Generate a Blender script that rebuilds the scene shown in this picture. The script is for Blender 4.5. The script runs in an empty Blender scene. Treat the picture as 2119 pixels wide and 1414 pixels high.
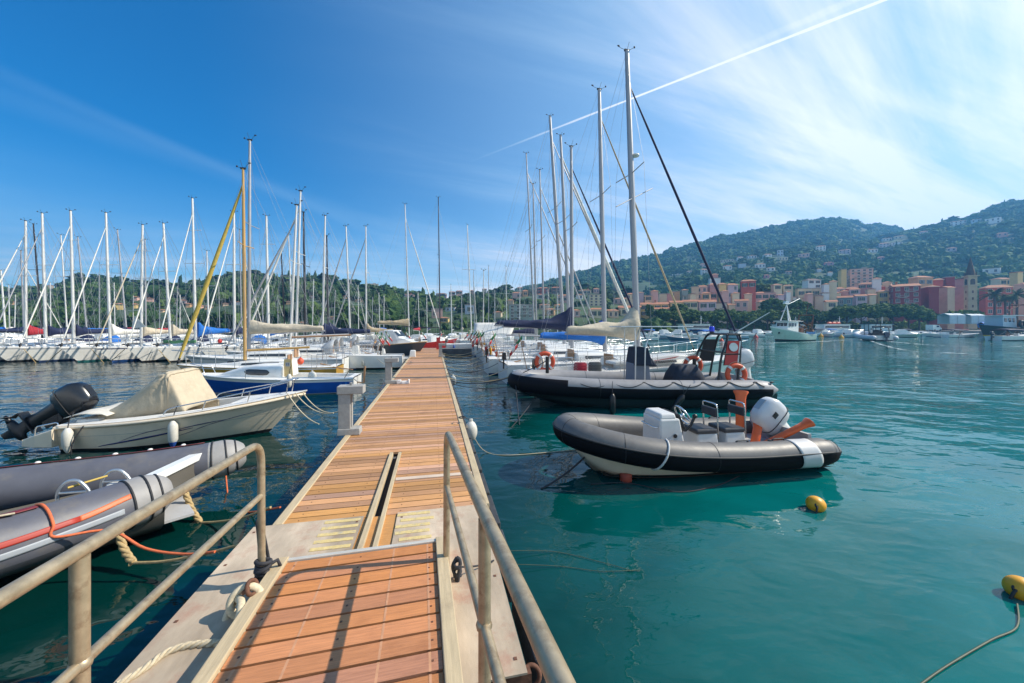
import bpy, math, random
from math import sin, cos, pi, sqrt, atan2, radians
from mathutils import Vector, Matrix, noise

rnd = random.Random(11)
F, CX, HY, H = 760.0, 1059.5, 677.0, 2.55      # lens in pixels, principal point, horizon row, eye height over the water
SC = bpy.context.scene
COL = SC.collection
V = Vector


def PX(px, py, Y):
    return V(((px - CX) * Y / F, Y, H - (py - HY) * Y / F))


def PZ(px, py, z):
    Y = F * (H - z) / (py - HY)
    return V(((px - CX) * Y / F, Y, z))


def lerp(a, b, t):
    return a + (b - a) * t


def sstep(t):
    t = max(0.0, min(1.0, t))
    return t * t * (3 - 2 * t)


# ---------------------------------------------------------------- materials
MATS = {}


def mat(name, col, rough=.5, metal=0., var=.12, scale=3., bump=0., bscale=None, stretch=None, stain=None, stain_amt=.0, spec=.5, island=0., coat=0., stain_scale=None):
    if name in MATS:
        return MATS[name]
    m = bpy.data.materials.new(name)
    m.use_nodes = True
    nt = m.node_tree
    N, L = nt.nodes, nt.links
    p = N['Principled BSDF']
    p.inputs['Roughness'].default_value = rough
    p.inputs['Metallic'].default_value = metal
    p.inputs['Specular IOR Level'].default_value = spec
    p.inputs['Coat Weight'].default_value = coat
    tc = N.new('ShaderNodeTexCoord')
    mp = N.new('ShaderNodeMapping')
    L.new(tc.outputs['Object'], mp.inputs['Vector'])
    if stretch:
        mp.inputs['Scale'].default_value = stretch
    nz = N.new('ShaderNodeTexNoise')
    nz.inputs['Scale'].default_value = scale
    nz.inputs['Detail'].default_value = 6
    nz.inputs['Roughness'].default_value = .62
    L.new(mp.outputs['Vector'], nz.inputs['Vector'])
    c = V(col[:3])
    rp = N.new('ShaderNodeValToRGB')
    rp.color_ramp.elements[0].position = .3
    rp.color_ramp.elements[1].position = .7
    rp.color_ramp.elements[0].color = (*(c * (1 - var)), 1)
    rp.color_ramp.elements[1].color = (*(V([min(1, x) for x in c * (1 + var)])), 1)
    L.new(nz.outputs['Fac'], rp.inputs['Fac'])
    out = rp.outputs['Color']
    if stain:
        n2 = N.new('ShaderNodeTexNoise')
        n2.inputs['Scale'].default_value = stain_scale or scale * .6
        n2.inputs['Detail'].default_value = 8
        n2.inputs['Roughness'].default_value = .7
        L.new(tc.outputs['Object'], n2.inputs['Vector'])
        r2 = N.new('ShaderNodeValToRGB')
        r2.color_ramp.elements[0].position = .52
        r2.color_ramp.elements[1].position = .72
        r2.color_ramp.elements[0].color = (0, 0, 0, 1)
        r2.color_ramp.elements[1].color = (stain_amt,) * 3 + (1,)
        L.new(n2.outputs['Fac'], r2.inputs['Fac'])
        mx = N.new('ShaderNodeMixRGB')
        L.new(r2.outputs['Color'], mx.inputs['Fac'])
        L.new(out, mx.inputs['Color1'])
        mx.inputs['Color2'].default_value = (*stain, 1)
        out = mx.outputs['Color']
    if island:
        g = N.new('ShaderNodeNewGeometry')
        mr = N.new('ShaderNodeMapRange')
        mr.inputs['To Min'].default_value = 1 - island
        mr.inputs['To Max'].default_value = 1 + island
        L.new(g.outputs['Random Per Island'], mr.inputs['Value'])
        hs = N.new('ShaderNodeHueSaturation')
        L.new(mr.outputs['Result'], hs.inputs['Value'])
        m5 = N.new('ShaderNodeMath')
        m5.operation = 'FRACT'
        m6 = N.new('ShaderNodeMath')
        m6.operation = 'MULTIPLY'
        m6.inputs[1].default_value = 37.7
        L.new(g.outputs['Random Per Island'], m6.inputs[0])
        L.new(m6.outputs[0], m5.inputs[0])
        for key, lo_, hi_ in (('Hue', .5 - island * .026, .5 + island * .020), ('Saturation', 1 - island * .65, 1 + island * .25)):
            m7 = N.new('ShaderNodeMapRange')
            m7.inputs['To Min'].default_value = lo_
            m7.inputs['To Max'].default_value = hi_
            L.new(m5.outputs[0], m7.inputs['Value'])
            L.new(m7.outputs['Result'], hs.inputs[key])
        L.new(out, hs.inputs['Color'])
        out = hs.outputs['Color']
    L.new(out, p.inputs['Base Color'])
    mr2 = N.new('ShaderNodeMapRange')
    mr2.inputs['To Min'].default_value = max(0, rough - .1)
    mr2.inputs['To Max'].default_value = min(1, rough + .12)
    L.new(nz.outputs['Fac'], mr2.inputs['Value'])
    L.new(mr2.outputs['Result'], p.inputs['Roughness'])
    if bump:
        b = N.new('ShaderNodeBump')
        b.inputs['Distance'].default_value = bump
        b.inputs['Strength'].default_value = .8
        n3 = N.new('ShaderNodeTexNoise')
        n3.inputs['Scale'].default_value = bscale or scale * 2
        n3.inputs['Detail'].default_value = 5
        L.new(mp.outputs['Vector'], n3.inputs['Vector'])
        L.new(n3.outputs['Fac'], b.inputs['Height'])
        L.new(b.outputs['Normal'], p.inputs['Normal'])
    MATS[name] = m
    return m


# ---------------------------------------------------------------- mesh builder
class MB:
    def __init__(s):
        s.v, s.f, s.m, s.s = [], [], [], []

    def add(s, vs, fs, m=0, smooth=False):
        o = len(s.v)
        s.v.extend([tuple(q) for q in vs])
        for k, f in enumerate(fs):
            s.f.append([i + o for i in f])
            s.m.append(m[k] if isinstance(m, list) else m)
            s.s.append(smooth)
        return s

    def box(s, c, size, m=0, rot=None, top=None, shift=(0, 0)):
        """box centred at c; top=(sx,sy) scales the upper face, shift moves it"""
        hx, hy, hz = size[0] / 2, size[1] / 2, size[2] / 2
        tx, ty = top or (1, 1)
        vs = []
        for z, ax, ay, ox, oy in ((-hz, 1, 1, 0, 0), (hz, tx, ty, shift[0], shift[1])):
            for x, y in ((-1, -1), (1, -1), (1, 1), (-1, 1)):
                vs.append(V((x * hx * ax + ox, y * hy * ay + oy, z)))
        if rot is not None:
            vs = [rot @ q for q in vs]
        c = V(c)
        return s.add([q + c for q in vs], [(0, 3, 2, 1), (4, 5, 6, 7), (0, 1, 5, 4), (1, 2, 6, 5), (2, 3, 7, 6), (3, 0, 4, 7)], m)

    def rings(s, rs, m=0, closed=True, cap0=True, cap1=True, smooth=True, mfun=None):
        n = len(rs[0])
        vs = [q for r in rs for q in r]
        fs, ms = [], []
        for i in range(len(rs) - 1):
            for j in range(n if closed else n - 1):
                k = (j + 1) % n
                fs.append((i * n + j, i * n + k, (i + 1) * n + k, (i + 1) * n + j))
                ms.append(mfun(i, j) if mfun else m)
        s.add(vs, fs, ms, smooth)
        if closed and cap0:
            s.add(rs[0], [tuple(reversed(range(n)))], mfun(0, 0) if mfun else m)
        if closed and cap1:
            s.add(rs[-1], [tuple(range(n))], mfun(len(rs) - 2, 0) if mfun else m)
        return s

    def tube(s, pts, r, n=8, m=0, cap=True, up=None, mfun=None, flat=1.0, smooth=True, loop=False):
        pts = [V(q) for q in pts]
        k = len(pts)
        rr = r if isinstance(r, (list, tuple)) else [r] * k
        rs = []
        prev = None
        for i, q in enumerate(pts):
            if loop:
                t = pts[(i + 1) % k] - pts[i - 1]
            else:
                t = pts[min(i + 1, k - 1)] - pts[max(i - 1, 0)]
            t = t.normalized() if t.length > 1e-9 else V((0, 0, 1))
            if up is not None:
                a = t.cross(V(up))
                if a.length < 1e-5:
                    a = t.cross(V((1, 0, 0)))
                a.normalize()
            else:
                if prev is None:
                    a = t.orthogonal().normalized()
                else:
                    a = prev - t * prev.dot(t)
                    a = a.normalized() if a.length > 1e-6 else t.orthogonal().normalized()
                prev = a
            b = a.cross(t).normalized()
            rs.append([q + a * (rr[i] * cos(2 * pi * j / n)) + b * (rr[i] * flat * sin(2 * pi * j / n)) for j in range(n)])
        if loop:
            rs.append(rs[0])
            return s.rings(rs, m, True, False, False, smooth, mfun)
        return s.rings(rs, m, True, cap, cap, smooth, mfun)

    def ball(s, c, r, m=0, nu=12, nv=8, rot=None, fn=None):
        c = V(c)
        R = V(r) if not isinstance(r, (int, float)) else V((r, r, r))
        rs = []
        for i in range(nv + 1):
            th = pi * (i + .001) / (nv + .002) - pi / 2
            ring = []
            for j in range(nu):
                ph = 2 * pi * j / nu
                q = V((cos(th) * cos(ph) * R.x, cos(th) * sin(ph) * R.y, sin(th) * R.z))
                if fn:
                    q = fn(q)
                if rot is not None:
                    q = rot @ q
                ring.append(c + q)
            rs.append(ring)
        return s.rings(rs, m)

    def torus(s, c, R, r, m=0, n=28, k=10, rot=None, mfun=None, flat=1.):
        c = V(c)
        pts = []
        rs = []
        for i in range(n):
            a = 2 * pi * i / n
            d = V((cos(a), sin(a), 0))
            ring = []
            for j in range(k):
                b = 2 * pi * j / k
                q = d * (R + r * cos(b)) + V((0, 0, r * flat * sin(b)))
                if rot is not None:
                    q = rot @ q
                ring.append(c + q)
            rs.append(ring)
        rs.append(rs[0])
        return s.rings(rs, m, True, False, False, True, mfun)

    def grid(s, P, m=0, smooth=True, flip=False, mfun=None):
        nu, nv = len(P), len(P[0])
        fs, ms = [], []
        for i in range(nu - 1):
            for j in range(nv - 1):
                f = (i * nv + j, i * nv + j + 1, (i + 1) * nv + j + 1, (i + 1) * nv + j)
                fs.append(f[::-1] if flip else f)
                ms.append(mfun(i, j) if mfun else m)
        return s.add([q for r in P for q in r], fs, ms, smooth)

    def prism(s, poly, axis, d, m=0):
        """flat polygon (list of points) given thickness d along axis"""
        n = len(poly)
        ax = V(axis).normalized() * d
        a = [V(q) - ax * .5 for q in poly]
        b = [V(q) + ax * .5 for q in poly]
        fs = [tuple(reversed(range(n))), tuple(range(n, 2 * n))]
        fs += [(i, (i + 1) % n, n + (i + 1) % n, n + i) for i in range(n)]
        return s.add(a + b, fs, m)

    def build(s, name, mats, parent=None, world=False, bevel=0., solid=0., autosmooth=False):
        me = bpy.data.meshes.new(name)
        vs = s.v
        if world and parent is not None:
            W = wm(parent).inverted()
            vs = [tuple(W @ V(q)) for q in vs]
        me.from_pydata(vs, [], s.f)
        if not isinstance(mats, (list, tuple)):
            mats = [mats]
        for q in mats:
            me.materials.append(q)
        me.polygons.foreach_set('material_index', s.m)
        me.polygons.foreach_set('use_smooth', s.s)
        me.update()
        o = bpy.data.objects.new(name, me)
        COL.objects.link(o)
        if parent is not None:
            o.parent = parent
        if bevel:
            b = o.modifiers.new('bevel', 'BEVEL')
            b.width = bevel
            b.segments = 2
            b.limit_method = 'ANGLE'
        if solid:
            b = o.modifiers.new('solid', 'SOLIDIFY')
            b.thickness = solid
            b.offset = 0
        return o


WMAT = {}


def wm(o):
    while o is not None:
        if o.name in WMAT:
            return WMAT[o.name]
        o = o.parent
    return Matrix.Identity(4)


def tag(o, label, cat, group=None, kind=None):
    if label:
        o['label'] = label
    if cat:
        o['category'] = cat
    if group:
        o['group'] = group
    if kind:
        o['kind'] = kind
    return o


def thing(name, label, cat, loc=(0, 0, 0), rz=0., group=None, M=None):
    o = bpy.data.objects.new(name, None)
    o.empty_display_size = .2
    COL.objects.link(o)
    M = M or (Matrix.Translation(V(loc)) @ Matrix.Rotation(rz, 4, 'Z'))
    o.matrix_world = M
    WMAT[o.name] = M
    return tag(o, label, cat, group)


def copy_tree(src, M, label, group=None, parent=None):
    c = src.copy()
    COL.objects.link(c)
    if parent is None:
        c.matrix_world = M
        WMAT[c.name] = M
        c['label'] = label
        if group:
            c['group'] = group
    else:
        c.parent = parent
    for ch in list(src.children):
        copy_tree(ch, None, None, None, c)
    return c


def fillet(pts, r, n=6):
    pts = [V(q) for q in pts]
    out = [pts[0]]
    for i in range(1, len(pts) - 1):
        a, b, c = pts[i - 1], pts[i], pts[i + 1]
        d1, d2 = (a - b), (c - b)
        k = min(r, d1.length * .49, d2.length * .49)
        p, q = b + d1.normalized() * k, b + d2.normalized() * k
        for j in range(n + 1):
            t = j / n
            out.append(p * (1 - t) ** 2 + b * (2 * t * (1 - t)) + q * t * t)
    out.append(pts[-1])
    return out


def sag(a, b, d, n=12):
    a, b = V(a), V(b)
    return [a.lerp(b, i / n) - V((0, 0, d * 4 * (i / n) * (1 - i / n))) for i in range(n + 1)]


def spline(pts, n=6):
    pts = [V(q) for q in pts]
    out = []
    for i in range(len(pts) - 1):
        p0, p1, p2, p3 = pts[max(i - 1, 0)], pts[i], pts[i + 1], pts[min(i + 2, len(pts) - 1)]
        for j in range(n):
            t = j / n
            out.append(.5 * ((2 * p1) + (p2 - p0) * t + (2 * p0 - 5 * p1 + 4 * p2 - p3) * t * t + (3 * p1 - p0 - 3 * p2 + p3) * t ** 3))
    out.append(pts[-1])
    return out


ORD = ['first', 'second', 'third', 'fourth', 'fifth', 'sixth', 'seventh', 'eighth', 'ninth', 'tenth', 'eleventh', 'twelfth', 'thirteenth', 'fourteenth',
       'fifteenth', 'sixteenth', 'seventeenth', 'eighteenth', 'nineteenth', 'twentieth', 'twenty-first', 'twenty-second', 'twenty-third', 'twenty-fourth',
       'twenty-fifth', 'twenty-sixth', 'twenty-seventh', 'twenty-eighth', 'twenty-ninth', 'thirtieth', 'thirty-first', 'thirty-second', 'thirty-third', 'thirty-fourth', 'thirty-fifth']


def rope(label, pts, r=.012, m=None, name='mooring_rope', group='mooring ropes', cat='rope', n=6, twist=False):
    mb = MB()
    pts = [V(q) for q in pts]
    if twist:
        # three strands laid round each other
        k = 0.
        L = [0.]
        for i in range(1, len(pts)):
            L.append(L[-1] + (pts[i] - pts[i - 1]).length)
        tot = L[-1]
        dense = []
        steps = max(20, int(tot / (r * .9)))
        j = 0
        for i in range(steps + 1):
            d = tot * i / steps
            while j < len(L) - 2 and L[j + 1] < d:
                j += 1
            t = (d - L[j]) / max(1e-9, L[j + 1] - L[j])
            dense.append((pts[j].lerp(pts[j + 1], t), d, (pts[j + 1] - pts[j]).normalized()))
        for sidx in range(3):
            pp = []
            for q, d, t in dense:
                a = t.cross(V((0, 0, 1)))
                a = a.normalized() if a.length > 1e-4 else V((1, 0, 0))
                b = a.cross(t)
                ang = d / (r * 7) * 2 * pi + sidx * 2 * pi / 3
                pp.append(q + (a * cos(ang) + b * sin(ang)) * r * .55)
            mb.tube(pp, r * .56, 6)
    else:
        mb.tube(pts, r, n)
    org = pts[0].copy()
    mb.v = [tuple(V(q) - org) for q in mb.v]
    o = mb.build(name, m or M_ROPE)
    o.location = org
    return tag(o, label, cat, group)
# ---------------------------------------------------------------- palette
M_ROPE = mat('rope_beige', (.5, .42, .29), .85, var=.25, scale=60)
M_ROPED = mat('rope_dark', (.03, .03, .035), .8, var=.3, scale=40)
M_ROPEO = mat('rope_orange', (.62, .14, .05), .75, var=.2, scale=40)
M_ROPET = mat('rope_tan', (.42, .3, .14), .85, var=.3, scale=40)
M_WHITE = mat('gelcoat_white', (.78, .77, .73), .3, var=.05, scale=2, stain=(.5, .46, .38), stain_amt=.35, coat=.2)
M_WHITE2 = mat('deck_white', (.72, .70, .66), .5, var=.07, scale=6, stain=(.45, .42, .36), stain_amt=.35)
M_CREAM = mat('gelcoat_cream', (.75, .63, .47), .33, var=.06, scale=3, stain=(.42, .37, .28), stain_amt=.4, coat=.2)
M_ALU = mat('aluminium', (.62, .62, .61), .32, .85, var=.08, scale=8)
M_MAST = mat('mast_aluminium', (.66, .65, .62), .45, .25, var=.06, scale=3)
M_MASTG = mat('mast_grey', (.36, .36, .37), .42, .35, var=.06, scale=3)
M_MASTK = mat('mast_black', (.02, .02, .024), .35, .0, var=.2)
M_STEEL = mat('stainless', (.7, .7, .7), .18, 1., var=.05, scale=10)
M_WIRE = mat('wire_rope', (.3, .31, .33), .4, .6)
M_NAVY = mat('canvas_navy', (.006, .014, .055), .75, var=.3, scale=14, bump=.01, bscale=9)
M_BLUE = mat('canvas_blue', (.01, .13, .46), .75, var=.25, scale=14, bump=.01, bscale=9)
M_RED = mat('canvas_red', (.36, .02, .03), .75, var=.25, scale=14, bump=.01, bscale=9)
M_BEIGE = mat('canvas_beige', (.52, .45, .34), .85, var=.16, scale=9, bump=.02, bscale=7)
M_SAILW = mat('canvas_white', (.7, .68, .62), .8, var=.1, scale=9, bump=.015, bscale=7)
M_TAN = mat('canvas_tan', (.42, .33, .21), .85, var=.2, scale=9, bump=.02, bscale=7)
M_GLASS = mat('tinted_glass', (.012, .016, .022), .06, var=.2, spec=.8)
M_BLACK = mat('black_plastic', (.012, .012, .014), .35, var=.3, scale=9)
M_BLACKM = mat('black_matte', (.02, .02, .022), .6, var=.3, scale=9)
M_BOOTN = mat('antifoul_navy', (.01, .03, .10), .6, var=.3)
M_BOOTK = mat('antifoul_black', (.012, .012, .014), .6, var=.3)
M_BOOTG = mat('antifoul_teal', (.02, .16, .16), .6, var=.3)
M_BOOTB = mat('antifoul_blue', (.012, .06, .22), .6, var=.3)
M_TEAK = mat('teak', (.36, .2, .1), .6, var=.25, scale=8, stretch=(.3, 6, 6))
M_ORANGE = mat('buoy_orange', (.62, .08, .025), .5, var=.12, scale=6, stain=(.35, .07, .04), stain_amt=.5)
M_FEND = mat('fender_white', (.62, .59, .52), .45, var=.08, scale=9, stain=(.32, .28, .2), stain_amt=.5)
M_FENDB = mat('fender_blue', (.02, .07, .3), .5)
M_RUST = mat('rust', (.13, .055, .03), .8, var=.4, scale=20, bump=.003)
M_YELB = mat('buoy_yellow', (.74, .34, .015), .45, var=.12, scale=7, stain=(.4, .2, .03), stain_amt=.5)
M_REDP = mat('red_paint', (.5, .03, .025), .4, var=.12)
M_CONC = mat('cast_concrete', (.33, .32, .3), .85, var=.16, scale=8, stain=(.2, .17, .14), stain_amt=.6, bump=.004)
M_GREYP = mat('grey_paint', (.34, .36, .38), .5, var=.1)
M_ORP = mat('raft_orange', (.62, .1, .03), .5, var=.1)
# ---------------------------------------------------------------- camera
cam = bpy.data.cameras.new('camera')
cam.sensor_width = 36
cam.lens = F / 2119 * 36
cam.shift_y = -(1414 / 2 - HY) / 2119
cam.clip_start = .05
cam.clip_end = 6000
camo = bpy.data.objects.new('camera', cam)
camo.location = (0, 0, H)
camo.rotation_euler = (pi / 2, 0, 0)
COL.objects.link(camo)
SC.camera = camo

# ---------------------------------------------------------------- light
SUN_EL, SUN_AZ = radians(40.5), radians(7)       # azimuth measured from +X towards +Y
sd = V((cos(SUN_EL) * cos(SUN_AZ), cos(SUN_EL) * sin(SUN_AZ), sin(SUN_EL)))
sun = bpy.data.lights.new('sun', 'SUN')
sun.energy = 5.0
sun.angle = radians(.53)
sun.color = (1, .91, .77)
suno = bpy.data.objects.new('sun', sun)
suno.rotation_euler = sd.to_track_quat('Z', 'Y').to_euler()
suno.location = (20, 0, 40)
COL.objects.link(suno)

w = bpy.data.worlds.new('World')
SC.world = w
w.use_nodes = True
nt = w.node_tree
N, L = nt.nodes, nt.links
bg = N['Background']
bg.inputs['Strength'].default_value = .108
sky = N.new('ShaderNodeTexSky')
sky.sky_type = 'NISHITA'
sky.sun_disc = False
sky.sun_elevation = SUN_EL
sky.sun_rotation = pi / 2 - SUN_AZ
sky.air_density = 1.0
sky.dust_density = .6
sky.ozone_density = 2.2
hs = N.new('ShaderNodeHueSaturation')
hs.inputs['Saturation'].default_value = 1.25
hs.inputs['Value'].default_value = 1.10
hs.inputs['Hue'].default_value = .492
L.new(sky.outputs['Color'], hs.inputs['Color'])
tc = N.new('ShaderNodeTexCoord')
DIR = tc.outputs['Generated']


def vm(op, a, b=None):
    n = N.new('ShaderNodeVectorMath')
    n.operation = op
    for i, q in enumerate((a, b)):
        if q is None:
            continue
        if isinstance(q, (tuple, list, Vector)):
            n.inputs[i].default_value = tuple(q)
        else:
            L.new(q, n.inputs[i])
    return n.outputs['Value'] if op in ('DOT_PRODUCT', 'LENGTH') else n.outputs['Vector']


def mth(op, a, b=None, clamp=False):
    n = N.new('ShaderNodeMath')
    n.operation = op
    n.use_clamp = clamp
    for i, q in enumerate((a, b)):
        if q is None:
            continue
        if isinstance(q, (int, float)):
            n.inputs[i].default_value = q
        else:
            L.new(q, n.inputs[i])
    return n.outputs[0]


def rng(x, a, b, c=0., d=1., smooth=True):
    n = N.new('ShaderNodeMapRange')
    n.interpolation_type = 'SMOOTHSTEP' if smooth else 'LINEAR'
    for k, q in zip(('From Min', 'From Max', 'To Min', 'To Max'), (a, b, c, d)):
        n.inputs[k].default_value = q
    L.new(x, n.inputs['Value'])
    return n.outputs['Result']


def pdir(px, py):
    return V(((px - CX), F, -(py - HY))).normalized()


sep = N.new('ShaderNodeSeparateXYZ')
L.new(DIR, sep.inputs[0])
zc = mth('MAXIMUM', sep.outputs['Z'], .02)
# cirrus layer: view direction projected on a high flat layer, drawn out along one wind direction
cmb = N.new('ShaderNodeCombineXYZ')
L.new(mth('DIVIDE', sep.outputs['X'], mth('ADD', zc, .12)), cmb.inputs['X'])
L.new(mth('DIVIDE', sep.outputs['Y'], mth('ADD', zc, .12)), cmb.inputs['Y'])


def cirrus(rot, sx, sy, scale, lo, hi, seed, detail=9, rough=.62, dist=.6):
    mp = N.new('ShaderNodeMapping')
    mp.vector_type = 'TEXTURE'
    mp.inputs['Rotation'].default_value = (0, 0, rot)
    mp.inputs['Scale'].default_value = (sx, sy, 1)
    mp.inputs['Location'].default_value = (seed, seed * .7, 0)
    L.new(cmb.outputs[0], mp.inputs['Vector'])
    nz = N.new('ShaderNodeTexNoise')
    nz.inputs['Scale'].default_value = scale
    nz.inputs['Detail'].default_value = detail
    nz.inputs['Roughness'].default_value = rough
    nz.inputs['Distortion'].default_value = dist
    L.new(mp.outputs[0], nz.inputs['Vector'])
    return rng(nz.outputs['Fac'], lo, hi)


sunward = vm('DOT_PRODUCT', DIR, V((.86, .5, .05)).normalized())
side = mth('POWER', rng(sunward, -.15, 1.0, smooth=False), 1.6)
c1 = cirrus(radians(30), 5.0, 1.0, .9, .42, .70, 3.1)
c2 = cirrus(radians(18), 9.0, 1.0, 1.6, .46, .78, 7.7, dist=.3)
c3 = cirrus(radians(-34), 7.0, 1.2, 1.1, .52, .80, 1.3, dist=.4)
veil = mth('MULTIPLY', mth('ADD', mth('MULTIPLY', c1, .66), mth('MULTIPLY', c2, .6)), side)
veil = mth('ADD', veil, mth('MULTIPLY', side, .60))
veil = mth('ADD', veil, mth('MULTIPLY', c3, mth('MULTIPLY', rng(sep.outputs['X'], .1, -.6), .07)))
# thin cloud added in the unseen sky behind the camera, for neutral fill light
veil = mth('ADD', veil, mth('MULTIPLY', rng(sep.outputs['Y'], .05, -.75), mth('ADD', .42, mth('MULTIPLY', c2, .4))))
low = rng(sep.outputs['Z'], .42, .02)
veil = mth('ADD', veil, mth('MULTIPLY', mth('MULTIPLY', low, low), mth('ADD', mth('MULTIPLY', c2, .35), mth('ADD', mth('MULTIPLY', c1, .30), .52))))


def trail(p0, p1, width, fade0, fade1, amt, soft=.3, nscale=18.):
    a, b = pdir(*p0), pdir(*p1)
    n = a.cross(b).normalized()
    t = (b - a * a.dot(b)).normalized()
    d = mth('ABSOLUTE', vm('DOT_PRODUCT', DIR, n))
    nz = N.new('ShaderNodeTexNoise')
    nz.inputs['Scale'].default_value = nscale
    nz.inputs['Detail'].default_value = 5
    L.new(DIR, nz.inputs['Vector'])
    along = vm('DOT_PRODUCT', DIR, t)
    wd = mth('MULTIPLY', d, mth('ADD', .55, nz.outputs['Fac']))
    k = rng(wd, width, width * soft, 0, 1)
    m1 = rng(along, fade0, fade1)
    m2 = rng(vm('DOT_PRODUCT', DIR, a), -.05, .2)
    return mth('MULTIPLY', mth('MULTIPLY', k, m1), mth('MULTIPLY', m2, amt))


t1 = trail((960, 340), (1830, 0), .0029, -.02, .45, .62)
t2 = trail((1440, 140), (1790, -10), .008, .0, .22, .09)
t3 = trail((0, 150), (500, 365), .018, -.2, .1, .05, .0, 9.)
t4 = trail((0, 195), (420, 340), .03, -.2, .1, .05, .0, 7.)
veil = mth('ADD', veil, mth('ADD', mth('ADD', t1, t2), mth('ADD', t3, t4)), True)
mix = N.new('ShaderNodeMixRGB')
L.new(mth('MULTIPLY', veil, .92), mix.inputs['Fac'])
grade = N.new('ShaderNodeMixRGB')
grade.blend_type = 'MULTIPLY'
grade.inputs['Fac'].default_value = 1
grade.inputs['Color2'].default_value = (.02, .66, .98, 1)
L.new(hs.outputs['Color'], grade.inputs['Color1'])
L.new(grade.outputs['Color'], mix.inputs['Color1'])
vcol = N.new('ShaderNodeMixRGB')
L.new(rng(veil, .25, .85), vcol.inputs['Fac'])
vcol.inputs['Color1'].default_value = (5.4, 7.2, 8.2, 1)
vcol.inputs['Color2'].default_value = (8.0, 8.15, 8.3, 1)
L.new(vcol.outputs['Color'], mix.inputs['Color2'])
L.new(mix.outputs['Color'], bg.inputs['Color'])

SC.view_settings.view_transform = 'Standard'
SC.view_settings.look = 'None'
SC.view_settings.exposure = .46
SC.view_settings.gamma = 1
SC.cycles.max_bounces = 7
SC.cycles.diffuse_bounces = 3
SC.cycles.glossy_bounces = 4
SC.cycles.transparent_max_bounces = 12
SC.cycles.volume_bounces = 0
SC.cycles.caustics_reflective = False
SC.cycles.caustics_refractive = False
SC.cycles.sample_clamp_indirect = 6
SC.cycles.use_denoising = True

# ---------------------------------------------------------------- water
m = bpy.data.materials.new('sea_water')
m.use_nodes = True
nt = m.node_tree
N, L = nt.nodes, nt.links
p = N['Principled BSDF']
p.inputs['Roughness'].default_value = .03
p.inputs['IOR'].default_value = 1.333
tc = N.new('ShaderNodeTexCoord')


def wn(scale, detail, sx=1., sy=1., rot=0., dist=0., rough=.5):
    mp = N.new('ShaderNodeMapping')
    mp.inputs['Scale'].default_value = (sx, sy, 1)
    mp.inputs['Rotation'].default_value = (0, 0, rot)
    L.new(tc.outputs['Object'], mp.inputs['Vector'])
    nz = N.new('ShaderNodeTexNoise')
    nz.inputs['Scale'].default_value = scale
    nz.inputs['Detail'].default_value = detail
    nz.inputs['Distortion'].default_value = dist
    nz.inputs['Roughness'].default_value = rough
    L.new(mp.outputs[0], nz.inputs['Vector'])
    return nz.outputs['Fac']


# the bed seen through the water: pale sand patches between darker ones
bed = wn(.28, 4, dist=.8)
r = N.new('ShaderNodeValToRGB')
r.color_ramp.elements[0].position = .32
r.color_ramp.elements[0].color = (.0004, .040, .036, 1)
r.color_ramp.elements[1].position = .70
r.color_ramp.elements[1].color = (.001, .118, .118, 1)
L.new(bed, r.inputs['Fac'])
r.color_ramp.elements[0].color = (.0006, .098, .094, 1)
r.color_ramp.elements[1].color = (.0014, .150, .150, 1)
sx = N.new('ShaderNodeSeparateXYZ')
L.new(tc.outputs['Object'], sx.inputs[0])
# base colour dark at left and by the pier, paler towards the right
x_ramp = rng(mth('ADD', sx.outputs['X'], mth('MULTIPLY', mth('SUBTRACT', wn(.33, 3, dist=.6), .5), 5.0)), -.5, 3.4)
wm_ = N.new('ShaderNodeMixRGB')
L.new(x_ramp, wm_.inputs['Fac'])
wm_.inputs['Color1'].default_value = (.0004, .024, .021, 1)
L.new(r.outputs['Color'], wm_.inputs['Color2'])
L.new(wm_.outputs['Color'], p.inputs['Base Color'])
p.inputs['Specular IOR Level'].default_value = .5
b1 = N.new('ShaderNodeBump')
b1.inputs['Strength'].default_value = 1
b1.inputs['Distance'].default_value = 1
h = mth('ADD', mth('MULTIPLY', wn(.42, 2, 1, 1.3, .3, .4), .135), mth('MULTIPLY', wn(1.5, 2, .8, 1.4, -.2, .5), .046))
h = mth('ADD', h, mth('MULTIPLY', wn(5.5, 2, .8, 1.3, .5, .3), .007))
# a light breeze patch: the open water on the harbour side is rougher than the lee of the boats
patch = rng(wn(.05, 2), .42, .62, .55, 1.25)
L.new(mth('MULTIPLY', h, patch), b1.inputs['Height'])
L.new(b1.outputs['Normal'], p.inputs['Normal'])
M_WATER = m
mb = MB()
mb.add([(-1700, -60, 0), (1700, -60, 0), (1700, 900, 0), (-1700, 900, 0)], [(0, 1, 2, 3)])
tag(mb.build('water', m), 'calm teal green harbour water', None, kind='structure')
# ---------------------------------------------------------------- pier and gangway
PA = math.atan(162.5 / F)
PM = Matrix.Rotation(PA, 4, 'Z')


def pier(u, v, z=0.):
    return PM @ V((u, v, z))


def wood(name, c, grain, isl, seed=0.):
    m = mat(name, c, .62, var=.2, scale=4., stretch=grain, island=isl, bump=.0015, bscale=14, stain=(c[0] * .55, c[1] * .5, c[2] * .5), stain_amt=.5, stain_scale=2.2)
    return m


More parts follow.
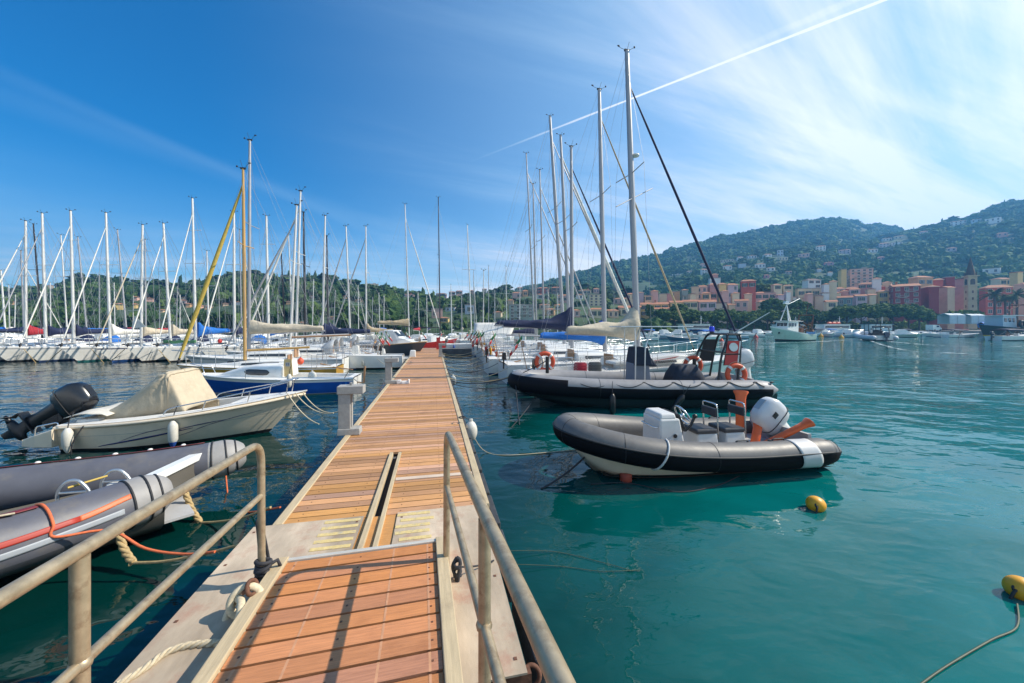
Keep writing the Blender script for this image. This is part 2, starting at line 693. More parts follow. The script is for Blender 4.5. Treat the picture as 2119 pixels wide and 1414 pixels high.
M_DECK = wood('deck_boards', (.50, .245, .10), (1.2, 22, 22), .30)
M_GBOARD = wood('gangway_boards', (.50, .20, .078), (1.5, 26, 26), .17)
M_BEAM = mat('beam_beige', (.50, .39, .24), .7, var=.14, scale=5, stretch=(8, .6, 8), stain=(.3, .22, .14), stain_amt=.6, bump=.002)
M_PLATE = mat('chequer_plate', (.47, .375, .275), .8, 0., var=.36, scale=2.6, stain=(.36, .16, .11), stain_amt=.7, bump=.002, bscale=30, stain_scale=3.2, spec=.2, stretch=(1, .35, 1))
M_STRIPY = mat('antislip_yellow', (.62, .47, .2), .8, var=.15, scale=30, stain=(.36, .32, .27), stain_amt=.9, stain_scale=14)
M_RAIL = mat('weathered_rail', (.42, .335, .22), .40, .45, var=.24, scale=14, stain=(.17, .09, .045), stain_amt=.85, bump=.0015, stain_scale=11)
M_RUB = mat('rubber_dark', (.04, .043, .048), .7, var=.3, scale=8, bump=.004)
M_ALUP = mat('alu_strip', (.62, .57, .49), .5, .3, var=.08, scale=8)

DZ = .55
pr = thing('floating_pier', 'long floating pier decked in brown timber boards between the moored boats', 'pier', M=PM.copy())
mb = MB()
y = 4.10
k = 0
while y < 35.4:
    w_ = .1225
    g = .014
    j = rnd.uniform(-.0015, .0015)
    if y < 6.05:
        segs = [(-1.488, -.668), (-.492, .52)]
    else:
        segs = [(-1.488, .52)]
    for a, b in segs:
        mb.box(((a + b) / 2, y + w_ / 2, DZ - .016 + j), (b - a, w_, .032))
    y += w_ + g
for vv in [i * .137 + 4.165 for i in range(70)]:            # screw heads
    for uu in (-1.36, -.83, -.35, .08, .42):
        mb.box((uu, vv, DZ + .0016), (.011, .011, .002), 1)
mb.build('decking', [M_DECK, M_RUST], pr)
mb = MB()
for vv in (5.02,):
    mb.box((.015, vv, DZ + .007), (1.0, .085, .01))
mb.build('pale_batten', mat('pale_batten', (.6, .47, .36), .7, var=.1), pr)
for u0, u1 in ((-1.585, -1.49), (.522, .616)):
    mb = MB()
    v0 = 4.1 if u0 < 0 else 4.1
    while v0 < 35.5:
        v1 = min(v0 + 5.9, 35.5)
        mb.box(((u0 + u1) / 2, (v0 + v1) / 2, DZ - .06), (u1 - u0, v1 - v0 - .012, .15))
        v0 = v1
    mb.build('edge_beam', M_BEAM, pr, bevel=.008)
mb = MB()
mb.box((-.48, 18.75, .16), (2.0, 33.3, .62))
mb.build('float', mat('float_concrete', (.12, .12, .12), .9, var=.3, scale=3), pr)
for sgn, ue in ((-1, -1.588), (1, .619)):
    mb = MB()
    v0 = 2.2
    while v0 < 35:
        wv = .62 + .1 * rnd.random()
        off = .16 if v0 < 4.1 and sgn < 0 else 0.
        mb.box((ue + sgn * (.035 + off), v0 + wv / 2, .36 + .02 * rnd.random()), (.075, wv, .24))
        v0 += wv + .1
    mb.build('rubber_bumper', M_RUB, pr, bevel=.012)
# channel in the middle of the boards
for uu, w_, z0 in ((-.643, .05, .575), (-.517, .045, .57)):
    mb = MB()
    mb.box((uu, 4.60, z0 - .03), (w_, 2.9, .07))
    mb.build('channel_rail', M_BEAM, pr, bevel=.004)
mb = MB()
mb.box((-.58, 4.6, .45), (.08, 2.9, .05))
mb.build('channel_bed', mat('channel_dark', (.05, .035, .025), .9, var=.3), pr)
# steel plates at the landing
for u0, u1, s0, s1, nm in ((-1.75, -.715, -1.08, -.74, 5), (-.375, .53, -.355, -.02, 5)):
    mb = MB()
    mb.box(((u0 + u1) / 2, 3.08, DZ + .004), (u1 - u0, 2.06, .012))
    for vv in (2.15, 2.9, 3.5, 4.0):
        mb.box((u0 + .05, vv, DZ + .011), (.02, .02, .005), 1)
        mb.box((u1 - .05, vv, DZ + .011), (.02, .02, .005), 1)
    pl = mb.build('steel_plate', [M_PLATE, M_RUST], pr)
    for i in range(nm):
        mb = MB()
        vv = 4.045 - i * .117
        jag = 0 if nm and s0 < -1 else .03
        mb.box(((s0 + s1) / 2 + rnd.uniform(-jag, jag), vv, DZ + .0118), (s1 - s0 - rnd.uniform(0, jag) * 3 * (i > 2), .05, .004))
        mb.build('antislip_strip', M_STRIPY, pl)
mb = MB()
mb.box((-.545, 3.08, DZ - .02), (.34, 2.04, .03))
mb.build('landing_boards', M_DECK, pr)
for u0, u1 in ((-1.72, -.5), (-.3, .56)):
    mb = MB()
    mb.box(((u0 + u1) / 2, 2.1, .40), (u1 - u0, .06, .26))
    mb.build('end_beam', M_RUST if u0 > -1 else M_BEAM, pr)
mb = MB()
mb.box((-.6, 2.9, .2), (2.2, 1.6, .5))
mb.build('float', MATS['float_concrete'], pr)

# gangway
gc = V((-1.254, 3.143, .64))
gv = V((-.243, 1, -.0526)).normalized()
gu = V((.977, .212, 0))
gu = (gu - gv * gu.dot(gv)).normalized()
gn = gu.cross(gv).normalized()
GM = Matrix(((gu.x, gv.x, gn.x, gc.x), (gu.y, gv.y, gn.y, gc.y), (gu.z, gv.z, gn.z, gc.z), (0, 0, 0, 1)))
gw = thing('gangway', 'sloping access gangway with brown boards and tubular handrails on both sides', 'gangway', M=GM)
mb = MB()
y = -.045
while y > -4.2:
    mb.box((0, y - .068, -.008 + rnd.uniform(-.001, .001)), (1.165, .1265, .03))
    y -= .1465
y0 = -.11
for i in range(26):
    for uu in (-.52, -.02, .53):
        mb.box((uu + rnd.uniform(-.006, .006), -.112 - i * .1465, .0075), (.013, .013, .003), 1)
for uu in (-.515, -.25, .24, .515):
    for i in range(27):
        mb.box((uu, -.113 - i * .1465, .0074), (.014, .13, .0012), 2)
mb.build('decking', [M_GBOARD, M_RUST, mat('wear_line', (.52, .26, .14), .75, var=.15, scale=20)], gw)
for sg in (-1, 1):
    mb = MB()
    mb.box((sg * .632, -2.1, -.03), (.09, 4.2, .13))
    mb.box((sg * .59, -2.1, -.02), (.012, 4.2, .05))
    mb.build('side_beam', M_BEAM, gw, bevel=.006)
mb = MB()
mb.box((0, -.02, .006), (1.30, .042, .03))
mb.build('threshold_strip', M_ALUP, gw, bevel=.004)
for yy in (-.3, -1.4, -2.5, -3.6):
    mb = MB()
    mb.box((0, yy, -.07), (1.17, .08, .08))
    mb.build('cross_beam', M_RUST, gw)


def handrail(foot, top, end, postt, pr_, mids, side):
    foot, top, end = V(foot), V(top), V(end)
    d = (end - top)
    mb = MB()
    pts = fillet([foot, top, top + d * 1.6], .17, 8)
    mb.tube(pts, .0265, 14, up=None)
    hr = mb.build('handrail', M_RAIL, gw, world=True)
    q = top + d * postt
    mb = MB()
    mb.tube([q - V((0, 0, .02)), V((q.x, q.y, q.z - 1.25))], .026 if side > 0 else .027, 14)
    mb.build('post', M_RAIL, hr, world=True)
    a = foot.lerp(top, mids)
    mb = MB()
    mb.tube([a, a + (d + V((0, 0, .0))) * 1.6], .021, 12)
    mb.ball(a + d * postt, (.034, .034, .03))
    mb.build('mid_rail', M_RAIL, hr, world=True)
    return hr


handrail((-.535, 2.99, .45), (-.53, 2.99, 1.705), (.097, .75, 1.83), .667, .0265, .64, 1)
handrail((-1.935, 2.84, .45), (-1.94, 2.84, 1.66), (-1.51, 1.084, 1.748), .857, .0265, .66, -1)

# things lying about on the landing
o = rope('thick three strand rope lying across the left landing plate', spline([PZ(240, 1420, .575), PZ(300, 1383, .575), PZ(345, 1350, .575), PZ(400, 1334, .575), PZ(470, 1330, .575)], 6), .02, M_ROPE, twist=True)
mb = MB()
kc = PZ(545, 1180, .68)
for i in range(7):
    mb.torus((0, 0, -.06 + i * .021), .048 + .006 * sin(i * 2.1), .015, n=18, k=8, rot=Matrix.Rotation(.35 * sin(i * 1.7), 3, 'X') @ Matrix.Rotation(.3 * cos(i * 2.3), 3, 'Y'))
mb.tube([(.04, 0, .04), (.09, .03, .06), (.10, .05, .0), (.05, .04, -.07)], .014, 7)
mb.tube(spline([(-.02, 0, .06), (-.07, .05, .22), (-.10, .08, .34), (-.11, .16, .2), (-.1, .22, -.08)]), .013, 7)
o = mb.build('rope_knot', M_ROPED)
o.location = kc
tag(o, 'black rope wound in a knot round the foot of the left handrail', 'rope')
mb = MB()
kc = PZ(508, 1262, .60)
mb.torus((0, 0, .06), .085, .026, n=24, k=10, rot=Matrix.Rotation(1.25, 3, 'X') @ Matrix.Rotation(.5, 3, 'Y'))
mb.torus((-.03, -.08, .0), .11, .024, n=24, k=10, rot=Matrix.Rotation(1.0, 3, 'X') @ Matrix.Rotation(-.7, 3, 'Y'))
o = mb.build('rope_loop', mat('rope_cream', (.6, .5, .34), .85, var=.2, scale=40))
o.location = kc
tag(o, 'cream rope loop through a rusty shackle beside the gangway', 'rope')
mb = MB()
mb.torus((0, 0, 0), .045, .014, n=20, k=8, rot=Matrix.Rotation(1.2, 3, 'Y'))
mb.tube([(-.02, -.055, 0), (-.02, .055, 0)], .015, 10)
o = mb.build('shackle', M_RUST)
o.location = kc + V((.03, .02, .14))
tag(o, 'rusty iron shackle gripping the cream rope loop', 'shackle')
mb = MB()
kc = PZ(945, 1185, .60)
mb.tube(spline([(0, 0, .12), (.03, -.02, .10), (.02, -.04, .0), (.01, -.05, -.12)]), .014, 7)
mb.tube(spline([(0, 0, .12), (-.03, -.02, .06), (0, -.04, -.02), (.02, -.05, -.1)]), .012, 7)
for i in range(4):
    mb.torus((.01, -.02, .08 - .03 * i), .026, .011, n=14, k=6, rot=Matrix.Rotation(.4 * (-1) ** i, 3, 'X'))
o = mb.build('rope_knot', M_ROPED)
o.location = kc
tag(o, 'black rope tied in a small knot beside the right handrail', 'rope')
rope('thin dark line from the right handrail knot across the plate', sag(kc + V((.02, -.02, .06)), PZ(1022, 1160, .575), .02), .007, M_ROPED)
mb = MB()
mb.torus((0, 0, 0), .05, .014, n=20, k=8, rot=Matrix.Rotation(1.2, 3, 'X'))
o = mb.build('mooring_ring', M_RUST)
o.location = PZ(1100, 1398, .42)
tag(o, 'rusty iron ring on the near end beam of the pier', 'ring')


def pedestal(u, v, label, s=1., red=False):
    M = PM @ Matrix.Translation((u, v, DZ + .006)) @ Matrix.Scale(s, 4)
    t = thing('service_pedestal', label, 'service pedestal', group='service pedestals along the pier edges', M=M)
    mb = MB()
    mb.box((0.03, 0, .06), (.40, .26, .12), top=(.96, .94))
    mb.build('foot', M_CONC, t, bevel=.012)
    mb = MB()
    mb.box((-.045, -.085, .44), (.21, .05, .64))
    mb.box((-.115, .03, .44), (.06, .18, .64))
    mb.box((.035, .085, .44), (.05, .10, .64))
    mb.build('column', M_CONC, t, bevel=.008)
    mb = MB()
    mb.box((.06, 0, .83), (.46, .26, .15))
    mb.build('cap', M_CONC, t, bevel=.014)
    mb = MB()
    mb.box((.05, .0, .93), (.045, .045, .06))
    mb.build('cap_knob', M_CONC, t, bevel=.008)
    return t


pedestal(-1.56, 7.35, 'nearest grey T-shaped service pedestal, on the left pier edge')
pedestal(-1.50, 13.55, 'grey T-shaped service pedestal halfway along the left pier edge, beside a white block')
pedestal(-1.50, 33.6, 'farthest grey service pedestal, at the left corner of the pier end')
pedestal(.50, 25.0, 'grey service pedestal on the right pier edge in front of a red post')
mb = MB()
mb.box((0, 0, .07), (.16, .14, .14), top=(.9, .9))
mb.box((.2, -.02, .05), (.26, .16, .10), top=(.85, .8))
mb.box((.33, -.02, .075), (.05, .18, .15))
o = mb.build('foam_block', mat('foam_white', (.72, .70, .67), .8, var=.06, scale=9), bevel=.02)
o.matrix_world = PM @ Matrix.Translation((-1.18, 13.45, DZ + .006))
tag(o, 'white foam block lying on the boards by the second pedestal', 'block')
mb = MB()
mb.box((0, 0, .5), (.34, .26, 1.0), top=(.97, .97))
mb.box((0, 0, 1.02), (.36, .28, .06))
o = mb.build('red_post', M_REDP, bevel=.015)
o.matrix_world = PM @ Matrix.Translation((.42, 33.5, DZ + .006))
tag(o, 'red box shaped post standing at the right corner of the pier end', 'post')


def ball_fender(q, label, s=1.):
    t = thing('pier_fender', label, 'fender', q, group='white fenders hanging on the right pier edge')
    mb = MB()
    mb.ball((0, 0, 0), (.13 * s, .13 * s, .21 * s), 0, 16, 12)
    mb.tube([(0, 0, .19 * s), (0, 0, .25 * s)], .035 * s, 10)
    mb.build('body', M_FEND, t)
    mb = MB()
    mb.tube(sag((0, 0, .25 * s), (-.14, .04, .28 * s), .02), .008, 6)
    mb.torus((-.19, .05, .27 * s), .07, .012, n=14, k=6)
    mb.build('lanyard', M_ROPED, t)


ball_fender(pier(.76, 7.6, .40), 'egg shaped white fender tied to the right pier edge near the handrail')
ball_fender(pier(.78, 15.2, .36), 'round weathered fender at the right pier edge farther along')
# ---------------------------------------------------------------- inflatable boats
def axis_M(p_stern, p_bow, z=0.):
    """frame with the origin on the stern point, +x along the axis to the bow, +y to port"""
    d = V((p_bow[0] - p_stern[0], p_bow[1] - p_stern[1], 0)).normalized()
    s = V((-d.y, d.x, 0))
    return Matrix(((d.x, s.x, 0, p_stern[0]), (d.y, s.y, 0, p_stern[1]), (0, 0, 1, z), (0, 0, 0, 1)))


def rib_path(L, hw, r, zs, zb, cone, n=26, bow_len=.38):
    """centre line of the U shaped tube: starboard stern -> bow -> port stern, local coordinates"""
    half = []
    for i in range(n + 1):
        t = i / n
        x = L * t
        if t < 1 - bow_len:
            yy = hw * (.94 + .06 * sstep(t / (1 - bow_len)))
        else:
            q = (t - (1 - bow_len)) / bow_len
            yy = hw * sqrt(max(0., 1 - q ** 2.3))
        z = zs + (zb - zs) * max(0, (t - .25) / .75) ** 2.2
        half.append(V((x, yy, z)))
    # refine the nose
    x0 = L * (1 - bow_len)
    nose = []
    for k in range(9, 0, -1):
        yy = hw * .5 * k / 9.5
        q = (1 - (yy / hw) ** 2) ** (1 / 2.3)
        t = 1 - bow_len + q * bow_len
        nose.append(V((L * t, yy, zs + (zb - zs) * ((t - .25) / .75) ** 2.2)))
    side = [q for q in half if q.y > hw * .53]
    port = side + nose + [V((L, 0, zb))]
    stb = [V((q.x, -q.y, q.z)) for q in side + nose]
    path = stb + list(reversed(port))
    return path


def tube_radii(path, r, L, cone, tip=.45):
    out = []
    for q in path:
        k = min(1, max(0, q.x / cone)) if cone > 0 else 1
        out.append(r * (tip + (1 - tip) * sin(k * pi / 2) ** .7) if cone > 0 else r)
    return out


def vhull(L, hw, ztop, draft, zkbow, n=16, stem=.6):
    rs = []
    for i in range(n + 1):
        t = i / n
        x = t * L
        y = hw * (1 if t < .55 else sqrt(max(.0004, 1 - ((t - .55) / .45) ** 2.4)))
        zk = -draft + (zkbow + draft) * max(0, (t - stem) / (1 - stem)) ** 1.8
        zt = ztop + .12 * max(0, (t - .5) / .5) ** 2
        zc = lerp(zk, zt, .55)
        rs.append([V((x, -y, zt)), V((x, -y * .93, zc)), V((x, -y * .5, lerp(zk, zc, .5))), V((x, 0, zk)), V((x, y * .5, lerp(zk, zc, .5))), V((x, y * .93, zc)), V((x, y, zt))])
    return rs


def orange_ring(q, R, r, rot, label, body=None, group='orange lifebuoys'):
    M = Matrix.Translation(V(q)) @ rot.to_4x4()
    t = thing('lifebuoy', label, 'lifebuoy', M=M, group=group)
    mb = MB()
    mb.torus((0, 0, 0), R, r, 0, 36, 12, flat=.85)
    mb.build('ring', body or M_ORANGE, t)
    for i in range(4):
        a = pi / 4 + i * pi / 2
        mb = MB()
        pts = [V((cos(a + d) * R, sin(a + d) * R, 0)) for d in (-.13, 0, .13)]
        mb.tube(pts, r * 1.05, 12, flat=1., cap=True)
        mb.build('band', M_WHITE2, t)
    mb = MB()
    for i in range(4):
        a0 = pi / 4 + i * pi / 2
        pts = [V((cos(a0 + pi / 2 * s) * (R + r * (1.02 + .5 * sin(pi * s))), sin(a0 + pi / 2 * s) * (R + r * (1.02 + .5 * sin(pi * s))), 0)) for s in [k / 8 for k in range(9)]]
        mb.tube(pts, .007, 5)
    mb.build('grab_line', M_ROPE, t)
    return t


def wheel(mb, c, R, rot, m=0):
    mb.torus(c, R, .017, m, 24, 8, rot=rot)
    for i in range(3):
        a = i * 2 * pi / 3
        mb.tube([c, V(c) + rot @ V((cos(a) * R, sin(a) * R, 0))], .012, 6, m)
    mb.ball(c, .04, m, 8, 6)


def outboard(parent, q, mats, s=1., tilt=0., name='outboard', badge=None):
    """an outboard engine; local frame: origin on the transom top, -x aft"""
    R = Matrix.Rotation(tilt, 3, 'Y')
    o = V(q)

    def T(p):
        return o + R @ (V(p) * s)
    cowl = MB()
    secs = []
    for z, x0, x1, y, k in ((.16, -.44, .06, .13, 1), (.22, -.50, .12, .17, 1), (.40, -.54, .15, .19, 1), (.58, -.53, .13, .185, 1), (.70, -.47, .06, .155, 1), (.76, -.38, -.04, .10, 1), (.775, -.28, -.12, .04, 1)):
        ring = []
        cx, hx = (x0 + x1) / 2, (x1 - x0) / 2
        for j in range(20):
            a = 2 * pi * j / 20
            ca, sa = cos(a), sin(a)
            ring.append(T((cx + hx * math.copysign(abs(ca) ** .55, ca), y * math.copysign(abs(sa) ** .55, sa), z)))
        secs.append(ring)
    cowl.rings(secs, 0)
    c = cowl.build('outboard_cowl', mats[0], parent)
    b = MB()
    b.tube([T((-.195 + .352 * math.copysign(abs(cos(2 * pi * j / 24)) ** .55, cos(2 * pi * j / 24)), .188 * math.copysign(abs(sin(2 * pi * j / 24)) ** .55, sin(2 * pi * j / 24)), .33)) for j in range(24)], .008 * s, 5, loop=True)
    b.build('cowl_seam', M_BLACKM, c)
    b = MB()
    b.box(T((-.22, 0, .765)), (.24 * s, .14 * s, .03 * s), 0, R)
    b.build('cowl_vent', mats[2], c)
    b = MB()
    if badge:
        for sg in (-1, 1):
            b = MB()
            b.box(T((-.2, sg * .187, .5)), (.12 * s, .006, .1 * s), 0, R)
            b.build('badge', badge, c)
    b = MB()
    b.rings([[T((cx + hx * cos(2 * pi * j / 16), y * sin(2 * pi * j / 16), z)) for j in range(16)] for z, cx, hx, y in
             ((.17, -.2, .2, .12), (.05, -.2, .16, .10), (-.25, -.2, .13, .075), (-.42, -.2, .15, .06))])
    b.box(T((-.22, 0, -.44)), (.5 * s, .19 * s, .025 * s), 0, R)
    b.rings([[T((cx + hx * cos(2 * pi * j / 14), y * sin(2 * pi * j / 14), z)) for j in range(14)] for z, cx, hx, y in
             ((-.44, -.2, .13, .05), (-.62, -.18, .12, .04), (-.66, -.2, .24, .065), (-.72, -.2, .26, .07), (-.78, -.2, .2, .05), (-.82, -.19, .1, .012), (-.98, -.22, .06, .01))])
    b.build('outboard_leg', mats[1], parent)
    b = MB()
    for k in range(3):
        a = k * 2 * pi / 3 + .3
        d = V((0, cos(a), sin(a)))
        e = V((0, -sin(a), cos(a)))
        hub = V((-.5, 0, -.72))
        b.add([T(hub + d * .03 - e * .02), T(hub + d * .15 - e * .06 + V((.03, 0, 0))), T(hub + d * .17 + e * .02), T(hub + d * .13 + e * .07 - V((.03, 0, 0))), T(hub + d * .03 + e * .02)], [(0, 1, 2, 3, 4)])
    b.tube([T((-.4, 0, -.72)), T((-.56, 0, -.72))], [.05 * s, .02 * s], 10)
    b.build('propeller', mats[2], parent, solid=.008)
    b = MB()
    for sy in (-1, 1):
        b.box(T((.0, sy * .1, -.02)), (.16 * s, .03 * s, .34 * s), 0, R)
    b.box(o + V((.03, 0, -.05)), (.08 * s, .24 * s, .3 * s), 0)
    b.build('outboard_bracket', mats[2], parent)
    return c


M_TUBEG = mat('tube_grey', (.12, .113, .107), .5, var=.10, scale=7, stain=(.22, .195, .17), stain_amt=.4, bump=.002, bscale=5)
M_TUBEK = mat('tube_black', (.007, .007, .010), .6, var=.25, scale=9, spec=.12)
M_STRAKE = mat('strake_ribbed', (.005, .005, .007), .66, spec=.1, var=.3, scale=30, stretch=(.2, .2, 14), bump=.004, bscale=8)
M_CONSOLE = mat('console_white', (.62, .61, .59), .38, var=.06, scale=4, stain=(.4, .36, .3), stain_amt=.3)
M_CUSH = mat('seat_vinyl', (.035, .035, .04), .5, var=.25, scale=12, bump=.002)
M_PATCH = mat('patch_grey', (.52, .51, .5), .5, var=.06, scale=5)

# ---- nearer inflatable on the right, with white outboard
BOW1, STN1 = V((.84, 6.48)), V((5.62, 7.26))
Z1 = .37
M1 = axis_M(STN1, BOW1)
L1 = (BOW1 - STN1).length
r1 = thing('rigid_inflatable_boat', 'grey and black rigid inflatable with white console, two seats and white outboard', 'inflatable boat', M=M1)
HW1, R1 = .84, .235
path = rib_path(L1 - R1 * .6, HW1, R1, Z1, .74, .5)
mb = MB()
rad = tube_radii(path, R1, L1, .42, .30)
# frame: side vector = tangent x up -> outboard for this winding
NS = 28


def strake_fun(i, j):
    a = 2 * pi * (j + .5) / NS
    return 1 if (sin(a) < .26 and cos(a) > -.25) else 0


mb.tube(path, rad, NS, up=(0, 0, 1), mfun=strake_fun)
mb.build('tube', [M_TUBEG, M_STRAKE], r1)
# rubbing strip along the colour change
mb = MB()
ins = []
for i, q in enumerate(path):
    if q.x < .25:
        continue
    t = (path[min(i + 1, len(path) - 1)] - path[max(0, i - 1)]).normalized()
    a = t.cross(V((0, 0, 1))).normalized()
    ins.append(q + a * (rad[i] * .985) + V((0, 0, rad[i] * .26)))
mb.tube(ins, .016, 8, up=(0, 0, 1))
mb.build('rubbing_strip', M_BLACKM, r1)
for k_ in (14, 22, 30, 38, 46, 54):
    if k_ < len(path) - 2:
        t_ = (path[k_ + 1] - path[k_ - 1]).normalized()
        o_ = t_.cross(V((0, 0, 1))).normalized()
        mb = MB()
        mb.tube([path[k_] + o_ * (cos(a_) * (rad[k_] + .0015)) + V((0, 0, sin(a_) * (rad[k_] + .0015))) for a_ in [2 * pi * j / 28 for j in range(28)]], .0045, 5, loop=True)
        mb.build('tube_seam', M_BLACKM, r1)
mb = MB()
mb.tube([V((1.35, HW1 * .97 - .05, Z1 + R1 - .01)), V((1.35, HW1 * .97 - .05, Z1 + R1 + .012))], .035, 12)
mb.build('air_valve', M_BLACK, r1)
mb = MB()
hl = vhull(L1 - .22, HW1 - .06, .32, .16, .46, 22, .84)
mb.rings(hl, 0, closed=False, smooth=True, mfun=lambda i, j: 0)
mb.add(hl[0], [tuple(range(7))], 0)
mb.build('hull', [M_CREAM], r1)
mb = MB()
ad = []
for rg in hl:
    lo = rg[3]
    if lo.z < .06:
        row = []
        for q in rg[1:6]:
            row.append(V((q.x, q.y * 1.004, min(q.z, .075) - .004)))
        ad.append(row)
mb.rings([[V((q.x + .0, q.y * 1.012, q.z)) for q in r_] for r_ in ad], 0, closed=False)
mb.build('boot_stripe', M_BOOTK, r1)
mb = MB()
mb.box((1.9, 0, .30), (3.6, 1.25, .03))
mb.box((.42, 0, .45), (.07, 1.3, .38))
mb.build('deck', mat('rib_deck', (.42, .41, .40), .6, var=.1), r1)
mb = MB()      # pale wear patch over the tube
pt = []
for i, q in enumerate(path):
    t = (path[min(i + 1, len(path) - 1)] - path[max(0, i - 1)]).normalized()
    a = t.cross(V((0, 0, 1))).normalized()
    if a.y > 0 and .78 < q.x < 1.12 or False:
        pass
PP = []
for u in [k / 8 for k in range(9)]:
    row = []
    for k in range(13):
        ang = lerp(1.95, -1.0, k / 12)
        x = lerp(.60, .98, u) + .06 * sin(ang)
        row.append(V((x, HW1 * .962 + cos(ang) * (R1 + .006), Z1 + sin(ang) * (R1 + .006))))
    PP.append(row)
mb.grid(PP, 0)
mb.build('tube_patch', M_PATCH, r1, solid=.004)
mb = MB()      # outlined patch near the stern
for (x0, x1, a0, a1) in ((.22, .62, 1.25, .25),):
    pts = [V((x, HW1 * .942 + cos(a) * (R1 * .96 + .004), Z1 + sin(a) * (R1 * .96 + .004))) for x, a in ((x0, a0), ((x0 + x1) / 2, a0), (x1, a0), (x1, (a0 + a1) / 2), (x1, a1), ((x0 + x1) / 2, a1), (x0, a1), (x0, (a0 + a1) / 2))]
    mb.tube(pts, .005, 5, loop=True)
mb.build('seam_line', M_BLACKM, r1)
CX0 = .20
con = MB()
con.box((2.92, .12, .62), (.52, .62, .66), 0, top=(.72, .94), shift=(.06, 0))
con.box((3.00, .12, .99), (.32, .56, .10), 0, top=(.85, .9))
c_ = con.build('console', M_CONSOLE, r1, bevel=.03)
b = MB()
b.box((2.72, .12, .86), (.05, .5, .34), 0, rot=Matrix.Rotation(.45, 3, 'Y'))
b.build('switch_panel', M_BLACKM, c_, bevel=.015)
b = MB()
wheel(b, V((2.56, .14, .94)), .19, Matrix.Rotation(-1.05, 3, 'Y'))
b.tube([(2.56, .14, .94), (2.75, .14, .84)], .03, 8)
b.build('steering_wheel', M_STEEL, c_)
b = MB()
b.tube([(2.70, .42, .74), (2.62, .46, .84), (2.56, .47, .98)], .024, 8)
b.ball((2.55, .47, 1.0), (.05, .04, .04), 0, 8, 6)
b.build('throttle_lever', M_BLACK, c_)
b = MB()
b.tube(fillet([(3.17, .35, .8), (3.24, .35, .8), (3.24, -.1, .8), (3.17, -.1, .8)], .03), .012, 8)
b.build('grab_handle', M_STEEL, c_)
b = MB()
b.tube([(2.9, .435, .66), (2.9, .445, .66)], .035, 12)
b.build('speaker_grille', M_BLACK, c_)
for x in (1.62, 2.18):
    s = MB()
    s.box((x, .1, .46), (.44, .5, .34), 0, top=(.86, .86))
    st = s.build('seat', M_CONSOLE, r1, bevel=.025)
    s = MB()
    s.box((x + .02, .1, .67), (.42, .46, .09))
    s.build('cushion', M_CUSH, st, bevel=.03)
    s = MB()
    s.tube(fillet([(x - .22, .30, .52), (x - .20, .30, 1.02), (x - .19, .30, 1.15), (x - .19, -.08, 1.15), (x - .20, -.08, 1.02), (x - .22, -.08, .52)], .07), .014, 8)
    s.build('back_frame', M_STEEL, st)
    s = MB()
    s.box((x - .19, .11, .99), (.06, .40, .16))
    s.build('back_pad', M_CUSH, st, bevel=.025)
outboard(r1, (.44, 0, .40), (mat('cowl_white', (.60, .60, .60), .3, var=.05, coat=.25), M_WHITE, M_GREYP), .95, .80, badge=M_BLACK)
mb = MB()
for (a, e) in ((-.02, 1.9), (.35, 1.2)):
    pass
for i, q in enumerate(path):
    pass
for x in (1.2, 1.9, 2.7, 3.3):
    mb.tube(fillet([(x - .14, HW1 - .06, .575), (x - .1, HW1 - .06, .635), (x + .1, HW1 - .06, .635), (x + .14, HW1 - .06, .575)], .03), .013, 6)
    mb.tube(fillet([(x - .14, -HW1 + .06, .575), (x - .1, -HW1 + .06, .635), (x + .1, -HW1 + .06, .635), (x + .14, -HW1 + .06, .575)], .03), .013, 6)
mb.build('grab_line', M_BLACKM, r1)
mb = MB()
pts = []
for k in range(12):
    a = lerp(1.6, -1.5, k / 11)
    i_ = min(range(len(path)), key=lambda i: abs(path[i].x - 3.42) + (9 if path[i].y < 0 else 0))
    t_ = (path[i_ + 1] - path[i_ - 1]).normalized()
    o_ = t_.cross(V((0, 0, 1))).normalized()
    pts.append(path[i_] + o_ * (cos(a) * (R1 + .012)) + V((0, 0, sin(a) * (R1 + .012))) + t_ * (.12 * sin(a)))
mb.tube(pts, .016, 8)
mb.build('hoop_rope', mat('rope_pale', (.55, .54, .52), .8, var=.2, scale=40), r1)


def roller(a, b, r0, r1_, label, flare=1.55):
    a, b = V(a), V(b)
    d = (b - a)
    M = Matrix.Translation(a) @ d.to_track_quat('Z', 'Y').to_matrix().to_4x4()
    t = thing('trailer_roller_tube', label, 'orange tube', M=M, group='orange flared tubes in the inflatable boat')
    Ln = d.length
    mb = MB()
    prof = [(0, r0 * .6), (.02, r0), (Ln * .8, r0 * 1.0), (Ln * .9, r0 * 1.15), (Ln * .98, r0 * flare), (Ln, r0 * flare * .97)]
    mb.rings([[V((cos(2 * pi * j / 18) * r * 1.25, sin(2 * pi * j / 18) * r * .7, z)) for j in range(18)] for z, r in prof])
    mb.build('tube_body', mat('orange_plastic', (.82, .13, .025), .38, var=.1, scale=5), t)
    mb = MB()
    mb.rings([[V((cos(2 * pi * j / 18) * r0 * flare * 1.25 * k, sin(2 * pi * j / 18) * r0 * flare * .7 * k, Ln + dz)) for j in range(18)] for dz, k in ((.002, .9), (.006, .85), (.006, .1))])
    mb.build('end_face', mat('orange_plastic_dark', (.35, .05, .015), .6, var=.2), t)


W1 = M1
roller(W1 @ V((.98, -.30, .42)), W1 @ V((.80, -.50, 1.22)), .072, .1, 'orange flared plastic tube standing upright behind the white outboard')
roller(W1 @ V((1.12, .40, .40)), W1 @ V((.42, .66, .86)), .072, .1, 'orange flared plastic tube leaning aft over the stern beside the outboard')
roller(W1 @ V((1.18, .25, .30)), W1 @ V((.80, -.05, .70)), .062, .1, 'short orange plastic tube leaning in the well below the outboard cowl', 1.1)

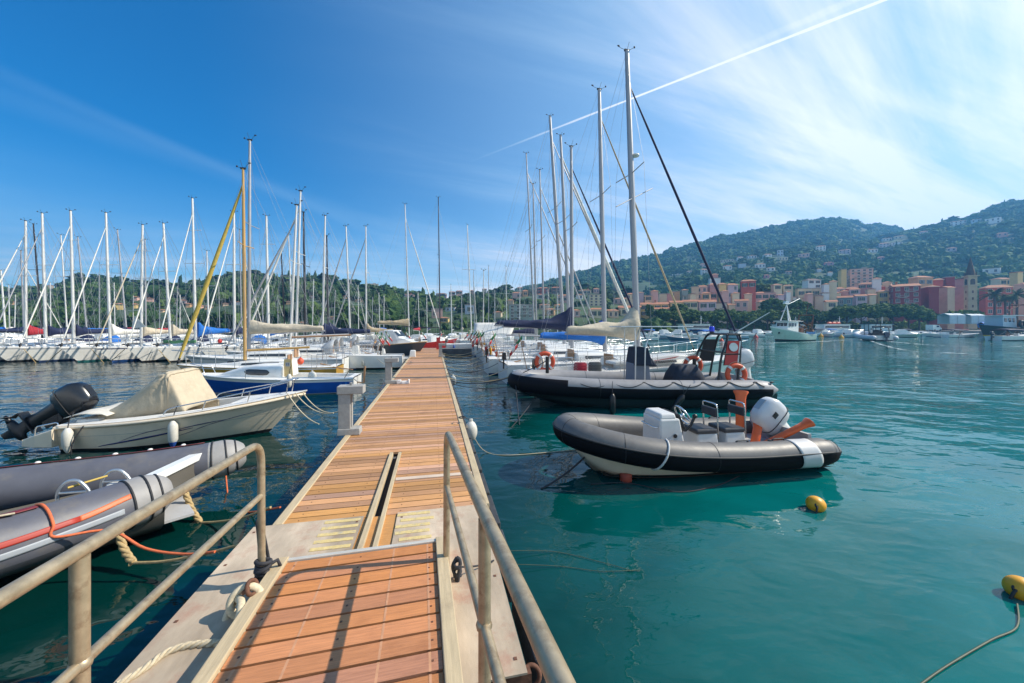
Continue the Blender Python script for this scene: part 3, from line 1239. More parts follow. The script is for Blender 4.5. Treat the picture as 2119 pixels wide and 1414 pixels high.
# ---- larger inflatable behind it
BOW2, STN2 = V((-.05, 12.15)), V((8.15, 12.25))
M2 = axis_M(STN2, BOW2)
L2 = (BOW2 - STN2).length
r2 = thing('rigid_inflatable_boat', 'large black and grey patrol inflatable with black roll bar and navy covers', 'inflatable boat', M=M2)
HW2, R2 = 1.02, .30
Z2 = .62
path = rib_path(L2 - R2 * .7, HW2, R2, Z2, .80, .6, bow_len=.34)
rad = tube_radii(path, R2, L2, .55, .14)
mb = MB()
mb.tube(path, rad, NS, up=(0, 0, 1), mfun=lambda i, j: 1 if (sin(2 * pi * (j + .5) / NS) < (.30 if path[min(i, len(path) - 1)].x < L2 * .80 else .8) and cos(2 * pi * (j + .5) / NS) > -.3 and path[i].x > .5) else 0)
mb.build('tube', [mat('tube_pale', (.26, .255, .26), .5, var=.1, scale=6, stain=(.22, .2, .2), stain_amt=.5, bump=.002, bscale=4), M_TUBEK], r2)
for k_ in range(10, len(path) - 4, 8):
    t_ = (path[k_ + 1] - path[k_ - 1]).normalized()
    o_ = t_.cross(V((0, 0, 1))).normalized()
    mb = MB()
    mb.tube([path[k_] + o_ * (cos(a_) * (rad[k_] + .0015)) + V((0, 0, sin(a_) * (rad[k_] + .0015))) for a_ in [2 * pi * j / 28 for j in range(28)]], .006, 5, loop=True)
    mb.build('tube_seam', M_BLACKM, r2)
mb = MB()
hl = vhull(L2 - .3, HW2 - .05, .50, .28, .42)
mb.rings(hl, 0, closed=False)
mb.add(hl[0], [tuple(range(7))], 0)
mb.build('hull', mat('hull_slate', (.028, .045, .05), .35, var=.2, scale=2, stain=(.08, .09, .08), stain_amt=.5), r2)
mb = MB()
mb.box((3.4, 0, .50), (6.2, 1.6, .03))
mb.box((.7, 0, .75), (.08, 1.7, .4))
mb.build('deck', MATS['rib_deck'], r2)
con = MB()
con.box((3.95, .0, 1.0), (.62, .85, .75), 0, top=(.8, .9), shift=(.05, 0))
c_ = con.build('console', mat('console_grey', (.16, .18, .22), .5, var=.1), r2, bevel=.03)
b = MB()
b.box((3.93, 0, 1.60), (.62, .92, .58), 0, top=(.66, .85), shift=(.04, 0))
b.box((3.62, 0, 1.42), (.3, .9, .28), 0, top=(.4, .9), shift=(.1, 0))
M_SLATE = mat('canvas_slate', (.014, .022, .042), .8, var=.3, scale=12, bump=.012, bscale=7)
b.build('console_cover', M_SLATE, c_, bevel=.05)
mb = MB()
P = []
for i in range(13):
    row = []
    for j in range(9):
        x = 1.86 + 1.12 * i / 12
        y = -.5 + 1.0 * j / 8
        e = min(1, 4 * min(i / 12, 1 - i / 12)) * min(1, 4 * min(j / 8, 1 - j / 8))
        z = .66 + .62 * e ** .45 + .03 * noise.noise(V((x * 4, y * 4, 1))) + .05 * (i / 12)
        row.append(V((x, y, z)))
    P.append(row)
mb.grid(P, 0)
mb.build('seat_cover', M_SLATE, r2, solid=.01)
# folding top on four legs
tt = MB()
tt.box((3.6, 0, 2.56), (2.3, 1.35, .035))
tp = tt.build('hard_top', M_ALU, r2, bevel=.012)
for sx, sy in ((4.25, .55), (4.25, -.55), (3.95, .55), (3.95, -.55)):
    b = MB()
    b.tube(fillet([(sx, sy, .70), (sx - .02, sy, 1.9), (sx - .25 if sx < 4.1 else sx, sy * .95, 2.55)], .15), .022, 8)
    b.build('top_leg', M_ALU, tp)
# black arch at the stern
ar = MB()
for x, xt in ((1.62, 1.30), (1.02, .92)):
    ar.tube(fillet([(x + .12, .78, .78), (x, .74, 1.6), (xt, .62, 2.32), (xt, -.62, 2.32), (x, -.74, 1.6), (x + .12, -.78, .78)], .22, 8), .035, 10)
for sy in (-1, 1):
    ar.tube([(1.30, sy * .6, 2.31), (.92, sy * .6, 2.31)], .03, 8)
    ar.tube([(1.58, sy * .73, 1.7), (1.0, sy * .73, 1.7)], .025, 8)
ar.tube([(1.5, -.72, 1.75), (1.5, .72, 1.75)], .025, 8)
arch = ar.build('roll_bar', M_BLACK, r2)
b = MB()
b.prism([(1.55, .745, 1.35), (1.02, .745, 1.35), (.94, .665, 2.12), (1.38, .665, 2.12)], (0, 1, 0), .02, 0)
pn = b.build('side_panel', M_BLACKM, arch)
b = MB()
b.prism([(1.53, .760, 1.36), (1.13, .760, 1.36), (1.0, .682, 2.11), (1.37, .682, 2.11)], (0, 1, .1), .012, 0)
b.build('red_field', M_REDP, arch)
b = MB()
b.prism([(1.13, .768, 1.36), (1.09, .768, 1.36), (.965, .690, 2.11), (1.0, .690, 2.11)], (0, 1, .1), .014, 0)
b.build('white_stripe', M_WHITE2, arch)
b = MB()
b.prism([(1.09, .763, 1.36), (1.01, .763, 1.36), (.94, .684, 2.11), (.965, .684, 2.11)], (0, 1, .1), .012, 0)
b.build('green_field', mat('green_paint', (.01, .11, .06), .5), arch)
b = MB()
b.tube([(1.23, .735, 1.92), (1.23, .726 + .03, 1.922)], .135, 24)
b.build('white_disc', M_WHITE2, arch)
b = MB()
b.prism([(1.55, -.745, 1.35), (1.02, -.745, 1.35), (.94, -.665, 2.12), (1.38, -.665, 2.12)], (0, 1, 0), .02, 0)
b.build('side_panel', M_BLACKM, arch)
b = MB()
b.tube([(1.30, -.35, 2.35), (1.30, -.35, 2.40)], .07, 14)
b.build('light_base', M_BLACK, arch)
b = MB()
b.tube([(1.30, -.35, 2.40), (1.30, -.35, 2.55), (1.30, -.35, 2.58)], [.085, .08, .05], 16)
b.build('blue_light', mat('beacon_blue', (.01, .03, .62), .15, var=.05, coat=.5), arch)
b = MB()
b.tube([(.95, .3, 2.34), (.2, .9, 3.0)], [.02, .012], 8)
b.build('aerial', M_WHITE, arch)
b = MB()
b.tube([(1.85, -.45, .66), (1.85, -.45, 1.45)], .06, 12)
b.tube([(1.85, -.62, 1.25), (1.85, -.28, 1.25)], .02, 8)
b.build('towing_post', M_BLACK, r2)
b = MB()
b.tube([(7.05, .62, 1.1), (7.05, .62, 1.62)], .055, 12)
b.build('samson_post', M_BLACK, r2)
outboard(r2, (.55, 0, 1.0), (MATS['cowl_white'], M_WHITE, M_GREYP), 1.0, .25)
mb = MB()
side = [q for q in path if q.y > 0 and .3 < q.x < 6.3]
pts = []
xs = [6.2, 5.2, 4.2, 3.3, 2.4, 1.6, .8, .3]
for a, b_ in zip(xs[:-1], xs[1:]):
    for k in range(9):
        t = k / 8
        x = lerp(a, b_, t)
        an = lerp(1.0, .45, 4 * t * (1 - t))
        yy = HW2 * (.94 + .06 * sstep(x / L2 / .66))
        rr = R2 * (1 if x > .6 else .8) + .014
        pts.append(V((x, yy + cos(an) * rr, Z2 + sin(an) * rr)))
mb.tube(pts, .014, 6)
for x in xs:
    yy = HW2 * (.94 + .06 * sstep(x / L2 / .66))
    mb.ball((x, yy + cos(1.0) * R2, Z2 + sin(1.0) * R2), (.07, .035, .03), 0, 8, 6)
mb.build('grab_line', M_BLACKM, r2)


def black_fender(q, label, R=.09, Ln=.62, mat_=None, cap=None, lanyard=.35, name='boat_fender', group=None):
    t = thing(name, label, 'fender', q, group=group)
    mb = MB()
    prof = [(-Ln / 2, .3), (-Ln / 2 + .03, .62), (-Ln / 2 + .1, 1), (Ln / 2 - .1, 1), (Ln / 2 - .03, .62), (Ln / 2, .34)]
    mb.rings([[V((cos(2 * pi * j / 14) * r * R, sin(2 * pi * j / 14) * r * R, z)) for j in range(14)] for z, r in prof])
    mb.build('body', mat_ or M_BLACK, t)
    if cap:
        for sg in ((-1, 1) if cap[1] == 2 else (-1,)):
            mb = MB()
            mb.rings([[V((cos(2 * pi * j / 14) * r * R, sin(2 * pi * j / 14) * r * R, sg * z)) for j in range(14)] for z, r in ((Ln / 2 - .055, .80), (Ln / 2 - .02, .66), (Ln / 2 + .02, .5), (Ln / 2 + .06, .2))])
            mb.build('end_cap', cap[0], t)
    mb = MB()
    mb.tube([(0, 0, Ln / 2 - .01), (.0, .03, Ln / 2 + lanyard * .5), (.02, .09, Ln / 2 + lanyard)], .009, 6)
    mb.build('lanyard', M_ROPED, t)
    return t


black_fender(M2 @ V((5.22, 1.42, .28)), 'black sausage fender hanging upright amidships on the large inflatable')
f_ = black_fender(M2 @ V((3.30, 1.40, .30)), 'black fender hanging askew on the large inflatable behind the grey console')
f_.rotation_euler = (0.2, .55, 0)
orange_ring(M2 @ V((1.85, -.55, 1.22)), .27, .075, Matrix.Rotation(pi / 2, 3, 'X'), 'orange lifebuoy with white bands behind the navy seat cover on the large inflatable')
orange_ring(M2 @ V((1.18, .80, 1.08)), .27, .075, Matrix.Rotation(pi / 2 - .05, 3, 'X'), 'orange lifebuoy hung on the red side panel of the black roll bar')

# ---- grey inflatable at the lower left, stern to the pier
M3 = axis_M(V((-4.35, 5.05)), V((-7.0, 1.9)))
I3 = M3.inverted()
r3 = thing('rigid_inflatable_boat', 'grey inflatable with red side stripes and maroon strakes moored stern first at lower left', 'inflatable boat', M=M3)
R3 = .27
ctl = [(-4.22, 5.82, .56), (-4.32, 5.74, .55), (-4.52, 5.58, .53), (-4.85, 5.36, .52), (-5.4, 5.0, .52), (-6.34, 4.5, .53), (-7.1, 3.95, .56), (-7.65, 3.25, .6), (-7.7, 2.5, .66), (-7.2, 1.95, .72), (-6.4, 1.8, .72), (-5.6, 2.15, .66), (-5.05, 2.75, .58), (-4.74, 3.32, .53), (-4.56, 3.75, .52), (-4.44, 4.08, .52), (-4.30, 4.36, .54), (-4.19, 4.52, .56)]
path = [I3 @ q for q in spline(ctl, 6)]
arc = [0.]
for i in range(1, len(path)):
    arc.append(arc[-1] + (path[i] - path[i - 1]).length)
AT = arc[-1]
rad = [R3 * (.40 + .60 * sin(min(1, (min(s_, AT - s_)) / .30) * pi / 2) ** .6) for s_ in arc]
M_TUBEB = mat('tube_steel_grey', (.105, .106, .125), .5, var=.12, scale=5, stain=(.2, .175, .14), stain_amt=.55, bump=.004, bscale=3)
M_CONE = mat('tube_light_grey', (.30, .285, .27), .55, var=.1, scale=6, stain=(.26, .24, .22), stain_amt=.5)


def f3(i, j):
    i = min(i, len(arc) - 1)
    a = 2 * pi * (j + .5) / NS
    if min(arc[i], AT - arc[i]) < .40:
        return 1
    return 2 if sin(a) < -.42 and cos(a) > -.2 else 0


def on3(s_, a, dr, near=True):
    d_ = AT - s_ if near else s_
    i = max(1, min(len(arc) - 2, next(k for k in range(len(arc)) if arc[k] >= d_)))
    k = (d_ - arc[i - 1]) / max(1e-6, arc[i] - arc[i - 1])
    q = path[i - 1].lerp(path[i], k)
    t = (path[i + 1] - path[i - 1]).normalized()
    o_ = t.cross(V((0, 0, 1))).normalized()
    up_ = o_.cross(t)
    r = lerp(rad[i - 1], rad[i], k) + dr
    return q + o_ * (cos(a) * r) + up_ * (sin(a) * r)


mb = MB()
mb.tube(path, rad, NS, up=(0, 0, 1), mfun=f3)
mb.build('tube', [M_TUBEB, M_CONE, mat('tube_charcoal', (.055, .058, .066), .55, var=.2, scale=6)], r3)
for near in (True, False):
    for s_ in (.40, .24, .12):
        mb = MB()
        mb.tube([on3(s_, 2 * pi * k / 26, .002, near) for k in range(26)], .012, 6, loop=True)
        mb.build('tube_strap', M_BLACKM, r3)
M_STRR = mat('stripe_red', (.36, .035, .02), .5, var=.12, scale=8)
M_STRO = mat('stripe_orange', (.62, .13, .035), .5, var=.1, scale=8)
M_MAROON = mat('rub_maroon', (.15, .018, .022), .5, var=.2, scale=8)


def band3(name, m_, s0, s1, a0, a1, w_, near=True, dr=.004):
    """a strip lying on the tube from arc length s0 to s1, its centre angle going a0 -> a1"""
    mb = MB()
    P = []
    for i in range(31):
        t = i / 30
        s_ = lerp(s0, s1, t)
        a = lerp(a0, a1, sstep(t) * .3 + t * .7)
        P.append([on3(s_, a + w_ * (k / 4 - .5), dr, near) for k in range(5)])
    mb.grid(P, 0)
    mb.build(name, m_, r3, solid=.006)


band3('side_stripe', M_STRO, .42, .85, .62, .42, .20)
band3('side_stripe', M_STRR, .85, 2.8, .42, .10, .20)
band3('grey_band', M_GREYP, .5, 2.8, .12, -.30, .22)
band3('side_stripe', M_STRO, .18, .40, .9, .9, .3, False)
band3('top_strake', M_MAROON, 1.05, 2.8, 1.75, 1.75, .62, True, .014)
band3('top_strake', M_MAROON, .50, 3.4, 1.35, 1.2, .36, False, .014)
for k in range(8):
    mb = MB()
    mb.ball(on3(.75 + .36 * k, 1.3, .02, False), (.03, .022, .02), 0, 8, 6)
    mb.build('cleat', M_WHITE2, r3)
mb = MB()
hl = vhull(3.5, .62, .42, .12, .42)
hl = [[q + V((.38, 0, .02)) for q in r_] for r_ in hl]
mb.rings(hl, 0, closed=False)
mb.add(hl[0], [tuple(range(7))], 0)
mb.build('hull', mat('hull_taupe', (.12, .108, .09), .5, var=.1), r3)
mb = MB()
TA, TB = V((-4.47, 4.46, 0)), V((-4.60, 5.48, 0))
mb2 = MB()
mb2.prism([I3 @ q for q in (TA + V((0, 0, .25)), TB + V((0, 0, .25)), TB + V((0, 0, .62)), TA + V((0, 0, .62)))], I3.to_3x3() @ V((.99, .12, 0)), .06)
mb2.build('stern_board', MATS['hull_taupe'], r3)
mb.prism([I3 @ q for q in (TA + V((.07, 0, .67)), TB + V((.07, 0, .67)), TB + V((-.07, 0, .67)), TA + V((-.07, 0, .67)))], (0, 0, 1), .09)
mb.build('transom', M_WHITE, r3, bevel=.008)
mb = MB()
mb.box((1.9, 0, .20), (3.6, 1.1, .03))
mb.build('deck', MATS['rib_deck'], r3)
mb = MB()
mb.box((.62, -.16, .40), (.4, .40, .34))
mb.build('engine_box', M_WHITE2, r3, bevel=.03)
ax3 = (path[-20] - path[-8]).normalized()
for px_, py_, Y_ in ((155, 1036, 4.35), (243, 1012, 4.65)):
    q = I3 @ PX(px_, py_, Y_)
    dd = (I3.to_3x3() @ V((-.93, -.2, 0))).normalized()
    mb = MB()
    mb.tube(fillet([q - dd * .19 + V((0, 0, -.12)), q - dd * .13 + V((0, 0, .13)), q - dd * .03 + V((0, 0, .24)), q + dd * .07 + V((0, 0, .24)), q + dd * .17 + V((0, 0, .13)), q + dd * .17 + V((0, 0, -.12))], .10, 7), .018, 10)
    mb.tube([q - dd * .13 + V((0, 0, .10)), q + dd * .165 + V((0, 0, .10))], .013, 8)
    mb.build('grab_hoop', M_ALU, r3)
mb = MB()
mb.tube(fillet([I3 @ PX(298, 985, 5.0), I3 @ PX(302, 963, 5.0), I3 @ PX(390, 955, 5.3), I3 @ PX(402, 968, 5.3)], .08), .013, 8)
mb.build('grab_rail', M_RAIL, r3)
mb = MB()
mb.tube([I3 @ PX(140, 1010, 4.3), I3 @ PX(222, 985, 4.6)], .013, 6)
mb.build('yellow_pole', mat('pole_yellow', (.55, .38, .08), .6), r3)
mb = MB()
mb.tube([on3(1.2 + .16 * k, 1.35 + .2 * sin(k * .9), .03) for k in range(11)], .010, 6)
mb.build('tube_rope', M_ROPE, r3)
# ---------------------------------------------------------------- cream speedboat on the left
STB, BWB = V((-9.38, 8.22)), V((-5.06, 9.08))
MS = axis_M(STB, BWB)
LS = (BWB - STB).length
sp = thing('speedboat', 'cream open speedboat with beige console cover and tilted black outboard', 'speedboat', M=MS)


def hull_fn(L, B, zs, zb, rake, flare, tmax=.42, draft=.18, pw=2.1, stern=.84, zpow=1.5, trake=0.):
    """surface point at length t (0 stern .. 1 bow) and height k (0 waterline .. 1 sheer), port side"""
    def S(t, k, side=1):
        zt = zs + (zb - zs) * t ** zpow
        if t < tmax:
            b = lerp(stern, 1, sstep(t / tmax))
        else:
            b = max(0., 1 - ((t - tmax) / (1 - tmax)) ** pw)
        b *= B / 2
        kk = max(k, 0.)
        bw = lerp(1 - flare * (.5 + .9 * max(0, (t - .3) / .7)), 1, kk ** .75)
        if k < 0:
            bw *= max(.1, 1 + k * 1.6)
        x = t * (L - rake * (1 - kk)) - trake * (1 - kk) * (1 - t) * (t < .05)
        z = zt * k if k >= 0 else draft * k * 2
        return V((x, side * b * bw, z))
    return S


def hull_mesh(S, ks, ms, n=26, closed_stern=True):
    mb = MB()
    ts = [i / n for i in range(n + 1)]
    for side in (1, -1):
        P = [[S(t, k, side) for k in ks] for t in ts]
        mb.grid(P, 0, flip=side > 0, mfun=lambda i, j: ms[j])
    st = [S(0, k, 1) for k in ks] + [S(0, k, -1) for k in reversed(ks)]
    mb.add(st, [tuple(range(len(st)))], ms[-1])
    return mb


S = hull_fn(LS, 2.0, .55, .98, .85, .30, .35, .2)
ks = [-.5, 0, .09, .3, .55, .57, .84, .86, 1.0]
mb = hull_mesh(S, ks, [1, 1, 0, 0, 2, 0, 0, 0], 30)
mb.build('hull', [M_CREAM, M_BOOTK, mat('crease_cream', (.48, .44, .36), .4)], sp)
mb = MB()
mb.tube([S(t, .92, 1) + V((0, .012, 0)) for t in [i / 30 for i in range(30)]] + [S(1, .92, 1)] + [S(t, .92, -1) - V((0, .012, 0)) for t in [i / 30 for i in range(29, -1, -1)]], .035, 8)
mb.build('rub_rail', M_CREAM, sp)
# deck and well
mb = MB()
P = []
n = 30
for i in range(n + 1):
    t = i / n
    e = S(t, 1)
    b, z, x = e.y, e.z, e.x
    well = .10 < t < .66
    w_ = b * .68 if well else b * .5
    zf = .40 if well else z + .03
    if t > .9:
        zf = z + .01
    P.append([V((x, b, z)), V((x, w_, z + .02)), V((x, w_ * .98, zf)), V((x, -w_ * .98, zf)), V((x, -w_, z + .02)), V((x, -b, z))])
mb.grid(P, 0, smooth=False, flip=True)
mb.build('deck', M_WHITE2, sp)
mb = MB()
mb.box((.40, 0, .45), (.4, 1.3, .35))
mb.build('stern_bench', M_WHITE2, sp, bevel=.03)
# stern platforms
for sg in (-1, 1):
    mb = MB()
    mb.rings([[V((x, sg * (y0), z)) for (y0, z) in ((.35, .12), (.92 * k, .14), (.92 * k, .40 * k2), (.35, .42 * k2))] for x, k, k2 in ((.02, 1, 1.25), (-.30, .95, .98), (-.62, .80, .7))], smooth=False)
    mb.build('stern_platform', M_CREAM, sp, bevel=.02)
mb = MB()
mb.tube(fillet([(-.05, -.70, .45), (-.05, -.70, .60), (-.52, -.60, .50), (-.55, -.58, .3)], .08), .013, 8)
mb.build('stern_rail', M_STEEL, sp)
# canvas over the console: rises to a ridge in front, then falls steeply to the foredeck
mb = MB()
P = []
KT = [(.42, .70, .46, .62), (.70, .84, .52, .60), (1.0, 1.05, .57, .55), (1.3, 1.30, .60, .48), (1.52, 1.47, .60, .40), (1.68, 1.545, .59, .32), (1.76, 1.545, .585, .27), (1.80, 1.50, .585, .25), (1.93, 1.22, .60, .22), (2.06, .95, .62, .22), (2.16, .74, .62, .25)]
for i in range(41):
    u = i / 40 * (len(KT) - 1)
    k = min(len(KT) - 2, int(u))
    fr = u - k
    x, zt, wv, ex = [lerp(p_, q_, fr) for p_, q_ in zip(KT[k], KT[k + 1])]
    row = []
    for j in range(33):
        a = pi * j / 32
        c, s_ = cos(a), sin(a)
        y = wv * math.copysign(abs(c) ** ex, c)
        z = .50 + (zt - .50) * abs(s_) ** (ex * .8)
        q = V((x, y, z))
        # creases drawn from the ridge down to the ties
        d_ = sqrt((x - 1.7) ** 2 + (z - 1.5) ** 2)
        an = atan2(1.5 - z, 1.75 - x)
        f_ = noise.noise(V((an * 3.2, d_ * .9, y * 1.2)))
        g_ = 1 - 2 * abs(noise.noise(V((an * 5.5 + y, d_ * 1.5, 4.))))
        front = x > 1.8
        amp = .25 if front else 1.
        side_ = min(1, abs(c) * 2.5)
        q += V((0, math.copysign(side_, c) * amp * (.035 * f_ + .022 * g_), amp * (.03 * f_ + .016 * g_) * abs(s_)))
        row.append(q)
    P.append(row)
mb.grid(P, 0)
cv = mb.build('console_cover', mat('canvas_sand', (.50, .42, .30), .9, var=.10, scale=5, bump=.006, bscale=30, stain=(.36, .29, .2), stain_amt=.5, stain_scale=3), sp, solid=.01)
mb = MB()
mb.tube([q + V((.012, 0, .006)) for q in P[28]], .008, 5)
mb.tube([q + V((0, 0, .008)) for q in [r_[16] for r_ in P[:28]]], .006, 5)
mb.build('cover_seam', mat('seam_thread', (.36, .29, .2), .9), cv)
mb = MB()
P = []
for i in range(9):
    for_ = []
    for j in range(7):
        x = .05 + .75 * i / 8
        y = -.72 + 1.44 * j / 6
        z = .70 + .05 * noise.noise(V((x * 5, y * 5, 3))) + .06 * sin(i / 8 * pi)
        for_.append(V((x, y, z)))
    P.append(for_)
mb.grid(P, 0)
mb.build('stern_cover', mat('canvas_offwhite', (.62, .58, .5), .85, var=.1, scale=9, bump=.02, bscale=8), sp, solid=.01)
# bow rails
for sg in (1, -1):
    mb = MB()
    top = [S(t, 1, sg) + V((0, -sg * .06, hgt)) for t, hgt in ((.44, .04), (.47, .15), (.60, .20), (.77, .25), (.92, .30))]
    mb.tube(spline(top, 5), .014, 8)
    for t, hgt in ((.60, .20), (.77, .25), (.92, .30)):
        q = S(t, 1, sg) + V((0, -sg * .06, 0))
        mb.tube([q + V((-.06, 0, 0)), q + V((0, 0, hgt))], .012, 7)
    mb.build('bow_rail', M_STEEL, sp)
mb = MB()
mb.tube(spline([S(.86, 1, 1) + V((-.1, -.1, .30)), S(.93, 1, 1) + V((.04, -.05, .34)), S(.93, 1, -1) + V((.04, .05, .34)), S(.86, 1, -1) + V((-.1, .1, .30))], 6), .014, 8)
mb.build('pulpit', M_STEEL, sp)
# painted blue swoosh lines
M_SWO = mat('vinyl_blue', (.012, .02, .12), .35)
for k0, k1, t0, t1, wd, bow in ((.16, .50, .20, .60, .030, .0), (.30, .62, .30, .50, .010, .05), (.38, .60, .46, .74, .012, .06), (.45, .70, .62, .86, .007, .02), (.22, .52, .52, .66, .006, -.03)):
    mb = MB()
    P = []
    for i in range(21):
        s = i / 20
        t = lerp(t0, t1, s)
        kc = lerp(k0, k1, s ** .8) + bow * sin(pi * s)
        hw_ = wd * sin(pi * min(1, s * .9 + .08)) ** .7
        P.append([S(t, kc - hw_, -1) - V((0, .005, 0)), S(t, kc + hw_, -1) - V((0, .005, 0))])
    mb.grid(P, 0)
    mb.build('hull_graphic', M_SWO, sp, solid=.003)
outboard(sp, (-.62, 0, .52), (mat('cowl_black', (.012, .012, .014), .22, var=.2, coat=.5), M_BLACK, M_BLACK), 1.05, 1.02)


def hang(q, label, cap, group='white fenders on the cream speedboat', R=.085, Ln=.5):
    return black_fender(q, label, R, Ln, M_FEND, cap, .3, group=group)


hang(MS @ (S(.075, .55, -1) + V((0, -.13, 0))), 'weathered white fender hanging near the stern of the cream speedboat', (M_FEND, 1), Ln=.44)
hang(MS @ (S(.535, .50, -1) + V((0, -.12, -.02))), 'white fender with a blue tip hanging amidships on the cream speedboat', (M_FENDB, 1))


# ---------------------------------------------------------------- sailboats
def sail_bundle(mb, a, b, r0, r1, seed, m=0, drop=.25, n=22, peak=0.):
    """gathered cloth along a boom from the mast end a to the outer end b"""
    a, b = V(a), V(b)
    d = (b - a).normalized()
    sd_ = d.cross(V((0, 0, 1))).normalized()
    rs = []
    for i in range(n + 1):
        t = i / n
        q = a.lerp(b, t)
        up_ = lerp(r0, r1, t ** .6) * (1 + .16 * noise.noise(V((t * 7, seed, 0))))
        up_ += peak * math.exp(-t * 9)
        wd = lerp(r0 * .5, r1 * .62, t) * (1 + .2 * noise.noise(V((t * 9, seed, 4))))
        sgn = drop * .3 * noise.noise(V((t * 5, seed, 9)))
        if t < .03 or t > .97:
            up_ *= .8
            wd *= .8
        ring = []
        for j in range(12):
            an = 2 * pi * j / 12
            fold = 1 + .13 * sin(an * 3 + t * 11 + seed)
            ring.append(q + sd_ * (wd * cos(an) * fold) + V((0, 0, (up_ * (sin(an) + .55) * .62 + sgn * .1) * fold)))
        rs.append(ring)
    mb.rings(rs, m)


def masthead(parent, top, s=1., kind=0):
    mb = MB()
    top = V(top)
    mb.box(top + V((0, 0, .03)), (.30 * s, .10 * s, .07))
    mb.tube([top, top + V((.12, 0, .55 * s))], .008, 5)
    mb.tube([top + V((-.1, 0, .05)), top + V((-.28 * s, .1, .22 * s)), top + V((-.42 * s, .12, .3 * s))], .008, 5)
    mb.ball(top + V((-.42 * s, .12, .34 * s)), (.07, .03, .035), 0, 6, 4)
    mb.tube([top + V((.1, 0, .05)), top + V((.38 * s, -.1, .16 * s))], .008, 5)
    mb.ball(top + V((.40 * s, -.1, .19 * s)), (.045, .03, .05), 0, 6, 4)
    mb.build('masthead_gear', M_BLACKM, parent)


M_FGREEN = mat('flag_green', (.01, .16, .06), .7)


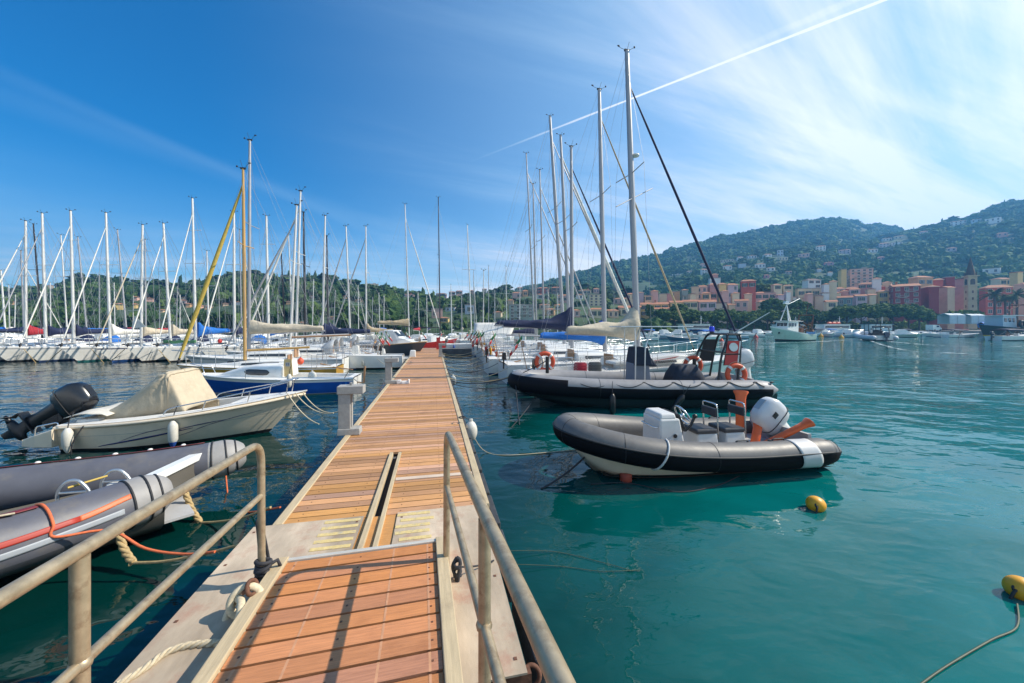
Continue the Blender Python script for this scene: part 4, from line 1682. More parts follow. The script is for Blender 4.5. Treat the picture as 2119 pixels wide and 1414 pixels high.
def sailboat(label, mx, Y, base_y, tx, ty, heading, Ln, B=None, boot=None, hullm=None, cover=None, jib=None, mastm=None, mast_r=.075, zs=.85, zb=1.15, mast_at=.58, group=None, mid=None,
             boom=True, spread=1, detail=1, name='sailboat', rough_gear=True, deckm=None, jib_r=.06, cover_r=.22, cabinh=.36, boom_z=None, jib_top=None, cover_len=None, stripe=None, wires=1, boomm=None, hood=None, cover_peak=.15, flag=False):
    """boat placed by the foot of its mast (picture column mx, distance Y); heading is the direction of the bow in world radians"""
    Xm = (mx - CX) * Y / F
    B = B or Ln * .30
    d = V((cos(heading), sin(heading), 0))
    o = V((Xm, Y, 0)) - d * (Ln * mast_at)
    M = Matrix.Translation(o) @ Matrix.Rotation(heading, 4, 'Z')
    t = thing(name, label, 'sailboat', M=M, group=group)
    Mi = M.inverted()
    S = hull_fn(Ln, B, zs, zb, Ln * .13, .26, .42, .25, 2.0, .72, 1.6, trake=-.0)
    n = 20 if detail else 12
    kb = .09 / zs
    ks = [-.5, 0, kb, kb * 1.35, .5, .86, .93, 1.0]
    mb = hull_mesh(S, ks, [1, 1, 2 if stripe else 0, 0, 0, 2 if stripe else 0, 0], n)
    mb.build('hull', [hullm or M_WHITE, boot or M_BOOTN, stripe or M_WHITE], t)
    # deck with a cockpit well
    mb = MB()
    P = []
    for i in range(n + 1):
        tt = i / n
        e = S(tt, 1)
        b, z, x = e.y, e.z, e.x
        w_ = b * .55
        well = .08 < tt < .32
        zf = z - .38 if well else z + .05 * (1 if tt < .95 else 0)
        P.append([V((x, b, z)), V((x, w_, z + .05)), V((x, w_ * .97, zf)), V((x, -w_ * .97, zf)), V((x, -w_, z + .05)), V((x, -b, z))])
    mb.grid(P, 0, smooth=False, flip=True)
    mb.build('deck', deckm or M_WHITE2, t)
    # coach roof
    mb = MB()
    rs = []
    cab = []
    for tt, hh, ww in ((.33, cabinh, .60), (.36, cabinh * 1.02, .62), (.50, cabinh * .86, .62), (.62, cabinh * .55, .58), (.74, .07, .42)):
        e = S(tt, 1)
        z0 = e.z + .03
        wv = e.y * ww
        cab.append((e.x, wv, z0, hh))
        rs.append([V((e.x, wv, z0)), V((e.x, wv * .90, z0 + hh * .8)), V((e.x, wv * .7, z0 + hh)), V((e.x, 0, z0 + hh * 1.1)), V((e.x, -wv * .7, z0 + hh)), V((e.x, -wv * .90, z0 + hh * .8)), V((e.x, -wv, z0))])
    mb.rings(rs, 0, closed=False, smooth=False)
    mb.add(rs[0], [tuple(range(7))], 0)
    cb = mb.build('cabin', deckm or M_WHITE, t)
    if detail:
        for sg in (1, -1):
            mb = MB()
            q = []
            for (x, wv, z0, hh), f0 in zip(cab[1:4], (1, 1, 1)):
                q.append((V((x, sg * (wv * .965 + .006), z0 + hh * .28)), V((x, sg * (wv * .92 + .006), z0 + hh * .66))))
            q[-1] = (q[-1][0].lerp(q[-2][0], .25), q[-1][1].lerp(q[-2][1], .3))
            mb.grid([list(a) for a in q], 0, smooth=False)
            mb.build('cabin_window', M_GLASS, cb, solid=.006)
    # mast
    zdeck = S(mast_at, 1).z + .05 + cabinh * .7
    foot = V((Ln * mast_at, 0, zdeck))
    top = Mi @ PX(tx, ty, Y)
    ax = top - foot
    mb = MB()
    mb.tube([foot, foot + ax * .6, top], [mast_r, mast_r * .96, mast_r * .68], 10, flat=1.)
    ms = mb.build('mast', mastm or M_MAST, t)
    for k in range(spread):
        f_ = (.55, .78)[k] if spread > 1 else .60
        q = foot + ax * f_
        mb = MB()
        sw = B * .36 * (1 - .25 * k)
        mb.tube([q + V((-.10, sw, .02)), q, q + V((-.10, -sw, .02))], .022, 6)
        mb.build('spreader', mastm or M_MAST, ms)
    masthead(ms, top, .5 if Y > 24 else .75)
    mb = MB()
    bow = S(1, 1) + V((-.05, 0, .02))
    stern = V((.02, 0, S(0, 1).z))
    wr = .0055 if Y < 24 else .009
    mb.tube([top, stern], wr, 4)
    if not jib:
        mb.tube([foot + ax * .93, bow], wr, 4)
    for sg in (1, -1):
        ch = S(mast_at - .03, 1, sg)
        sp_ = foot + ax * (.60 if spread < 2 else .55) + V((-.10, sg * B * .36, .02))
        mb.tube([foot + ax * .95, sp_, ch], wr, 4)
        if wires:
            ch2 = S(mast_at - .07, 1, sg)
            mb.tube([foot + ax * .58, ch2], wr, 4)
            mb.tube([foot + ax * .985, foot + V((-.12, sg * .1, .4))], wr * .7, 4)
    mb.build('rigging', M_WIRE, t)
    if jib:
        mb = MB()
        jt = foot + ax * (jib_top or .9)
        a = bow + V((-.08, 0, .28))
        pts = [a.lerp(jt, i / 12) for i in range(13)]
        mb.tube(pts, [jib_r * .8 * (.55 + .75 * sin(pi * min(1, .18 + i / 12 * .8)) if i else .5) * (1 + .08 * sin(i * 2.7)) for i in range(13)], 8)
        jb = mb.build('furled_jib', jib, t)
        mb = MB()
        mb.tube([bow, a], [.03, .05], 8)
        mb.ball(a - (a - bow) * .5, (.09, .09, .06), 0, 8, 5)
        mb.build('furling_drum', M_BLACKM, jb)
    if boom:
        bz = zdeck + (boom_z or .65)
        a = V((Ln * mast_at - .12, 0, bz))
        bl = cover_len or Ln * .40
        b = V((Ln * mast_at - bl, 0, bz + .12))
        mb = MB()
        mb.tube([a, b], [.055, .05], 8)
        mb.build('boom', boomm or mastm or M_MAST, t)
        mb = MB()
        mb.tube([b, foot + ax * .97], wr * .7, 4)
        mb.tube([b + V((.1, 0, 0)), V((b.x + .05, 0, zs + .1))], wr * 1.5, 4)
        mb.build('topping_lift', M_WIRE, t)
        if cover:
            mb = MB()
            sail_bundle(mb, a + V((.05, 0, .08)), b + V((.1, 0, .06)), cover_r * 1.9, cover_r * .8, rnd.random() * 50, peak=cover_peak)
            mb.build('sail_cover', cover, t)
    if detail:
        mb = MB()
        for sg in (1, -1):
            pts = [S(tt, .98, sg) + V((0, 0, .60)) for tt in (.03, .15, .3, .45, .6, .72, .82)]
            mb.tube(pts, wr * .9, 4)
            pts = [S(tt, .98, sg) + V((0, 0, .32)) for tt in (.03, .15, .3, .45, .6, .72, .82)]
            mb.tube(pts, wr * .7, 4)
            for tt in (.15, .3, .45, .6, .72):
                q = S(tt, .98, sg)
                mb.tube([q, q + V((0, 0, .61))], .011 if Y < 24 else .014, 5)
        mb.build('guard_rail', M_STEEL, t)
        mb = MB()
        zz = .62
        pp = [S(.82, .98, 1) + V((0, 0, zz)), S(.92, .98, 1) + V((0.05, 0, zz + .03)), S(.995, .98, 1) + V((.12, .12, zz + .06)), S(.995, .98, -1) + V((.12, -.12, zz + .06)), S(.92, .98, -1) + V((.05, 0, zz + .03)), S(.82, .98, -1) + V((0, 0, zz))]
        mb.tube(spline(pp, 4), .014 if Y < 24 else .018, 6)
        for q in (pp[0], pp[1], pp[4], pp[5]):
            mb.tube([q, V((q.x - .03, q.y * 1.0, q.z - zz))], .013 if Y < 24 else .017, 5)
        mb.build('pulpit', M_STEEL, t)
        mb = MB()
        pp = [S(.12, .98, 1) + V((0, 0, .62)), S(.0, .98, 1) + V((-.02, 0, .62)), S(.0, .98, -1) + V((-.02, 0, .62)), S(.12, .98, -1) + V((0, 0, .62))]
        mb.tube(fillet(pp, .2), .014 if Y < 24 else .018, 6)
        for q in pp:
            mb.tube([q, V((q.x, q.y, q.z - .62))], .013 if Y < 24 else .017, 5)
        mb.build('pushpit', M_STEEL, t)
        mb = MB()
        cz = S(.33, 1).z
        mb.box((Ln * .325, 0, cz + .30), (.05, B * .24, .5))
        mb.build('companionway', M_TEAK, cb)
        mb = MB()
        mb.box((Ln * .66, 0, S(.66, 1).z + .2), (.45, .45, .06), top=(.9, .9))
        mb.build('hatch', M_GLASS, cb)
        for sg in (1, -1):
            mb = MB()
            mb.tube([(Ln * .27, sg * B * .30, zs + .05), (Ln * .27, sg * B * .30, zs + .17)], [.07, .055], 10)
            mb.build('winch', M_STEEL, t)
        if flag:
            mb = MB()
            q = V((.05, B * .30, zs))
            mb.tube([q, q + V((-.35, 0, 1.5))], .016, 6)
            fs_ = mb.build('flagstaff', M_TEAK, t)
            for k, fm in enumerate((M_FGREEN, M_WHITE2, M_REDP)):
                mb = MB()
                mb.grid([[q + V((-.20 - .34 * j - .1 * k, .03 * sin(k * 2 + j * 3), 1.32 - .42 * j - .17 * (k + e_) + .1)) for j in (0, 1)] for e_ in (0, .5, 1)])
                mb.build('flag_band', fm, fs_, solid=.004)
            mb = MB()
            q = V((.12, -B * .28, zs + .42))
            mb.tube([q + V((0, .16 * cos(a_), .20 * sin(a_))) for a_ in [-.9 + pi * .5 + 1.8 * pi * k / 14 - .9 for k in range(12)]], .05, 8)
            mb.build('horseshoe_buoy', M_YELB if rnd.random() < .5 else M_FEND, t)
            for sg in (1, -1):
                mb = MB()
                c_ = S(.10, .6, sg) + V((0, sg * .12, 0))
                mb.rings([[c_ + V((cos(2 * pi * j / 12) * r * .10, sin(2 * pi * j / 12) * r * .10, z)) for j in range(12)] for z, r in ((-.30, .3), (-.24, .9), (0, 1), (.2, .9), (.28, .3))])
                mb.tube([c_ + V((0, 0, .28)), c_ + V((0, -sg * .05, .75))], .01, 5)
                mb.build('hull_fender', rnd.choice([M_FEND, M_FEND, M_FENDB, M_BLACK]), t)
            mb = MB()
            mb.box((.0, -B * .12, zs + .35), (.2, .2, .34), top=(.8, .8))
            mb.box((-.02, -B * .12, zs + .0), (.07, .08, .5))
            mb.build('spare_outboard', M_BLACK, t, bevel=.03)
        if hood:
            mb = MB()
            P = []
            for i in range(5):
                u = i / 4
                x = Ln * (.30 + .10 * u)
                hh = .95 * cos(u * 1.25) ** .8
                P.append([V((x, B * .30 * cos(pi * k / 8), cz - .05 + hh * abs(sin(pi * k / 8)) ** .55)) for k in range(9)])
            mb.grid(P)
            mb.build('sprayhood', hood, t, solid=.012)
        mb = MB()
        rx = rnd.random() < .5
        mb.tube([(.25, 0, zs - .3), (.25, 0, zs - .05), (.9, 0, zs + .1)], .03, 6)
        mb.build('tiller', M_TEAK, t)
    return t, M, S
# ---------------------------------------------------------------- boats on the left of the pier
HL = pi + PA
HR = PA
GL = 'sailing boats moored along the left of the pier'
# small blue cabin boat
MB_ = Matrix.Translation((-6.3, 14.95, 0)) @ Matrix.Rotation(pi + .17, 4, 'Z')
bl = thing('cabin_boat', 'small blue hulled sailing dinghy with white cabin and oval window', 'cabin boat', M=MB_)
LB = 5.9
S = hull_fn(LB, 2.05, .55, .76, .7, .26, .42, .2, 2.0, .74, 1.7)
M_BLHULL = mat('hull_cobalt', (.008, .085, .38), .3, var=.1, scale=3, coat=.2, stain=(.03, .1, .3), stain_amt=.4)
mb = hull_mesh(S, [-.5, 0, .07, .5, .80, .82, 1.0], [1, 2, 0, 0, 3, 3], 26)
mb.build('hull', [M_BLHULL, M_BOOTK, M_GREYP, M_WHITE], bl)
mb = MB()
mb.tube([S(t, 1, 1) for t in [i / 24 for i in range(25)]] + [S(t, 1, -1) for t in [i / 24 for i in range(23, -1, -1)]], .028, 7)
mb.build('rub_rail', M_WHITE, bl)
mb = MB()
P = []
for i in range(27):
    t = i / 26
    e = S(t, 1)
    b, z, x = e.y, e.z, e.x
    w_ = b * .62
    zf = z - .34 if .05 < t < .43 else z + .04
    P.append([V((x, b, z)), V((x, w_, z + .05)), V((x, w_ * .97, zf)), V((x, -w_ * .97, zf)), V((x, -w_, z + .05)), V((x, -b, z))])
mb.grid(P, 0, smooth=False, flip=True)
mb.build('deck', M_WHITE2, bl)
mb = MB()
rs = []
for tt, hh, ww in ((.435, .46, .66), (.45, .50, .67), (.60, .46, .67), (.68, .38, .64), (.78, .16, .5), (.84, .02, .36)):
    e = S(tt, 1)
    z0, wv = e.z + .02, e.y * ww
    rs.append([V((e.x, wv * cos(a) ** 1 if False else wv * math.copysign(abs(cos(a)) ** .45, cos(a)), z0 + hh * abs(sin(a)) ** .7)) for a in [pi * k / 14 for k in range(15)]])
mb.rings(rs, 0, closed=False)
mb.add(rs[0], [tuple(range(15))], 0)
cb = mb.build('cabin', M_WHITE, bl)
CAB = [(S(tt, 1).x, S(tt, 1).z + .02, S(tt, 1).y * ww, hh) for tt, hh, ww in ((.435, .46, .66), (.45, .50, .67), (.60, .46, .67), (.68, .38, .64), (.78, .16, .5))]


def cabside(x, dz):
    for (xa, za, wa, ha), (xb, zb_, wb_, hb) in zip(CAB[:-1], CAB[1:]):
        if xa <= x <= xb:
            k = (x - xa) / (xb - xa)
            z0, wv, hh = lerp(za, zb_, k), lerp(wa, wb_, k), lerp(ha, hb, k)
            sn = min(.98, dz / hh) ** (1 / .7)
            return V((x, wv * sqrt(max(0, 1 - sn * sn)) ** .45, z0 + dz))


for sg in (1, -1):
    mb = MB()
    cx = lerp(S(.50, 1).x, S(.66, 1).x, .5)
    P = []
    for i in range(13):
        u = i / 12 * 2 - 1
        x = cx + .46 * u
        hz = .10 * (1 - abs(u) ** 5) ** .5 + .004
        P.append([q + V((0, .016, 0)) for q in (cabside(x, .20 + hz * (k / 3 - 1)) for k in range(7))])
    if sg < 0:
        P = [[V((q.x, -q.y, q.z)) for q in r_] for r_ in P]
    mb.grid(P, 0, flip=sg < 0)
    mb.build('cabin_window', M_GLASS, cb, solid=.01)
# washboard standing in the companionway with the number plate on it
mb = MB()
xw = S(.42, 1).x - .02
mb.box((xw, -.34, .96), (.05, .34, .66), top=(1, .72))
wb = mb.build('washboard', mat('board_yellow', (.58, .43, .2), .55, var=.1, scale=5), bl)
wb['label'] = 'yellow washboard with a small number'
mb = MB()
mb.box((xw, -.12, .92), (.12, .9, .62), top=(.8, .74))
mb.build('hatch_hood', M_WHITE, bl, bevel=.05)


def text_part(body, size, name, m_, parent, M, thick=.002):
    cu = bpy.data.curves.new(name, 'FONT')
    cu.body = body
    cu.size = size
    cu.extrude = thick
    cu.align_x = 'CENTER'
    cu.align_y = 'CENTER'
    tmp = bpy.data.objects.new('tmp', cu)
    COL.objects.link(tmp)
    dg = bpy.context.evaluated_depsgraph_get()
    me = bpy.data.meshes.new_from_object(tmp.evaluated_get(dg))
    bpy.data.objects.remove(tmp)
    o = bpy.data.objects.new(name, me)
    me.materials.clear()
    me.materials.append(m_)
    COL.objects.link(o)
    o.parent = parent
    if parent is not None:
        o.matrix_local = M
    else:
        o.matrix_world = M
    return o


# the plate faces the camera side (the boat's port quarter)
FX = Matrix(((-1, 0, 0, 0), (0, 0, 1, 0), (0, 1, 0, 0), (0, 0, 0, 1)))   # text in the local xz plane, read from +y
mb = MB()
mb.box((xw - .02, .385, .98), (.36, .03, .66), top=(.72, 1))
pl_ = mb.build('washboard', MATS['board_yellow'], bl)
mb = MB()
mb.box((xw - .02, .405, 1.11), (.15, .012, .15))
pt = mb.build('number_plate', M_GREYP, bl)
text_part('11', .13, 'plate_number', M_BLACKM, pt, Matrix.Translation((xw - .02, .413, 1.11)) @ FX)
bpy.data.objects.remove(wb)
for j, ch in enumerate(('p', '&')):
    text_part(ch, .24, 'hull_lettering', mat('letter_blue', (.02, .22, .62), .4), bl, Matrix.Translation((.42 - .20 * j, S(.05, .78, 1).y + .012, .34)) @ FX)
mb = MB()
for q in ((.62, .98), (.62, -.98)):
    tt = q[0]
    e = S(tt, 1, math.copysign(1, q[1]))
    mb.tube([e, e + V((0, 0, .36))], .012, 6)
for sg in (1, -1):
    pts = [S(.9, 1, sg), S(.92, 1, sg) + V((0, 0, .34)), S(1.0, 1, sg) + V((.06, sg * .06, .40))]
    mb.tube(pts, .014, 6)
mb.tube([S(1.0, 1, 1) + V((.06, .06, .40)), S(1.0, 1, -1) + V((.06, -.06, .40))], .014, 6)
mb.build('pulpit', M_STEEL, bl)
mb = MB()
mb.tube(sag(S(.05, 1, 1) + V((0, 0, .02)), S(.05, 1, 1) + V((-.2, -.1, .4)), 0), .016, 6)
mb.tube([(.1, .3, .85), (.9, .1, .95)], .022, 6)
mb.tube([(.0, .0, .3), (-.25, 0, .28), (-.3, 0, .95)], .04, 6)
mb.build('rudder_gear', M_TEAK, bl)
black_fender(MB_ @ (S(.36, .9, 1) + V((0, .12, .05))), 'white fender hanging on the blue cabin boat', .08, .5, M_FEND, None, .3)

M_OCHRE = mat('hull_ochre', (.50, .28, .045), .35, var=.12, scale=3, coat=.2)
M_YMAST = mat('mast_varnish', (.50, .29, .075), .4, var=.15, scale=3, stretch=(6, 6, .4), coat=.3)
M_YJIB = mat('jib_yellow', (.50, .36, .07), .7, var=.2, scale=6, stretch=(4, 4, 1))
sailboat('ochre hulled sailboat with varnished mast and rolled yellow jib', 507, 17.2, 760, 503, 350, HL, 6.9, 2.1, M_BOOTK, M_OCHRE, None, M_YJIB, M_YMAST, .075, .66, .84, .60, GL, jib_r=.085, stripe=M_WHITE, cabinh=.30, jib_top=.92, boomm=M_YMAST, boom_z=.45)
sailboat('white open transom sailboat with tall silver mast and drooping beige mainsail', 515, 19.9, 745, 517, 291, HL, 7.9, 2.5, M_BOOTK, None, M_BEIGE, None, M_MASTG, .085, .80, 1.05, .62, GL, cover_r=.30, boom_z=1.0, cover_len=3.8, stripe=M_GREYP)
L_PIER = [
    ('white sailboat with leaning twin spars and a brown wooden boom, left of the pier', 600, 22.0, 614, 425, dict(jib=M_MASTG, boomm=M_TEAK, cover=None)),
    ('white sailboat whose mast is the tallest in the cluster left of the pier middle', 612, 24.0, 622, 396, dict(jib=M_SAILW, cover=None)),
    ('white sailboat with a slim black mast in the cluster left of the pier', 632, 26.2, 628, 440, dict(mastm=M_MASTK, cover=None)),
    ('white sailboat with navy sail cover behind the black masted one', 667, 28.6, 673, 447, dict(cover=M_NAVY, cover_len=3.6, cover_r=.27)),
    ('sailboat with a short black mast and navy cover, left of the dark motorboat', 679, 30.6, 676, 489, dict(mastm=M_MASTK, cover=M_NAVY, cover_len=3.4, cover_r=.3)),
    ('white sailboat with crossing forestays, second mast left of the dark motorboat', 725, 33.0, 716, 469, dict(jib=M_MASTG)),
    ('white sailboat with bunched tan sail on the mast just left of the dark motorboat', 758, 35.5, 757, 469, dict(cover=M_TAN, cover_len=2.6, cover_r=.3, jib=M_MASTG)),
]
for lab, bx, Y, tx, ty, kw in L_PIER:
    sailboat(lab, bx, Y, 690, tx, ty, HL + rnd.uniform(-.05, .05), rnd.uniform(7.6, 8.8), None, rnd.choice([M_BOOTN, M_BOOTK, M_BOOTB]), group=GL, spread=1, mast_at=.60, flag=True, cover_peak=.5, hood=rnd.choice([M_NAVY, M_GREYP, None]), **kw)
sailboat('sailboat beyond the pier end with a tan sail bag raised on its boom', 847, 43., 690, 838, 423, PA + .2, 9.5, None, M_BOOTN, group='sailing boats beyond the pier end', cover=M_TAN, cover_r=.34, boom_z=1.5, cover_len=3.6, jib=M_SAILW)
sailboat('sailboat with the tall thin black mast standing over the pier end', 911, 43.5, 690, 907, 409, PA + .1, 9.5, None, M_BOOTN, group='sailing boats beyond the pier end', mastm=M_MASTK, mast_r=.07, boom_z=1.2, cover_len=4.5)

# ---------------------------------------------------------------- front row on the left, bows to us
GF = 'white yachts in the front row at left'
FR = [  # foot px, top px, top y, cover, boot, jib, label
    (53, 53, 458, M_RED, M_BOOTK, M_SAILW, {}, 'white yacht at the left edge with a red sail cover on its boom'),
    (95, 87, 442, M_NAVY, M_BOOTK, M_MASTG, {}, 'white yacht with a grey rolled jib and tall navy cover, beside the red cover'),
    (153, 146, 437, M_NAVY, M_BOOTN, M_SAILW, {}, 'white yacht with a blue boot stripe and low navy cover over a white boom'),
    (228, 219, 441, M_SAILW, M_BOOTG, M_SAILW, {}, 'white yacht with a teal waterline and a white sail cover'),
    (292, 295, 466, M_BEIGE, M_BOOTB, M_BEIGE, {}, 'white yacht with beige rolled jib and a broad blue waterline band'),
    (353, 338, 463, M_BEIGE, M_BOOTK, M_SAILW, {}, 'white yacht with green deck cloth and loosely gathered beige sail'),
    (405, 398, 411, M_BLUE, M_BOOTK, M_SAILW, dict(cover_r=.34), 'white yacht with the bright blue sail cover and tallest mast of the row'),
    (485, 484, 440, M_NAVY, M_BOOTN, M_SAILW, dict(cover_len=1.6), 'white yacht with a navy waterline just left of the varnished mast'),
    (556, 551, 448, M_BLUE, M_BOOTB, None, {}, 'white yacht with a light blue cover, right of the varnished mast'),
]
for bx, tx, ty, cov, boot, jib, kw, lab in FR:
    sailboat(lab, bx, 28.7, 690, tx, ty, -pi / 2 - .02 + rnd.uniform(-.03, .03), 8.6, 2.08, boot, M_WHITE, cov, jib, zs=.95, zb=1.12, mast_at=.63, group=GF, spread=1 if rnd.random() < .5 else 2, jib_r=.042, mast_r=.098, cover_peak=.5, boom_z=.62, stripe=rnd.choice([None, M_GREYP, M_BOOTN]), hood=rnd.choice([M_NAVY, M_NAVY, M_BLUE, M_GREYP, None]), **kw)
mb = MB()
mb.grid([[V((-25.6 + i * .22, 26.95, 1.35 + .22 * (j / 4) + .03 * sin(i * 1.3))) for j in range(5)] for i in range(12)])
mb.v = [tuple(V(q) - V((-24.5, 26.95, 1.35))) for q in mb.v]
o = mb.build('deck_cloth', mat('canvas_green', (.12, .30, .14), .85, var=.2, scale=8), solid=.02)
o.location = (-24.5, 26.95, 1.35)
tag(o, 'green cloth hung along the rail of a white yacht', 'cloth')
# pennant-shaped sail corner on one forestay
mb = MB()
q = PX(262, 700, 26.4)
mb.add([(0, 0, 0), (.95, .1, .12), (.18, .05, .92)], [(0, 1, 2)])
o = mb.build('small_sail', M_SAILW, solid=.01)
o.location = PX(272, 680, 26.5)
tag(o, 'small white triangular sail set on the forestay of a front row yacht', 'sail')
# floating walkway between the two left rows
mb = MB()
mb.box((0, 0, 0), (62, 1.6, .5))
o = mb.build('floating_walkway', MATS['float_concrete'])
o.location = (-34, 35.3, .25)
tag(o, 'low concrete walkway behind the sterns of the white yacht row', 'walkway')

GB = 'yachts in the rows behind at left'
BACK = []
row2 = [(12, 2, 560), (50, 43, 519), (88, 69, 464, 'k'), (140, 126, 487), (181, 161, 491), (263, 243, 476), (302, 300, 496), (432, 428, 520), (500, 496, 476), (590, 582, 521, 'k'), (606, 597, 486)]
for k, r_ in enumerate(row2):
    BACK.append((r_[0], 39.8 if k != 2 else 38.5, r_[1], r_[2], pi / 2, 9.2, r_[3] if len(r_) > 3 else ''))
far = [(206, 62, 205, 569), (238, 58, 236, 585), (330, 66, 330, 600), (365, 60, 367, 592), (372, 72, 373, 610), (455, 60, 452, 572), (530, 64, 531, 600), (545, 58, 542, 596), (575, 70, 575, 610), (646, 62, 649, 578),
       (690, 66, 694, 600), (742, 60, 741, 590), (770, 72, 771, 615), (786, 62, 784, 606), (794, 68, 795, 612), (868, 58, 865, 605), (884, 66, 883, 612), (20, 60, 18, 590), (105, 64, 104, 585), (162, 70, 163, 600), (30, 70, 32, 610), (275, 74, 276, 612),
       (976, 47, 967, 466), (982, 62, 980, 561), (1011, 60, 1011, 551), (1049, 62, 1047, 552), (1024, 78, 1024, 600), (935, 66, 933, 590), (956, 74, 955, 606), (1075, 70, 1076, 590), (1134, 72, 1134, 598), (1154, 80, 1154, 606)]
for r_ in far:
    BACK.append((r_[0], r_[1], r_[2], r_[3], rnd.choice([pi / 2, -pi / 2]) + rnd.uniform(-.1, .1), rnd.uniform(7.5, 9.5), ''))
BACK.sort(key=lambda q: q[0])
zones = (('behind the white yacht row', 0, 420), ('between varnished mast and pier', 420, 900), ('beyond the pier end', 900, 1200))
cnt = {}
for bx, Y, tx, ty, hd, Ln, fl in BACK:
    zn = [z for z in zones if z[1] <= bx < z[2] or (z[1] == 0 and bx < 0)][0][0]
    cnt[zn] = cnt.get(zn, 0) + 1
    km = 'black' if fl == 'k' else 'pale'
    cov = rnd.choice([M_NAVY, M_NAVY, M_BLUE, M_BEIGE, None, M_SAILW, M_RED])
    if bx in (976,):
        cov = None
    sailboat(f'far {km} masted yacht, {ORD[cnt[zn] - 1]} from the left {zn}', bx, Y, 690, tx, ty, hd, Ln, None, rnd.choice([M_BOOTN, M_BOOTK, M_BOOTB]), M_WHITE, cov,
             M_SAILW if rnd.random() < .22 else None, M_MASTK if fl == 'k' else rnd.choice([M_MAST, M_MASTG]), .08 if fl == 'k' else rnd.uniform(.06, .085), group=GB, detail=0, spread=1, wires=0, jib_r=.045, zs=.95, zb=1.15)

# ---------------------------------------------------------------- boats on the right of the pier
GR = 'sailing boats moored along the right of the pier'
RB = [
    # foot px, Y, top px, top y, L, cover, jib, mast, label
    (1320, 15.6, 1297, 106, 10.2, M_BEIGE, M_NAVY, M_MASTG, dict(mast_r=.13, cover_peak=.85, mast_at=.46, cover_r=.33, boom_z=.92, cover_len=3.3, B=3.0, jib_r=.055, zs=.80, zb=1.3, spread=1, stripe=M_GREYP), 'nearest white sailboat at right, netted rails, huge grey mast and navy jib'),
    (1252, 18.6, 1240, 186, 10.6, M_BLUE, M_TAN, M_MASTG, dict(mast_r=.118, cover_peak=.7, cover_r=.30, boom_z=.62, cover_len=3.5, jib_r=.05, mast_at=.5), 'white sailboat with a bright blue sail cover under the second tallest mast'),
    (1184, 21.6, 1182, 304, 10.2, M_NAVY, M_NAVY, M_MASTG, dict(mast_r=.11, cover_peak=.95, cover_r=.33, boom_z=1.2, cover_len=4.2, mast_at=.5), 'white sailboat with steep navy sail cover behind the bright blue one'),
    (1180, 24.6, 1160, 281, 11, None, M_SAILW, M_MASTG, dict(mast_r=.115, mast_at=.5, jib_r=.10), 'sailboat with a thick white rolled jib, third mast group at right'),
    (1168, 27.2, 1138, 241, 12.5, M_NAVY, M_MASTG, M_MASTG, dict(mast_r=.135, mast_at=.48, cover_r=.30, boom_z=1.35, cover_len=5.2), 'big sailboat with a long navy boom cover, tallest mast of the middle group'),
    (1127, 30.0, 1117, 352, 10.5, M_NAVY, M_MASTG, M_MASTG, dict(mast_at=.5, boom_z=1.3), 'sailboat with a navy cover right of the close pair of masts'),
    (1111, 32.2, 1103, 381, 10.5, None, None, M_MASTG, dict(mast_at=.5), 'sailboat with the shorter mast of the close pair at right of pier'),
    (1107, 34.2, 1089, 318, 12, M_NAVY, M_MASTG, M_MASTG, dict(mast_at=.48), 'sailboat with the taller mast of the close pair at right of pier'),
    (1000, 37.5, 1001, 560, 7.5, None, None, M_MAST, dict(mast_at=.5, mast_r=.05), 'small sailboat with white awning spread over its cockpit'),
]
RS = {}
for bx, Y, tx, ty, Ln, cov, jib, mm, kw, lab in RB:
    hd = HR + .03 + rnd.uniform(-.03, .03)
    RS[bx] = sailboat(lab, bx, Y, 690, tx, ty, hd, Ln, kw.pop('B', None), rnd.choice([M_BOOTN, M_BOOTK, M_BOOTB]), M_WHITE, cov, jib, mm, group=GR, flag=True, **kw)
# the netted boat: netting, sugar scoop stern, horseshoe buoys
t45, M45, S45 = RS[1320]
L45 = 10.2
mb = MB()
for sg in (-1,):
    for k in range(2):
        prevrow = None
        nx = 64
        for d in (1, -1):
            for i in range(-8, nx):
                pts = []
                for j in range(9):
                    fz = j / 8
                    u = (i + d * fz * 6 + (6 if d < 0 else 0)) / nx
                    if u < 0 or u > 1:
                        continue
                    tt = lerp(.07, .74, u)
                    pts.append(S45(tt, .98, sg) + V((0, .01 * d, .06 + .54 * fz)))
                if len(pts) > 2 and k == 0:
                    mb.tube([pts[0], pts[-1]], .0055, 3, smooth=False)
mb.build('rail_net', mat('net_cord', (.5, .47, .42), .85, var=.1), t45)
mb = MB()
mb.rings([[V((x, y, z)) for y, z in ((w_, .78), (w_, z0), (-w_, z0), (-w_, .78))] for x, w_, z0 in ((.02, .95, .1), (-.35, .85, .18), (-.62, .70, .34))], smooth=False)
mb.build('stern_step', M_WHITE, t45)
mb = MB()
x0 = 1.75
mb.tube([(x0, -1.20, 1.40), (x0 + 4.2, -1.42, 1.42)], .0, 4)
mb2 = MB()
mb2.prism([(3.0, -.7, 1.08), (6.0, -.9, 1.28), (6.3, -.85, 1.40), (5.6, -.8, 1.46), (3.0, -.7, 1.2)], (0, 1, 0), .8)
mb2.build('cockpit_coaming', M_WHITE, t45, bevel=.05)
b = MB()
b.prism([(4.0, -1.31, 1.16), (5.5, -1.31, 1.32), (5.7, -1.31, 1.40), (4.4, -1.31, 1.22)], (0, 1, 0), .02)
b.build('red_trim', M_REDP, t45)
orange_ring(M45 @ V((.10, -1.28, 1.30)), .30, .078, Matrix.Rotation(pi / 2, 3, 'X') @ Matrix.Rotation(.1, 3, 'Y'), 'bright orange lifebuoy hung at the stern of the netted sailboat')
